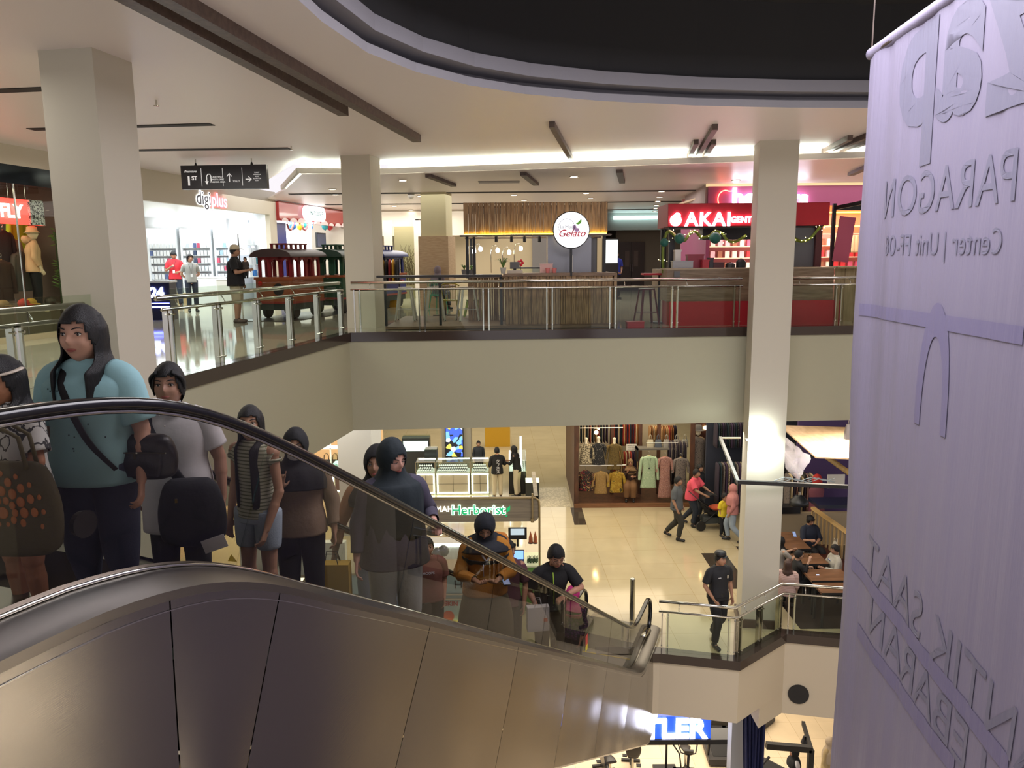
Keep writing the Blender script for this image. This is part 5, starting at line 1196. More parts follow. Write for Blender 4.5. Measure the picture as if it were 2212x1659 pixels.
person('woman', 'woman in a grey headscarf seated with her back turned at the gelato tables', L, toward(L, PI-.6), 1.55, 1.0, sk='#a07860', sit=True, hair=None, hijab=(mat('grey_mauve_scarf', '#7c7078', .85), 1.18), top=('blouse', mat('mauve_blouse', '#6c6064', .85), .84, 1.7), bottom=('trousers', blackp), vox=.014)
windsor('mint green chair the woman in the grey headscarf sits on', (L[0], L[1]-.0, .0), mat('mint_paint', '#4ca07c', .5), toward(L, -.6)+0)
q = G(1330, 646); L = (q.x, q.y, 0)
person('person', 'person in a blue shirt standing behind the right end of the gelato kiosk', L, toward(L, .5), hgt(1330, 543, L), 1.0, sk='#b08870', hair='short', top=('tee', mat('royal_blue_shirt', '#28389c', .8), .84, .8), bottom=('trousers', blackp), vox=.014, arms=dict(elR=(.23, .05, 1.09), wrR=(.08, .22, .95), elL=(-.22, 0, 1.08), wrL=(-.10, .20, .95)))
# ================================================================== AKAI KIOSK
akr = mat('lacquer_red', '#a31f2a', .5, spec=.3); akw = woodmat('walnut_laminate', '#6a563e', '#84705a', (1, 8, 10), .45)
ax0, ax1 = 3.32, 6.72
t = thing('kiosk', 'red drink kiosk with glowing pinkish white letters and a walnut counter', 'kiosk', (0, 0, 0)); ak = t
part('canopy', MB().bb(ax0, ax1, 16.75, 17.9, 2.04, 2.52), akr, t); part('canopy_edge', MB().sweep([(ax0, 16.75, 2.28), (ax1, 16.75, 2.28)], [.02, .02], [.24, .24], ref=(0, 1, 0), n=16, sq=5, cap=(True, True)), akr, t)
part('canopy_underside', MB().bb(ax0+.06, ax1-.06, 16.85, 17.8, 2.02, 2.04), blackp, t)
part('counter', MB().bb(ax0-.1, ax1-.05, 16.2, 16.8, .50, 1.15), akw, t); part('counter_top', MB().bb(ax0-.12, ax1-.03, 16.18, 16.84, 1.15, 1.18), mat('beige_top', '#a08e74', .4), t); part('base', MB().bb(ax0-.05, ax1, 16.12, 16.9, 0, .50), akr, t)
part('side_counter', MB().bb(ax0-.1, ax0+.4, 16.8, 17.9, .5, 1.15), akw, t)
for x in (ax0+.12, ax1-.15): 
    for y in (16.9, 17.8): part('post', MB().bb(x-.06, x+.06, y-.04, y+.04, 1.15, 2.04), blackp if x < 5 else mat('dark_red_post', '#4a1418', .4), t)
tx = emat('pink_white_glow', '#ffd0e0', 4.5)
q = Yp(1530, 475, 16.7); text('lettering', 'AKAI', .40, (q.x, 16.70, q.z), tx, t, extr=.02, offset=.008, space=1.12)
q = Yp(1590, 475, 16.7); text('lettering', 'GENTO', .17, (q.x+.18, 16.70, q.z), tx, t, extr=.02, offset=.004)
q = Yp(1460, 476, 16.7); part('logo', MB().lathe([(.12, .02), (.12, -.04)], c=(q.x, 16.72, q.z), ax='Y').ball((q.x+.03, 16.70, q.z+.10), (.07, .03, .06)), tx, t)
part('card_reader_panel', MB().bb(ax0+.04, ax0+.16, 16.17, 16.19, 1.0, 1.12), mat('grey_plastic', '#5c5c5e'), t)
a = Yp(1712, 490, 17.0); b = Yp(1768, 580, 17.0)
t = thing('menu_board', 'tall grey menu board at the right side of the red kiosk', 'menu board', (0, 17.0, 0)); part('frame', MB().bb(a.x-.04, b.x+.04, -.02, .03, b.z-.02, a.z), mat('dark_red_post', '#4a1418'), t); part('panel', MB().bb(a.x, b.x, -.03, -.02, b.z, a.z-.02), mat('menu_grey', '#5e5e62', .4), t)
a = Yp(1518, 493, 17.4); b = Yp(1612, 517, 17.4); tag(part('dark_cabinet', MB().bb(a.x, b.x+.5, 17.4, 17.7, b.z, a.z), mat('navy_cabinet', '#181824', .4)), 'dark hanging cabinet under the red kiosk canopy', 'cabinet')
for i, (px, py, w_, h_, c, lab, nm, cat) in enumerate([(1473, 583, .42, .16, '#9a9a9c', 'low glass fronted food warmer on the red kiosk counter', 'food_warmer', 'food warmer'), (1462, 568, .12, .40, '#d0ccc4', 'white dispenser behind the food warmer', 'dispenser', 'dispenser'), (1500, 565, .34, .30, '#8c2838', 'red stacked snack boxes on the kiosk counter', 'snack_boxes', 'boxes'), (1522, 583, .14, .18, '#a8202c', 'red cup holder on the kiosk counter', 'cup_holder', 'cup holder'), (1550, 583, .22, .12, '#4a1c20', 'dark red tray box on the kiosk counter', 'tray', 'tray'), (1577, 583, .20, .12, '#3a3634', 'stack of dark lids on the kiosk counter', 'lids', 'lids'), (1600, 583, .20, .20, '#181a1c', 'black round rice cooker near the right column', 'cooker', 'cooker'), (1534, 583, .08, .22, '#28282c', 'black card machine on the kiosk counter', 'card_machine', 'machine')]):
    y2 = 16.45 if py > 575 else 16.7; q = Yp(px, 580, y2); t = thing(nm, lab, cat, (q.x, y2, 1.18)); m_ = mat('itm_'+c[1:], c, .4); part('body', MB().bb(-w_/2, w_/2, -.1, .1, 0, h_*.85) if nm not in ('cooker', 'lids') else MB().lathe([(w_/2, 0), (w_/2, h_*.6), (w_/3, h_*.8)]), m_, t); part('lid', MB().bb(-w_/2-.01, w_/2+.01, -.11, .11, h_*.85, h_*.95) if nm not in ('cooker', 'lids') else MB().lathe([(w_/3, h_*.8), (.02, h_*.95)]), m_, t)
# garland with green balls
gar = mat('garland_foil', '#6a7a2c', .3, .3); gb = mat('green_ball', '#1c5c50', .6)
pts = []; path = [(1433, 590), (1432, 560), (1434, 520), (1445, 500), (1462, 512), (1478, 520), (1490, 505), (1502, 500), (1515, 512), (1532, 510), (1545, 500), (1560, 505), (1572, 520), (1590, 522), (1612, 508)]
g1 = [Yp(x, y, 16.65) for x, y in path]; mb = MB(); random.seed(3)
tag(part('garland', MB().sweep(g1, [.03]*len(g1), [.03]*len(g1), ref=(0, 1, 0), n=8, sub=5, fold=.8, freq=20, cap=(True, True)), gar), 'green and gold tinsel garland hanging along the left part of the red kiosk', 'garland')
g2 = [Yp(x, y, 16.65) for x, y in [(1690, 515), (1705, 505), (1720, 518), (1735, 521), (1750, 515), (1765, 498), (1772, 490)]]; tag(part('garland', MB().sweep(g2, [.03]*7, [.03]*7, ref=(0, 1, 0), n=8, sub=5, fold=.8, freq=20, cap=(True, True)), gar), 'green and gold tinsel garland on the right part of the red kiosk', 'garland')
for i, (px, py, r_) in enumerate([(1435, 524, .09), (1468, 515, .11), (1545, 514, .12), (1702, 512, .10)]):
    q = Yp(px, py, 16.6); t = thing('hanging_ball', 'dark green ball ornament on the red kiosk garland, %s from the left' % ('first', 'second', 'third', 'fourth')[i], 'ornament', tuple(q)); part('ball', MB().ball((0, 0, 0), r_, 18), gb, t, smooth=True); part('string', MB().cyl((0, 0, r_), (0, 0, 2.04-q.z), .004), blackp, t)
mb = MB(); random.seed(7)
for i in range(70): q = random.choice(g1+g2); mb.ball(q+V((random.uniform(-.12, .12), -.04, random.uniform(-.05, .03))), .008, 6)
tag(part('fairy_lights', mb, emat('fairy_glow', '#ffe9a0', 6)), 'tiny warm fairy lights scattered along the kiosk garlands', 'lights', kind='stuff')
q = G(1396, 700); stool('bar_stool', 'dark red metal bar stool left of the red kiosk', (q.x, q.y, 0), mat('oxblood_paint', '#561a24', .35), .76, .2)
q = Yp(1412, 594, 16.9); t = thing('high_table', 'small high table with a red top at the left of the red kiosk', 'table', (q.x+.05, 17.0, 0)); part('top', MB().bb(-.28, .30, -.2, .2, 1.03, 1.07), akr, t); part('leg', MB().cyl((.1, 0, 0), (.1, 0, 1.03), .03), blackp, t); part('foot', MB().lathe([(.2, 0), (.2, .02)], c=(.1, 0, 0)), blackp, t)
q = G(1373, 708); t = thing('step_box', 'small red box step on the floor left of the red kiosk', 'box', (q.x, q.y+.1, 0)); part('body', MB().bb(-.17, .17, -.12, .12, 0, .11), akr, t); part('lid', MB().bb(-.18, .18, -.13, .13, .11, .125), akr, t)
# ================================================================== HEARTS SHOP behind
pinkm = mat('pink_fascia', '#9c4a72', .5); y_ = 20.6
a = Yp(1530, 420, y_); 
struct('wall_pink_shop_fascia', MB().bb(a.x, 12.5, y_, y_+.15, 2.70, 3.26), pinkm)
b0 = Yp(1484, 440, 24.5); struct('wall_pink_shop_side', MB().bar(V((a.x, y_+.07, 2.98)), V((b0.x, 24.5, 2.98)), .12, .56), mat('dusty_pink_side', '#a89090', .6)); struct('wall_pink_shop_side', MB().bar(V((a.x+.1, y_+.3, 1.4)), V((b0.x, 25, 1.4)), .1, 2.8), pinkm)
struct('trim_12', MB().bb(a.x-.05, 12.5, y_-.06, y_+.1, 3.20, 3.27), mat('cream_trim', '#d8c898', .5, emit='#ffe8b0', es=.3))
sg = thing('shop_sign', 'glowing white lettering with a red neon curve on the pink fascia', 'sign', (0, 0, 0))
gl = emat('letters_cool_glow', '#f0f0ff', 4)
q = Yp(1601, 428, y_-.06); text('lettering', 'hea', .62, (q.x+.2, y_-.06, q.z), gl, sg, extr=.03, offset=.022); q = Yp(1727, 430, y_-.06); text('lettering', 'rts', .62, (q.x-.12, y_-.06, q.z), gl, sg, extr=.03, offset=.022)
c0 = Yp(1565, 430, y_-.06); mb = MB(); pts = [c0+V((.19*math.cos(t_)*1.0+.02, 0, .22*math.sin(t_))) for t_ in [(.35*PI+i*PI*1.25/16) for i in range(17)]]; mb.tube([c0+V((.26, 0, .20))]+pts+[c0+V((.2, 0, -.26))], .013, 8); part('neon_outline', mb, emat('neon_red', '#ff5a48', 6), sg, smooth=True)
struct('wall_pink_shop_back', MB().bb(5.4, 13, 25, 25.1, 0, 3.2), mat('warm_pink_wall', '#c88894', .6)); area('hearts_light', (8.5, 22.8, 2.9), 4, 170, WARM, sy=2.5)
struct('ceiling', MB().bb(5.2, 13, y_+.1, 25, 3.0, 3.05), mat('warm_ceiling', '#d8b898', .5))
mb = MB().bb(8.0, 12.5, 24.7, 24.8, 2.3, 2.34).bb(8.0, 12.5, 24.7, 24.8, 2.72, 2.76); tag(part('shelf_light', mb, emat('amber_strip', '#ffb840', 5)), 'amber light strips over the shelves of the pink shop', 'light')
hs_ = thing('display_shelf', 'pink display shelves of the pink shop behind the red kiosk', 'shelf', (0, 0, 0))
for z in (.6, 1.0, 1.35, 1.7, 2.05): part('shelf_board', MB().bb(5.6, 12.5, 24.3, 24.7, z, z+.03), mat('cream_shelf', '#e0c8b4', .5), hs_)
random.seed(21); hc_ = ['#e8c8c8', '#d05a80', '#f0e4d8', '#c8303c', '#d8a8b8', '#8c5a48']
for z in (.63, 1.03, 1.38, 1.73):
    for i in range(30):
        c = random.choice(hc_); key = 'hearts_box_'+c[1:]
        if key not in MATS: o = part('cosmetic_box', MB().bb(-.07, .07, -.06, .06, 0, .20), mat(key, c, .5)); MATS[key+'_o'] = o
        else: o = MATS[key+'_o'].copy(); C.objects.link(o)
        o.location = (5.8+i*.225, 24.45, z); tag(o, '%s packet on the shelves of the pink shop' % {'#e8c8c8': 'pale pink', '#d05a80': 'bright pink', '#f0e4d8': 'cream', '#c8303c': 'red', '#d8a8b8': 'rose', '#8c5a48': 'brown'}[c], 'packet', 'packets in the pink shop')
for i in range(9):
    q = Yp(1800+i*8, 560, 23.5); mb = MB(); mb.sweep([(0, 0, 0), (0, 0, -.2), (0, 0, -.5)], [.05, .08, .10], [.03, .05, .05], n=12, fold=.2, seed=i, cap=(True, True)); o = part('hanging_bag', mb, [mat('bag_beige', '#c0a080', .7), mat('bag_black', '#1c1a1a', .6)][i % 3 == 1], smooth=True, loc=(q.x, 23.5, 2.0)); tag(o, '%s bag hanging in the pink shop right of the kiosk' % ['beige', 'black'][i % 3 == 1], 'bag', 'bags hanging in the pink shop')
# right-hand kiosk with black frame and plank counter
t = thing('kiosk', 'kiosk with a black metal frame and pale plank counter right of the red kiosk', 'kiosk', (0, 0, 0)); a = Yp(1795, 580, 17.2); b = Yp(1864, 580, 16.4); plk = woodmat('pale_planks', '#8c7852', '#a08c66', (6, 6, 1), .6)
mb = MB()
for i in range(9): u0 = i/8; mb.bar((a.x-.03+i*.21, 16.9-i*.02, .57), (a.x+.17+i*.21, 16.88-i*.02, .57), .04, 1.14)
part('counter_planks', mb, plk, t); part('counter_top', MB().bb(a.x-.1, a.x+2, 16.6, 17.4, 1.14, 1.18), plk, t)
for x, y in ((a.x, 17.2), (b.x, 16.5), (a.x+1.9, 17.4)): part('post', MB().bb(x-.035, x+.035, y-.035, y+.035, 1.18, 2.52), blackp, t)
part('roof_frame', MB().bar((a.x, 17.2, 2.42), (b.x+.1, 16.4, 2.52), .06, .08).bar((a.x, 17.2, 2.42), (a.x+1.9, 17.5, 2.42), .06, .08), blackp, t); part('roof_panel', MB().add([(a.x, 17.2, 2.46), (b.x+.1, 16.4, 2.56), (b.x+1.6, 17.2, 2.5), (a.x+1.4, 18.2, 2.4)], [(0, 1, 2, 3)]), woodb, t)
part('pink_poster', MB().box((b.x-.22, 16.9, 1.75), (.34, .02, .95), ry=.12), mat('poster_pink', '#a84a60', .6), t)
# ================================================================== GROUND FLOOR (z = -6)
ZL = -6.0
def YL(px, py, y): return Yp(px, py, y)
ledw = emat('white_led_line', '#eafff4', 5); greyp_ = mat('panel_warm_grey', '#a89e88', .4)
caseglass = glassmat('case_glass', '#eef6f2', .8); blkc = mat('case_black', '#17181b', .35)
def watchcase(px0, px1, y, lab, rz=0, ztop=None, depth=.55, seed=1, n=14, dark=False, loc=None, w_=None):
    a, b = YL(px0, 1068, y), YL(px1, 1068, y); w_ = w_ or b.x-a.x; c = loc or ((a.x+b.x)/2, y)
    t = thing('watch_showcase', lab, 'display case', (c[0], c[1]+depth/2, ZL), rz); hb = .72; ht = 1.08
    part('base', MB().bb(-w_/2, w_/2, -depth/2, depth/2, 0, hb), blkc if dark else greyp_, t)
    if not dark:
        m = .03
        part('led_frame', MB().bb(-w_/2+m, w_/2-m, -depth/2-.012, -depth/2, .05, .08).bb(-w_/2+m, w_/2-m, -depth/2-.012, -depth/2, hb-.06, hb-.03).bb(-w_/2+m, -w_/2+m+.03, -depth/2-.012, -depth/2, .05, hb-.03).bb(w_/2-m-.03, w_/2-m, -depth/2-.012, -depth/2, .05, hb-.03), ledw, t)
        part('panel_joint', MB().bb(-.004, .004, -depth/2-.006, -depth/2, .08, hb-.06).bb(-w_/2+.06, w_/2-.06, -depth/2-.006, -depth/2, hb/2, hb/2+.006), blackp, t)
    part('tray', MB().bb(-w_/2+.02, w_/2-.02, -depth/2+.02, depth/2-.02, hb, hb+.02), mat('tray_white', '#c8ccc8', .5), t)
    part('glass_box', MB().bb(-w_/2, w_/2, -depth/2, depth/2, hb+.001, ht), caseglass, t)
    mb = MB()
    for x in (-w_/2, w_/2):
        for yy in (-depth/2, depth/2): mb.bb(x-.008, x+.008, yy-.008, yy+.008, hb, ht)
    mb.bb(-w_/2, w_/2, -depth/2-.008, -depth/2+.008, ht-.015, ht).bb(-w_/2, w_/2, depth/2-.008, depth/2+.008, ht-.015, ht); part('edge_frame', mb, steel, t)
    part('case_light', MB().bb(-w_/2+.03, w_/2-.03, depth/2-.05, depth/2-.02, ht-.04, ht-.02), ledw, t)
    random.seed(seed)
    if 'watch_o' not in MATS:
        o = thing('watch', 'x', 'watch'); part('dial', MB().lathe([(.028, 0), (.032, .006), (.028, .012)], n=14), mat('watch_face', '#d8dce0', .2, .5), o); part('strap', MB().bb(-.013, .013, -.075, -.03, -.01, .004).bb(-.013, .013, .03, .075, -.01, .004), blackp, o); MATS['watch_o'] = o; MATS['watch_used'] = False
    for r_ in range(3):
        for i in range(n):
            x = -w_/2+.08+(w_-.16)*(i+.5*(r_ % 2))/n; yy = -depth/2+.1+r_*.15
            ca, sa = math.cos(rz), math.sin(rz); wx, wy = c[0]+x*ca-yy*sa, c[1]+depth/2+x*sa+yy*ca
            if not MATS['watch_used']: o = MATS['watch_o']; o.location = (wx, wy, ZL+hb+.06+.04*r_); MATS['watch_used'] = True; o['group'] = 'watches in the lit showcases'
            else: o = dup(MATS['watch_o'], (wx, wy, ZL+hb+.06+.04*r_))
            o.rotation_euler = (.9, 0, rz); o['label'] = 'wrist watch on a stand inside the ' + lab.split(',')[0]
    return t
watchcase(900, 941, 23.9, 'lit watch showcase left of the long one, under the television', seed=1, n=6)
watchcase(943, 1016, 23.9, 'long lit watch showcase under the television pillar, full of watches', seed=2, n=14)
watchcase(1018, 1057, 23.9, 'narrow lit watch showcase beside the customers', seed=3, n=7)
watchcase(1, 1, 24, 'dark framed watch showcase turned sideways between the customers', rz=PI/2, loc=(.15, 24.4), w_=1.5, dark=True, seed=5, n=6)
q = YL(1125, 1000, 24.2); tag(part('light_column', MB().bb(q.x-.03, q.x+.03, 24.2, 24.26, -5.3, -4.2), ledw), 'bright white vertical light strip right of the watch customers', 'light')
a, b = YL(955, 990, 25.6), YL(1018, 990, 25.6); struct('trim_13', MB().bb(a.x, b.x, 25.6, 26.4, ZL, -1.94), mat('pillar_greige', '#8f887a', .5))
a, b = YL(963, 932, 25.55), YL(1000, 986, 25.55)
t = thing('television', 'upright screen with a blue and yellow moving picture on the pillar over the watches', 'screen', ((a.x+b.x)/2, 25.56, (a.z+b.z)/2)); w_, h_ = b.x-a.x, a.z-b.z
part('frame', MB().bb(-w_/2-.03, w_/2+.03, -.03, .03, -h_/2-.03, h_/2+.4), blackp, t)
m, nt, bb_, L_ = nodes('tv_picture'); vo = nt.nodes.new('ShaderNodeTexVoronoi'); vo.inputs['Scale'].default_value = 7; tc = nt.nodes.new('ShaderNodeTexCoord'); L_.new(tc.outputs['Object'], vo.inputs['Vector']); cr_ = nt.nodes.new('ShaderNodeValToRGB'); cr_.color_ramp.interpolation = 'CONSTANT'
L_.new(vo.outputs['Color'], cr_.inputs[0]); e_ = cr_.color_ramp.elements; e_[0].color = (.005, .005, .01, 1); e_[1].color = (.8, .85, 1, 1); e_[1].position = .72
for ps, c in ((.42, (.05, .12, .6, 1)), (.55, (.2, .5, .9, 1)), (.64, (.9, .7, .1, 1))): x_ = e_.new(ps); x_.color = c
L_.new(cr_.outputs[0], bb_.inputs['Emission Color']); bb_.inputs['Emission Strength'].default_value = .8; bb_.inputs['Base Color'].default_value = (.01, .01, .01, 1)
part('picture', MB().bb(-w_/2, w_/2, -.035, -.03, -h_/2, h_/2+.36), m, t)
# rear watch kiosk, counters and pillar behind the hijab woman
struct('trim_14', MB().prism(quad((-4.15, 20.6), .95, .8), ZL, -1.94), mat('white_pillar', '#c2c4c6', .6))
for (px, py, y, w_, h_, c, lab, nm, cat) in [(900, 976, 26.5, .95, 1.3, '#23262a', 'dark tall glass case behind the watch counters', 'display_case', 'display case'), (932, 1000, 25.0, .4, 1.25, '#17181a', 'black printer box on the watch counter', 'printer', 'printer'), (1075, 945, 30.5, 1.0, .8, '#c89a28', 'yellow box counter far behind the watch sellers', 'counter', 'counter'), (1150, 1075, 23.0, .42, .55, '#2a2c28', 'small low stand with a yellow lit top right of the customers', 'stand', 'stand')]:
    q = G(px, py, ZL) if nm == 'stand' else YL(px, py, y); t = thing(nm, lab, cat, (q.x, q.y, ZL)); part('body', MB().bb(-w_/2, w_/2, -.2, .2, 0, h_), mat('lb_'+c[1:], c, .4), t); part('top', MB().bb(-w_/2, w_/2, -.22, .22, h_, h_+.03), emat('lemon_lit_top', '#e8f0b0', 1.2) if nm == 'stand' else caseglass, t)
    if nm == 'display_case': part('lit_shelf', MB().bb(-w_/2+.05, w_/2-.05, -.23, -.21, .85, 1.2), emat('green_white_case_glow', '#bfe8d8', 1.2), t)
struct('wall_lower_left', MB().bb(-8.5, -8.4, 16, 30, ZL, -1.94), mat('peach_lit_wall', '#d8b890', .6)); struct('wall_lower_left', MB().bb(-8.5, -4.6, 27, 27.1, ZL, -1.94), mat('peach_lit_wall', '#d8b890'))
area('bag_shop_light', (-6.0, 22, -2.3), 3, 110, (1, .9, .72), sy=5)
# bag shop on the left: shelf with handbags, glass counter, brown panels
t = thing('display_shelf', 'white shelf with handbags in the bag shop behind the escalator', 'shelf', (0, 0, 0))
y_ = 22.5; a, b = YL(690, 975, y_), YL(760, 975, y_)
for z in (-4.72, -4.1): part('shelf_board', MB().bb(a.x-.6, b.x, y_, y_+.35, z-.03, z), winm, t)
for px in (713, 740): q = YL(px, 960, y_); part('upright', MB().bb(q.x-.02, q.x+.02, y_, y_+.04, ZL, -2.6), winm, t)
def handbag(lab, loc, m, w_=.30, h_=.22, d=.12, hh=.14, rz=0, grp=None, tote=False):
    t = thing('handbag', lab, 'handbag', loc, rz, grp); mb = MB(); mb.sweep([(0, 0, 0), (0, 0, h_*.5), (0, 0, h_)], [w_*.5, w_*.48, w_*.40], [d*.5, d*.5, d*.2], n=20, sub=3, sq=5, cap=(True, True)); part('body', mb, m, t, smooth='auto')
    for q in (-1, 1): part('handle', MB().tube([(-w_*.22, q*d*.2, h_-.02), (-w_*.18, q*d*.2, h_+hh*.7), (0, q*d*.2, h_+hh), (w_*.18, q*d*.2, h_+hh*.7), (w_*.22, q*d*.2, h_-.02)], .007, 6), m, t, smooth=True)
    return t
for i, (px, z, c, lab) in enumerate([(703, -4.72, '#1c1a1a', 'black handbag at the left of the shelf seen above the handrail'), (722, -4.72, '#3a2c20', 'dark brown handbag on the shelf left of the white upright'), (750, -4.72, '#22201f', 'black handbag with tall handles beside the white pillar')]):
    q = YL(px, 960, y_+.12); handbag(lab, (q.x, y_+.15, z), mat('bagm_'+c[1:], c, .5), .34, .24, .12, .2)
t = thing('glass_counter', 'sparkling lit glass counter in the bag shop behind the escalator', 'display case', (0, 0, 0)); y_ = 21.4; a, b = YL(715, 1000, y_), YL(760, 1000, y_); zt, zb, z0 = YL(740, 988, y_).z, YL(740, 1019, y_).z, YL(740, 1062, y_).z
part('glass_box', MB().bb(a.x, b.x+.3, y_, y_+.5, zb, zt), caseglass, t); part('glow_tray', MB().bb(a.x+.02, b.x+.28, y_+.05, y_+.48, zb, zb+.2), patmat('jewel_sparkle', ['#f0fff8', '#90c8c0', '#d8fff4', '#709a98'], 30), t); part('base', MB().bb(a.x, b.x+.3, y_, y_+.5, ZL, zb), greyp_, t)
part('brown_panel', MB().bb(a.x+.1, b.x+.3, y_-.02, y_, z0+.06, zb-.08), mat('mauve_brown_panel', '#6c5048', .5), t); part('led_frame', MB().bb(a.x, b.x+.3, y_-.03, y_-.01, zb-.05, zb-.01).bb(a.x, b.x+.3, y_-.03, y_-.01, z0, z0+.03).bb(a.x, a.x+.05, y_-.03, y_-.01, z0, zb), ledw, t)
# items seen between legs behind the escalator
q = G(500, 1235, ZL); tag(part('white_low_wall', MB().bb(-6.5, -4.0, 17.6, 17.8, ZL, -5.2), winm), 'low white wall behind the riders legs left of the escalator', 'low wall')
q = YL(592, 1200, 16.5); t = thing('round_fan', 'grey round fan or drum standing behind the girl in the striped top', 'fan', tuple(q)); part('drum', MB().lathe([(.20, -.12), (.26, -.08), (.26, .08), (.20, .12)], ax='X', n=30), mat('drum_grey', '#5c5f64', .4), t, smooth='auto'); part('hub', MB().lathe([(.08, .12), (.05, .16)], ax='X'), blackp, t); part('stand', MB().bb(-.05, .05, -.05, .05, ZL-q.z, -.2), mat('drum_grey', '#5c5f64'), t)
for px, py, c, lab in [(578, 1245, '#b8c0bc', 'clear plastic bottle beside the round drum'), (600, 1250, '#c8ccc8', 'white bottle right of the clear bottle')]:
    q = YL(px, py, 15.5); t = thing('bottle', lab, 'bottle', (q.x, 15.5, q.z-.12)); part('body', MB().lathe([(.05, 0), (.055, .02), (.055, .15), (.02, .2), (.02, .23)], n=16), mat('btl_'+c[1:], c, .2), t, smooth='auto'); part('cap', MB().lathe([(.023, .23), (.023, .26)]), winm, t)
t = thing('counter', 'dark counter holding bottles behind the escalator', 'counter', (YL(592, 1262, 15.6).x, 15.6, ZL)); part('body', MB().bb(-.8, .45, -.1, .5, 0, YL(592, 1256, 15.5).z-.13-ZL-.12), mat('counter_dark', '#3a3c3e', .4), t); part('top', MB().bb(-.85, .5, -.15, .55, YL(592, 1256, 15.5).z-.25-ZL, YL(592, 1256, 15.5).z-.2-ZL), steel, t)
q = YL(492, 1212, 17); tag(part('yellow_cloth', MB().add([V((0, 0, 0)), V((.22, 0, -.02)), V((.08, .02, .16)), V((.05, .1, .02))], [(0, 1, 2), (0, 3, 1), (1, 3, 2), (0, 2, 3)]), mat('flag_yellow', '#d8b828', .6), loc=tuple(q)), 'small yellow paper flag seen between the riders', 'flag')
# ------- herbal cosmetics kiosk
hk = thing('cosmetics_kiosk', 'herbal cosmetics kiosk with green glowing letters on a wooden sign board', 'kiosk', (0, 0, 0)); hy_ = 14.95
zt, zb = YL(1050, 1078, hy_).z, YL(1050, 1127, hy_).z; x0, x1 = YL(800, 1100, hy_).x, YL(1163, 1100, hy_).x; wl = woodmat('grey_wood_board', '#7e735f', '#94886f', (.6, 4, 14), .5)
r_ = .09; poly = [(x0, zb), (x1-r_, zb)]+[(x1-r_+r_*math.cos(a), zb+r_+r_*math.sin(a)) for a in (-1.2, -.8, -.4, 0)]+[(x1-r_+r_*math.cos(a), zt-r_+r_*math.sin(a)) for a in (0, .4, .8, 1.2)]+[(x1-r_, zt), (x0, zt)]
part('sign_board', MB().ext(poly, (0, hy_, 0), (1, 0, 0), (0, 0, 1), (0, .08, 0)), wl, hk)
mb = MB(); mb.tube([(x0, hy_-.01, zt+.02), (x1-.06, hy_-.01, zt+.02), (x1+.01, hy_-.01, zt-.04), (x1+.02, hy_-.01, zt-.15), (x1+.02, hy_, ZL)], .022, 8); part('frame_post', mb, mat('champagne_metal', '#a89468', .35, .6), hk, smooth=True)
part('canopy_frame', MB().bb(x0, x1, hy_+.08, hy_+.16, zt-.03, zt).bb(x1-.08, x1, hy_+.08, hy_+2.0, zt-.06, zt), wl, hk)
mb = MB(); q = YL(1150, 1100, hy_); mb.cyl((q.x, hy_-.05, zb+.05), (q.x, hy_-.05, zt+.12), .018).cyl((q.x, hy_-.05, zb+.0), (q.x, hy_-.05, zb+.08), .035); part('spot_arm', mb, mat('champagne_metal', '#a89468'), hk)
q = YL(948, 1100, hy_); text('lettering', 'OEMAH', .165, (q.x, hy_-.012, q.z), mat('letters_white', '#f0f0e8', .4, emit='#f4f4ec', es=1.2), hk, extr=.01)
gh = emat('letter_halo_green', '#d8fff0', 2.5); gg = mat('herb_green', '#0c7a48', .5, emit='#108a50', es=.8)
q = YL(1033, 1102, hy_); text('lettering', 'Herborist', .27, (q.x, hy_-.022, q.z), gg, hk, extr=.006, offset=.002); text('lettering_halo', 'Herborist', .27, (q.x, hy_-.008, q.z), gh, hk, extr=.003, offset=.013)
for (dx, dz_, a_, s_) in ((0, 0, 1.1, 1.1), (-.07, .02, 2.2, .8), (-.03, -.07, .2, .4)):
    q = YL(1094, 1103, hy_); c0 = V((q.x+dx, hy_-.02, q.z+dz_-.04)); u = V((math.cos(a_), 0, math.sin(a_))); v_ = V((-u.z, 0, u.x)); part('leaf_logo', MB().add([c0, c0+u*.07*s_+v_*.035*s_, c0+u*.15*s_, c0+u*.07*s_-v_*.035*s_], [(0, 1, 2, 3)]), gg, hk)
yf = 15.0; zc = YL(1000, 1238, yf).z
part('counter_front', MB().bb(-3.4, -.42+.25, yf-.02, yf+.04, ZL+.1, zc), mat('poster_pale_blue', '#a8bcbc', .5), hk); part('counter_body', MB().bb(-3.4, -.2, yf+.04, yf+.6, ZL, zc), mat('counter_cream', '#b8ac90', .5), hk)
part('counter_top', MB().bb(-3.45, -.15, yf-.06, yf+.65, zc, zc+.04), mat('counter_cream', '#b8ac90'), hk)
for pz in (1281, 1291): z = YL(1000, pz, yf).z; part('steel_rail', MB().bb(-3.4, -.2, yf-.07, yf-.03, z-.015, z+.015), steel, hk)
txtb = mat('print_dark', '#3a3634', .6); txtr = mat('print_red', '#b03a38', .6)
q = YL(996, 1262, yf); text('lettering', 'Halo', .26, (q.x+.1, yf-.03, q.z), txtb, hk, extr=.002); q = YL(975, 1303, yf); text('lettering', 'SKIN', .13, (q.x, yf-.03, q.z), txtr, hk, extr=.002, offset=.004); text('lettering', 'GOOD FOR', .06, (q.x, yf-.03, q.z+.11), txtr, hk, extr=.002)
q = YL(1016, 1303, yf); text('lettering', '2X', .16, (q.x, yf-.03, q.z), txtr, hk, extr=.002, offset=.004); q = YL(969, 1330, yf); part('red_dot', MB().lathe([(.12, 0), (.12, -.01)], c=(q.x, yf-.025, q.z), ax='Y'), mat('coral_dot', '#c8604c', .5), hk)
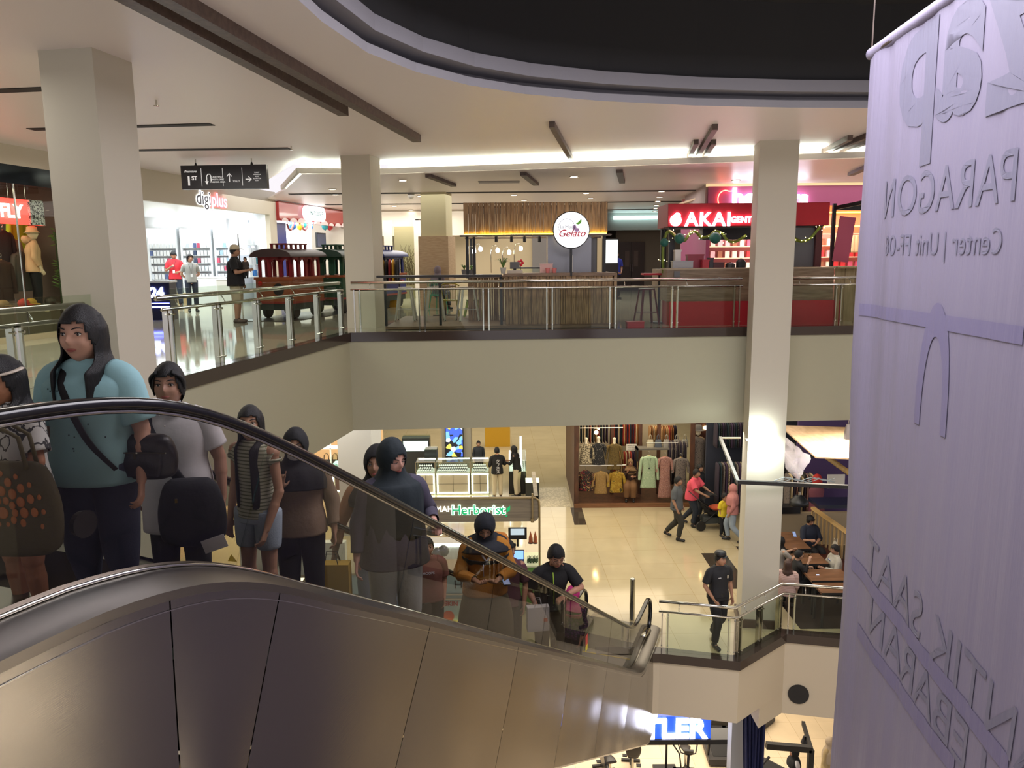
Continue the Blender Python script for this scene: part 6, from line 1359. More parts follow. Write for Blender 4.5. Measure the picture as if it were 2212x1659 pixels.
part('glow_table', MB().bb(x0, -.55, 17.3, 17.9, -5.25, -5.2).bb(x0, -.55, 17.3, 17.35, ZL, -5.25), winm, hk); part('led_line', MB().bb(x0, -.55, 17.27, 17.29, -5.19, -5.16).bb(x0, -.7, 16.6, 16.62, -4.9, -4.87), ledw, hk)
part('floor_light_rail', MB().bb(-3.2, -.3, yf-.08, yf-.05, ZL+.02, ZL+.05), emat('lemon_line', '#f0e88a', 3), hk)
random.seed(11)
for i in range(12):
    px = 905+i*5.2; q = YL(px, 1232, yf+.2); o = part('soap_box', MB().bb(-.02, .02, -.05, .05, 0, .10), [mat('soap_lilac', '#b080b8', .5), mat('soap_pink', '#c87a98', .5), mat('soap_navy', '#38406c', .5)][0 if i < 6 else (1 if i < 9 else 2)], loc=(q.x, yf+.2, zc+.04)); tag(o, '%s soap box in the row on the cosmetics kiosk counter' % ['lilac', 'pink', 'navy'][0 if i < 6 else (1 if i < 9 else 2)], 'box', 'soap boxes on the kiosk counter')
# cashier corner of the kiosk
t = thing('cash_desk', 'small lit cashier desk of the cosmetics kiosk with green edges', 'desk', (.22, 15.9, ZL)); part('body', MB().bb(-.45, .35, -.3, .4, 0, .98), mat('desk_green', '#5c8a40', .4), t); part('top', MB().bb(-.48, .38, -.33, .43, .98, 1.02), mat('desk_top_pale', '#d0d8b0', .4), t)
q = YL(1118, 1152, 16.1); t = thing('monitor', 'flat monitor with a dark and white picture above the laptop', 'monitor', (q.x, 16.1, q.z)); part('frame', MB().bb(-.20, .20, -.02, .02, -.13, .13), blackp, t); part('screen', MB().bb(-.15, .15, -.025, -.02, -.03, .11), mat('monitor_pale', '#8a9498', .3, emit='#a8b8c0', es=.6), t); part('stand', MB().bb(-.02, .02, 0, .03, -.3, -.1), blackp, t)
q = YL(1117, 1195, 15.8); t = thing('laptop', 'small laptop with a blue screen on the cashier desk', 'laptop', (q.x, 15.75, -4.98)); part('keyboard', MB().bb(-.15, .15, -.1, .1, 0, .02), blackp, t); part('lid', MB().box((0, .12, .12), (.30, .015, .22), rx=-.15), blackp, t); part('screen', MB().box((0, .108, .125), (.27, .01, .18), rx=-.15), mat('laptop_blue', '#4a6ac0', .3, emit='#6a90e8', es=1.2), t)
for i in range(8): q = YL(1140+i*3, 1188, 15.75); t = thing('bottle', 'x', 'bottle', (q.x, 15.72+.05*(i % 2), -4.98)); part('body', MB().lathe([(.016, 0), (.018, .07), (.007, .1), (.007, .12)], n=10), mat('bottle_green', '#2a4428', .25), t); part('cap', MB().lathe([(.009, .12), (.009, .14)], n=8), blackp, t); tag(t, 'small dark green bottle in the row at the cashier desk', 'bottle', 'small bottles on the cashier desk')
for i, px in enumerate((1146, 1156)): q = YL(px, 1160, 16.0); t = thing('product_cone', 'orange product pack standing behind the green bottles, %s' % ('left one', 'right one')[i], 'product pack', (q.x, 16.0, q.z-.12)); part('body', MB().lathe([(.05, 0), (.045, .1), (.0, .26)], n=5), mat('kraft_orange', '#a85c34', .6), t); part('base', MB().lathe([(.055, -.02), (.055, 0)], n=12), woodb, t)
for i, (px, py) in enumerate(((945, 1195), (958, 1190))): q = YL(px, py, 15.9); o = part('heart_balloon', MB().ball((0, 0, 0), (.12, .07, .13)), mat('balloon_silver', '#9aa2a8', .25, .3), smooth=True, loc=tuple(q)); tag(o, 'silver grey balloon over the cosmetics kiosk, %s one' % ('left', 'right')[i], 'balloon')
q = YL(940, 1150, 16.3); t = thing('pendant_lamp', 'dome pendant lamp with a warm rim over the cosmetics kiosk', 'lamp', tuple(q)); part('dome', MB().lathe([(.01, .22), (.12, .18), (.2, .08), (.22, 0)], n=24, cap=False), mat('dome_grey', '#4a5054', .4), t, smooth=True, thick=.01); part('bulb', MB().ball((.12, 0, -.02), .05), emat('bulb_warm', '#ffe0a8'), t)
part('cord', MB().cyl((0, 0, .2), (0, 0, .6), .006), blackp, t)
# ------- people near the watch counters
L = onfloor(1075, 1076, ZL); bej = mat('beige_trousers', '#b8ac90', .85)
def ex(a):
    for j, ch in enumerate('タフネス'):
        me = textmesh(ch, .13, .001, .002); me.transform(M.Translation(a['ln']((0, -.150, 1.24-.115*j))) @ M.Rotation(PI/2, 4, 'X')); me.transform(M.Scale(a['k'], 4)); part('back_print', me, whitec, a['r'], recalc=False)
person('man', 'man seen from behind in a black jacket with white characters and beige trousers', L, toward(L, PI+.15), hgt(1076, 967, L), 1.0, sk='#a07860', hair='short', top=('jacket', blackc, .82, 1.85, 1.1), bottom=('trousers', bej), extra=ex, face=False, vox=.012, arms=dict(elR=(.25, .05, 1.1), wrR=(.15, .22, 1.1), elL=(-.24, .02, 1.08), wrL=(-.18, .2, 1.05)))
L = onfloor(1118, 1073, ZL)
person('woman', 'woman with long black hair in a black top leaning on the watch case', L, toward(L, -PI/2-.4), hgt(1112, 964, L), .95, sk='#a07860', hair='long', longhair=.25, top=('blouse', blackc, .84, 1.8), bottom=('trousers', bej), vox=.012, lean=.15, arms=dict(elR=(.22, .15, 1.12), wrR=(.14, .36, 1.12), elL=(-.22, .15, 1.12), wrL=(-.12, .36, 1.12)))
L = (-1.15, 25.6, ZL)
person('man', 'watch seller in a dark shirt behind the showcases facing the customers', L, toward(L, .1), hgt(1058, 952, L), 1.05, sk='#a07860', hair='short', top=('shirt', mat('charcoal_shirt', '#22262e', .8), .84, 1.75), bottom=('trousers', blackp), vox=.012)
L = (YL(767, 1000, 19.4).x, 19.4, ZL)
# floor mats
drk = mat('dark_floor_tile', '#3b342c', .12, spec=.7)
struct('floor_inlay', MB().bb(1.72, 2.06, 20.97, 22.5, ZL-.001, ZL+.004), drk); struct('floor_inlay', MB().bb(4.75, 5.35, 16.6, 18.75, ZL-.001, ZL+.004), drk)
struct('floor_inlay', MB().bb(.35, 1.75, 22.6, 24.6, ZL-.001, ZL+.003), patmat('pebble_floor', ['#c4b898', '#b0a484', '#d0c4a8', '#a89c80'], 14, .4)) 
# ================================================================== BATIK SHOP
bx0, bx1, by = 1.86, 5.35, 22.5
bw = woodmat('reddish_shop_wood', '#3c2418', '#553422', (4, 4, 1), .5)
t = thing('clothes_stall', 'reddish wooden frame and platform of the batik clothes shop', 'clothes stall', (0, 0, 0))
part('platform', MB().bb(bx0, bx1+.2, by, by+3.6, ZL, ZL+.12), bw, t); part('step_edge', MB().bb(bx0-.02, bx1+.2, by-.04, by, ZL, ZL+.13), woodmat('lighter_edge_wood', '#6e4a2c', '#80563a'), t)
for x in (bx0+.04, 3.08, 3.95, 4.52, bx1): part('post', MB().bb(x-.05, x+.05, by+.9, by+1.0, ZL+.1, -3.3) if bx0+.1 < x < bx1-.1 else MB().bb(x-.06, x+.06, by-.02, by+.1, ZL+.1, -3.2), bw, t)
part('top_beam', MB().bb(bx0, bx1+.1, by+.9, by+1.0, -3.62, -3.48), bw, t); part('back_wall', MB().bb(bx0, bx1+.2, by+3.4, by+3.5, ZL, -2.6), mat('cream_shop_back', '#d8c8a8', .7), t); part('side_wall', MB().bb(bx0-.03, bx0, by, by+3.5, ZL, -2.6), bw, t)
part('dark_side_panel', MB().bb(bx1+.05, bx1+.75, by+.3, by+.4, ZL, -2.6), woodmat('dark_red_panel', '#2c1510', '#3c1e16'), t)
area('batik_light', (3.5, 23.2, -2.7), 2.6, 20, (1, .80, .55), sy=1.6)
for i, (px, py, s_) in enumerate([(1288, 934, .06), (1524, 924, .06), (1293, 926, .03)]): q = YL(px, py, by+.3); t = thing('bulb_lamp', 'bare warm bulb hanging in the batik shop, %s' % ('left one', 'at its right end', 'small one above the left bulb')[i], 'lamp', tuple(q)); part('bulb', MB().ball((0, 0, 0), s_), emat('bulb_strong', '#ffcf88', 25), t, smooth=True); part('cord', MB().cyl((0, 0, s_), (0, 0, .8), .005), blackp, t)
pats = [patmat('batik_black_cream', ['#1c1a1a', '#8a7c60', '#1a1818', '#b0a488'], 26), patmat('batik_speckle', ['#d0c8b4', '#1a1a1c', '#14141a', '#1a1a1c'], 34), patmat('batik_olive', ['#4c3c18', '#5c4a1e', '#453616'], 9, kind='n'), patmat('batik_red_black', ['#7c1c24', '#1a1616', '#201818', '#a08050'], 14, kind='n'), patmat('batik_tan_spot', ['#26201a', '#8c7040', '#94784a', '#8a6c3c'], 24), patmat('batik_mustard', ['#8c6c18', '#8a6a18', '#a0842c', '#403818'], 6, kind='n'),
        patmat('batik_sage', ['#a4b496', '#8fa484', '#98ac8e', '#8aa080'], 16, kind='n'), patmat('batik_rose', ['#8a6058', '#9c7468', '#7c544e', '#a8847a'], 18, kind='n'), patmat('batik_grey', ['#4c4644', '#8c827a', '#3a3434', '#6c625c'], 26)]
specs = [(1266, 952, .42, .60, 0, 'black patterned blouse on a bust, upper left in the batik shop', True), (1293, 950, .42, .66, 1, 'black dress with white speckles on a bust, upper row middle in the batik shop', True), (1327, 952, .44, .78, 2, 'long olive brown dress on a bust, upper row right in the batik shop', True),
         (1265, 1010, .46, .62, 3, 'dark jacket over a red skirt hanging lower left in the batik shop', False), (1298, 1012, .44, .68, 4, 'tan spotted long shirt hanging lower middle in the batik shop', False), (1332, 1012, .46, .64, 5, 'mustard tunic with pale lower layers hanging lower right of the seated woman side', False),
         (1402, 978, .50, .98, 6, 'pale sage green tunic with a long pendant hanging in front of the batik shop', False), (1437, 980, .42, 1.25, 7, 'long dusty rose patterned dress hanging right of the sage tunic', False), (1471, 982, .44, 1.1, 8, 'grey patterned dress hanging right of the dusty rose dress', False)]
for i, (px, py, w_, L_, m_, lab, bust) in enumerate(specs):
    q = YL(px, py, by+.25 if i < 6 else by+.05); g = garment(i+3, pats[m_], w_, L_, .34 if i != 6 else .6); g.location = tuple(q); g['label'] = lab
    if bust: part('neck_form', MB().sweep([(0, 0, -.12), (0, 0, -.02), (0, 0, .07), (0, 0, .10)], [.05, .04, .05, .02], [.04, .035, .045, .02], n=14, cap=(True, True)), mat('bust_cream', '#d8d0b8', .5), g, smooth=True)
    if i == 6: part('pendant', MB().tube([(-.05, -.07, -.14), (0, -.09, -.42), (.05, -.07, -.14)], .004, 5).ball((0, -.09, -.45), .025, 8), blackp, g)
for (x0_, x1_, z) in ((bx0+.15, 3.4, -4.75), (bx0+.15, 3.3, -3.60), (4.0, 4.95, -4.08)): tag(part('clothes_rail', MB().cyl((x0_, by+.2, z), (x1_, by+.2, z), .015), steel), 'chrome clothes rail in the batik shop %s' % {-4.75: 'for the lower row', -3.6: 'for the upper row', -4.08: 'holding the sage tunic'}[z], 'clothes rail')
random.seed(33); rk = [mat('rk_'+c[1:], c, .9) for c in ('#7a2020', '#b89060', '#2a2230', '#8c5a30', '#a03a2c', '#c8b48c', '#3c2c44', '#1c2c34')]; rp = None
def rackpiece(x, y, z, h_, m, lab, grp, w_=.05):
    mb = MB(); mb.sweep([(0, 0, 0), (0, 0, -.06), (0, 0, -h_*.5), (0, 0, -h_)], [.006, w_*.4, w_*.5, w_*.55], [.03, .20, .21, .22], n=14, sub=2, fold=.25, seed=x*9, cap=(True, True)); o = part('hanging_garment', mb, m, smooth=True, loc=(x, y, z)); tag(o, lab, 'garment', grp)
for i in range(22): rackpiece(3.2+i*.047, by+2.2, -3.85, .75, random.choice(rk), 'garment packed side by side on the upper back rail of the batik shop', 'garments on the upper back rail')
for i in range(16): rackpiece(3.25+i*.05, by+1.9, -4.75, .8, random.choice(rk), 'garment packed side by side on the lower back rail of the batik shop', 'garments on the lower back rail')
for i in range(16): rackpiece(4.35+i*.055, by+1.6, -3.85, .5, random.choice(rk[1:6]), 'garment on the short rail behind the handbags of the batik shop', 'garments behind the handbags')
for i in range(12): rackpiece(1.98+i*.09, by+1.4, -3.5, .8, random.choice(rk), 'garment on the rail at the left back of the batik shop', 'garments at the left back')
for i in range(10): rackpiece(4.75+i*.055, by+.5, -4.1, 1.3, pats[8] if i % 2 else rk[2], 'long dark patterned dress packed at the right end of the batik shop', 'long dresses at the right end')
t = thing('shelf', 'grey shelf board carrying the handbags in the batik shop', 'shelf', (0, 0, 0)); z_ = YL(1440, 966, by+.5).z; part('board', MB().bb(3.75, 5.0, by+.35, by+.7, z_-.05, z_), mat('shelf_grey', '#5c5850', .6), t); part('bracket', MB().bb(3.75, 3.8, by+.35, by+.7, z_-.4, z_).bb(4.95, 5, by+.35, by+.7, z_-.4, z_), blackp, t)
for i, (px, c, lab) in enumerate([(1405, '#b0a890', 'beige tote bag first from the left on the batik shop shelf'), (1422, '#4c5460', 'dark blue grey tote bag with long handles second on the batik shop shelf'), (1440, '#8c8880', 'grey beige tote bag third on the batik shop shelf'), (1462, '#7c7a72', 'grey tote bag fourth on the batik shop shelf'), (1480, '#8a887c', 'grey tote bag last on the batik shop shelf')]):
    q = YL(px, 960, by+.5); handbag(lab, (q.x, by+.52, z_), mat('totem_'+c[1:], c, .7), .20, .24, .10, .15)
q = YL(1364, 966, by+.85); t = thing('paper_sign', 'white paper price notice hanging in the batik shop', 'sign', tuple(q)); part('sheet', MB().bb(-.16, .16, -.005, .005, -.10, .10), mat('paper_white', '#c8c4bc', .7), t)
for j, s_ in enumerate(('ORIGINAL BATIK', 'MULAI 100.000', 'BATIK 150.000')): text('lettering', s_, .035, (0, -.008, .055-.055*j), txtb, t, extr=.001)
L = onfloor(1362, 1078, ZL+.12); L = (L[0], by+.55, ZL+.12)
person('woman', 'woman in a tan hijab seated in the batik shop, hand at her mouth', L, 0+toward(L, 0), 1.55, 1.05, sk='#9c7058', sit=True, hair=None, hijab=(mat('tan_hijab', '#846848', .85), 1.3), top=('blouse', mat('brown_blouse', '#34201a', .85), .84, 1.7), bottom=('trousers', mat('tan_skirt', '#6a4a2c', .85), 1.9, 1.5), vox=.012, arms=dict(elR=(.22, .12, .72), wrR=(.05, .17, .98), elL=(-.25, .10, .74), wrL=(-.12, .30, .80)))
q = YL(1508, 950, by+.2); t = thing('mannequin', 'patterned dress stand topped by a wide grey hat in the batik shop', 'mannequin', (q.x, by+.2, ZL+.12))
part('dress', MB().sweep([(0, 0, 2.0), (0, 0, 1.9), (0, 0, 1.5), (0, 0, .9), (0, 0, .2)], [.05, .2, .19, .22, .26], [.05, .12, .13, .16, .2], n=28, fold=.1, seed=4), pats[8], t, smooth=True); part('hat', MB().lathe([(.22, 2.20), (.13, 2.22), (.12, 2.30), (.08, 2.34), (0, 2.34)], n=24), mat('felt_grey', '#6c6864', .9), t, smooth='auto'); part('head_form', MB().ball((0, 0, 2.13), (.08, .09, .11)), mat('bust_cream', '#d8d0b8'), t, smooth=True)
bamb = woodmat('bamboo', '#8c7448', '#a68a58', (3, 3, .6), .5)
def bamboo(lab, p, q, r_=.05):
    p, q = V(p), V(q); n = max(2, int((q-p).length/.3)); pts = []; rr = []
    for i in range(n+1):
        c = p.lerp(q, i/n); d_ = (q-p).normalized(); pts += [c-d_*.015, c, c+d_*.015]; rr += [r_, r_*1.12, r_]
    tag(part('bamboo_pole', MB().tube(pts, rr, 14), bamb, smooth=True), lab, 'bamboo pole')
a = G(1546, 1082, ZL); p1 = YL(1532, 925, a.y); bamboo('bamboo pole at the right end of the batik shop, behind the stroller', (a.x, a.y, ZL), p1, .045)
# ------- walkers
gm = mat('slate_tee', '#4a4e52', .85, bump=.1)
wk = dict(kneeR=(.095, .16, .50), ankR=(.10, .10, .10), toeR=(.10, .24, .04), kneeL=(-.09, -.02, .47), ankL=(-.10, -.30, .14), toeL=(-.10, -.19, .05))
L = onfloor(1460, 1165, ZL)
person('man', 'man in a grey T-shirt with a sling bag walking past the batik shop', L, toward(L, 1.25), hgt(1458, 1030, L), 1.08, sk='#94705a', hair='short', top=('tee', gm, .82, .85, 1.05), bottom=('trousers', mat('dark_olive_trousers', '#26251f', .85)), legs=wk, vox=.012, shoes='#101012')
L = onfloor(1493, 1136, ZL)
person('person', 'person in a salmon pink shirt pushing the stroller', L, toward(L, 1.15), hgt(1482, 1012, L), 1.15, sk='#94705a', hair='short', top=('shirt', mat('salmon_shirt', '#c84a5c', .85, bump=.1), .80, .85, 1.15), bottom=('trousers', mat('navy_jeans', '#18202c', .85)), legs=wk, vox=.012, lean=.15, arms=dict(elR=(.24, .22, 1.12), wrR=(.18, .46, 1.02), elL=(-.24, .22, 1.12), wrL=(-.18, .46, 1.02)))
L = (L[0]+.35, L[1]+.7, ZL)
person('man', 'man in dark navy clothes with a cap walking behind the stroller', L, toward(L, 1.0), hgt(1500, 1003, L), 1.15, sk='#94705a', hair='short', top=('shirt', navy, .82, 1.0, 1.1), bottom=('trousers', mat('navy_jeans', '#18202c'), 1.92, 1.1), vox=.013, legs=wk)
q = G(1535, 1140, ZL); t = thing('stroller', 'black child stroller with an orange blanket and chunky wheels', 'stroller', (q.x, q.y, ZL), .1)
for x, y in ((-.36, -.22), (-.36, .22), (.38, -.2), (.38, .2)): part('wheel', MB().lathe([(.06, -.035), (.13, -.035), (.14, 0), (.13, .035), (.06, .035)], c=(x, y, .14), ax='Y', n=20), blackp, t, smooth='auto')
part('frame', MB().tube([(.38, -.2, .14), (0, -.22, .55), (-.35, -.22, .80), (-.62, -.22, 1.05), (-.62, .22, 1.05), (-.35, .22, .80), (0, .22, .55), (.38, .2, .14)], .014, 8).tube([(-.36, -.22, .14), (.1, -.22, .55)], .014, 8).tube([(-.36, .22, .14), (.1, .22, .55)], .014, 8), blackp, t, smooth=True)
part('seat', MB().sweep([(-.30, 0, .75), (-.05, 0, .45), (.25, 0, .48), (.40, 0, .30)], [.20, .2, .2, .18], [.05, .07, .06, .03], ref=(0, 1, 0), n=18, cap=(True, True)), blackc, t, smooth=True); part('basket', MB().bb(-.25, .25, -.18, .18, .18, .34), mat('basket_grey', '#3c4040', .8), t); part('blanket', MB().ball((.12, 0, .58), (.20, .16, .08)), mat('coral_blanket', '#c85a3c', .9, bump=.3), t, smooth=True)
part('canopy', MB().sweep([(-.30, 0, .85), (-.10, 0, 1.0), (.1, 0, .95)], [.2, .22, .2], [.02, .03, .02], ref=(0, 1, 0), n=16), blackc, t, smooth=True)
L = onfloor(1562, 1158, ZL)
person('toddler', 'toddler in a bright yellow T-shirt and navy trousers beside the stroller', L, toward(L, .8), hgt(1560, 1068, L), 1.25, sk='#a07860', hs=1.5, hair='fringe', top=('tee', mat('yellow_tee', '#c8b428', .8), .82, .85, 1.1), bottom=('trousers', navy), vox=.016)
L = onfloor(1580, 1170, ZL)
person('woman', 'woman in a dusty pink long top and pale blue jeans half behind the right column', L, toward(L, -1.6), hgt(1588, 1048, L), 1.1, sk='#a07860', hair=None, hijab=(mat('dusty_pink_hijab', '#a8706c', .85), 1.1), top=('blouse', mat('dusty_pink_hijab', '#a8706c'), .84, 1.7, 1.1), bottom=('trousers', jean_l), vox=.013, legs=wk)
# guard
L = onfloor(1548, 1392, ZL)
def ex(a):
    HM = a['HM']; mb = MB(); mb.lathe([(.086, .05), (.092, .085), (.08, .115), (.04, .125), (0, .126)], n=20); mb.v = [tuple(HM @ V(p)) for p in mb.v]; a['P']('cap', mb, blackp, thick=.004)
    a['P']('cap_brim', MB().sweep([HM @ V((0, .07, .058)), HM @ V((0, .115, .05))], [.06, .05], [.005, .004], n=12, cap=(True, True)), blackp)
    a['P']('badge', MB().box(a['ln']((-.075, .150, 1.27)), (.035, .01, .05)), steel, sm=False); a['P']('name_tag', MB().box(a['ln']((.075, .150, 1.26)), (.05, .008, .014)), whitec, sm=False)
    a['P']('belt', MB().sweep([(0, 0, .93), (0, 0, .97)], [.178, .175], [.138, .136], n=24), mat('leather_black', '#0a0a0a', .3)); a['P']('radio', MB().box((.19, .0, .93), (.04, .05, .12)), blackp, sm=False)
person('security_guard', 'security guard in black uniform and cap walking behind the lower steel railing', L, toward(L, .55), hgt(1548, 1192, L), 1.05, sk='#a87c60', hair='short', hy=.35, top=('shirt', mat('uniform_black', '#15161a', .7, bump=.1), .90, .80, 1.0), bottom=('trousers', mat('uniform_black', '#15161a')), legs=wk, extra=ex, vox=.009, arms=dict(elR=(.25, -.02, 1.08), wrR=(.22, .20, .95), elL=(-.25, -.06, 1.08), wrL=(-.25, .02, .84)))
# wall light on the right column
q = Yp(1640, 937, 14.66); t = thing('wall_light', 'very bright oval white emergency light mounted on the right column', 'wall light', tuple(q)); part('housing', MB().sweep([(-.19, 0, 0), (-.15, 0, 0), (.15, 0, 0), (.19, 0, 0)], [.03, .06, .06, .03], [.05, .07, .07, .05], ref=(0, 1, 0), n=20, cap=(True, True)), emat('lamp_white_strong', '#f4fff8', 30), t, smooth=True); part('base_plate', MB().bb(-.25, .25, .0, .06, -.14, -.11), mat('plate_grey', '#8a8a88', .5), t)
area('wall_light_glow', (q.x, q.y-.12, q.z-.15), .3, 14, (.9, 1, .95), rot=(math.radians(40), 0, 0), sy=.1)
q = YL(1728, 1500, 14.45)
# ================================================================== CAFE AND FABRIC STALL ON THE RIGHT
tabm = woodmat('cafe_table_wood', '#5a3e28', '#74523a', (1, 6, 6), .35); ztab = -5.25
def table(lab, cx, cy, w_, d, rz=0):
    t = thing('cafe_table', lab, 'table', (cx, cy, ZL), rz); part('top', MB().bb(-w_/2, w_/2, -d/2, d/2, .72, .76), tabm, t); part('edge', MB().bb(-w_/2, w_/2, -d/2-.004, -d/2, .715, .765), blackp, t)
    for x in (-1, 1):
        for y in (-1, 1): part('leg', MB().bb(x*(w_/2-.05)-.02, x*(w_/2-.05)+.02, y*(d/2-.05)-.02, y*(d/2-.05)+.02, 0, .72), blackp, t)
table('wooden cafe table nearest to the lower railing', 6.62, 14.9, .95, .5); table('wooden cafe table with the phone user foot beside it, second from the railing', 6.6, 15.55, .85, .6); table('wooden cafe table in the middle with glasses on it', 6.55, 16.45, .7, .62); table('long wooden cafe table at the far end with the yellow bag', 6.45, 17.6, .8, 1.15)
t = thing('bench', 'dark red brown bench along the fence of the cafe', 'bench', (7.4, 16.2, ZL)); part('seat', MB().bb(-.25, .25, -1.9, 1.9, .40, .46), mat('bench_red_brown', '#3c1810', .4), t); part('base', MB().bb(-.22, .22, -1.85, 1.85, 0, .40), mat('bench_dark', '#221410', .5), t)
fl = mat('pine_fence', '#a08458', .6); t = thing('fence', 'pale pine slat fence with a top board behind the cafe bench', 'fence', (0, 0, 0)); a, b = V((7.45, 18.6, 0)), V((7.95, 14.6, 0))
part('top_board', MB().bar(a+V((0, 0, -4.78)), b+V((0, 0, -4.95)), .10, .06), woodmat('pine_top', '#b89660', '#caa870'), t); mb = MB()
for i in range(24): c = a.lerp(b, i/23); mb.bar(c+V((0, 0, ZL)), c+V((0, 0, -4.85)), .07, .03, up=(1, 0, 0))
part('slats', mb, fl, t)
struct('floor_inlay', MB().bb(5.75, 9, 14.65, 19.2, ZL-.001, ZL+.006), mat('dark_cafe_floor', '#2c2420', .3))
area('cafe_light', (6.9, 16.3, -2.3), 1.5, 40, (1, .85, .65), sy=2)
def cperson(name, lab, px, py, y, yaw, H, b, top, hairk, **k):
    q = Yp(px, py, y); return person(name, lab, (q.x, y, ZL), yaw, H, b, top=top, hair=hairk, vox=.010, **k)
cperson('woman', 'woman in a navy V-neck top sitting at the far end of the cafe bench', 1748, 1150, 17.9, PI+.25, 1.62, 1.15, ('blouse', mat('deep_navy_blouse', '#121a2c', .8), .84, 1.2, 1.1), 'tied', bun=True, sk='#a07860', hp=.45, sit=True, eyes='closed', bottom=('trousers', blackc), arms=dict(elR=(.26, .12, .72), wrR=(.22, .36, .80), elL=(-.22, .12, .72), wrL=(-.02, .26, .66)))
cperson('boy', 'boy in a pale grey hoodie holding a phone on the cafe bench', 1806, 1180, 16.2, PI/2+.1, 1.5, 1.05, ('hoodie', mat('pale_grey_hoodie', '#9a968a', .85, bump=.2), .80, 1.85, 1.12), 'fringe', sk='#a07860', hp=.15, sit=True, bottom=('trousers', navy), arms=dict(elR=(.24, .10, .72), wrR=(.10, .34, .76), elL=(-.24, .10, .72), wrL=(-.10, .34, .76)))
cperson('woman', 'woman with long black hair and a grey T-shirt at the left of the cafe tables', 1684, 1190, 16.6, -PI/2+.3, 1.55, 1.0, ('tee', mat('heather_tee', '#8a8680', .85), .84, .8), 'long', sk='#a8846c', longhair=.35, sit=True, bottom=('trousers', blackc), arms=dict(elR=(.22, .18, .78), wrR=(.10, .40, .84), elL=(-.22, .18, .78), wrL=(-.06, .40, .90)))
cperson('woman', 'woman with long brown hair in a pale pink shirt, back to the railing', 1700, 1260, 15.35, -.45, 1.52, 1.1, ('shirt', patmat('pink_stripe_shirt', ['#b89c94', '#b89c94', '#c4aca4', '#a08078'], 10, kind='w'), .84, 1.3, 1.1), 'long', hairc='#3c241a', sk='#a8846c', longhair=.40, sit=True, bottom=('trousers', blackc), face=False)
cperson('woman', 'woman in black at the cafe tables, arm raised, foot stretched out', 1722, 1235, 15.9, -PI/2, 1.5, .95, ('blouse', blackc, .84, 1.7), 'short', sk='#a8846c', sit=True, bottom=('trousers', blackc), arms=dict(elR=(.22, .10, .85), wrR=(.16, .20, 1.08), elL=(-.22, .12, .8), wrL=(-.12, .30, .82)), legs=dict(kneeR=(.1, .45, .62), ankR=(.1, .85, .60), toeR=(.1, .95, .72)))
handbag('yellow paper bag with dark writing standing on the far cafe table', (6.15, 17.6, ZL+.765), mat('yellow_paper_bright', '#c88c10', .6), .26, .32, .12, .10, rz=.3)
handbag('white cloth tote bag standing on the cafe bench beside the fence', (7.42, 17.1, ZL+.465), mat('tote_white', '#b0a898', .85, bump=.2), .30, .42, .14, .10, rz=1.4)
for i, (px, py, y, lab) in enumerate([(1795, 1212, 16.2, 'phone held by the boy in the grey hoodie'), (1768, 1247, 15.5, 'phone lying upright near the stretched foot at the cafe'), (1716, 1154, 17.6, 'phone held over the far table by the woman in navy')]): q = Yp(px, py, y); phone(lab, tuple(q), rz=1.4*(i == 0), tilt=.6)
for i, (px, y) in enumerate([(1724, 16.5), (1738, 16.4), (1733, 16.7)]): q = Yp(px, 1190, y); t = thing('drinking_glass', 'small drinking glass on the middle cafe table, %s' % ('left one', 'right one', 'rear one')[i], 'glass', (6.35+.12*i, 16.5+.08*(i % 2), ZL+.765)); part('body', MB().lathe([(.03, 0), (.036, .12), (.033, .12), (.028, .005)], n=14, cap=False), caseglass, t, smooth=True); part('drink', MB().lathe([(.026, .006), (.031, .08)], n=14), mat('iced_tea', '#8a4a1c', .2), t)
# stall frames and bamboo
q0 = G(1822, 1300, ZL); bamboo('mottled bamboo pole in front of the cafe at the banner edge', (7.05, 14.9, ZL), (7.15, 14.9, -2.6), .055)
bamboo('thick pale bamboo pole slanting under the plywood roof', Yp(1762, 970, 18), Yp(1846, 1030, 16.5), .06)
bamboo('bamboo pole standing behind the black pendant lamp', (6.55, 19.0, ZL), (6.5, 19.0, -3.6), .06)
bm_ = blackp; zz = Yp(1600, 1043, 14.5).z
t = thing('stall_frame', 'black metal frame beams crossing the right column at stall height', 'stall frame', (0, 0, 0)); pA, pB = Yp(1594, 1041, 14.45), Yp(1842, 1052, 14.45); part('front_beam', MB().bar(pA, pB, .08, .07), bm_, t)
pC = Yp(1556, 946, 16.6); part('side_beam', MB().bar(pA, pC, .06, .07), mat('beam_grey', '#6c6c68', .5), t); part('rear_beam', MB().bar(pC, Yp(1600, 946, 16.6), .05, .03), steel, t)
part('upper_beam', MB().bar(Yp(1672, 958, 18.3), Yp(1718, 962, 18.3), .1, .12).bar(Yp(1672, 985, 18.3), Yp(1760, 986, 18.3), .06, .06), bm_, t); part('diagonal_beam', MB().bar(Yp(1680, 962, 18), Yp(1740, 1030, 16.8), .06, .08), bm_, t)
mb = MB()
for k in range(3): mb.tube([Yp(1672+i*12, 1038+4*math.sin(i*1.3+k)-k*1.5, 14.4) for i in range(12)], .008, 5)
part('cable', mb, mat('cable_grey', '#9aa4a4', .4), t, smooth=True)
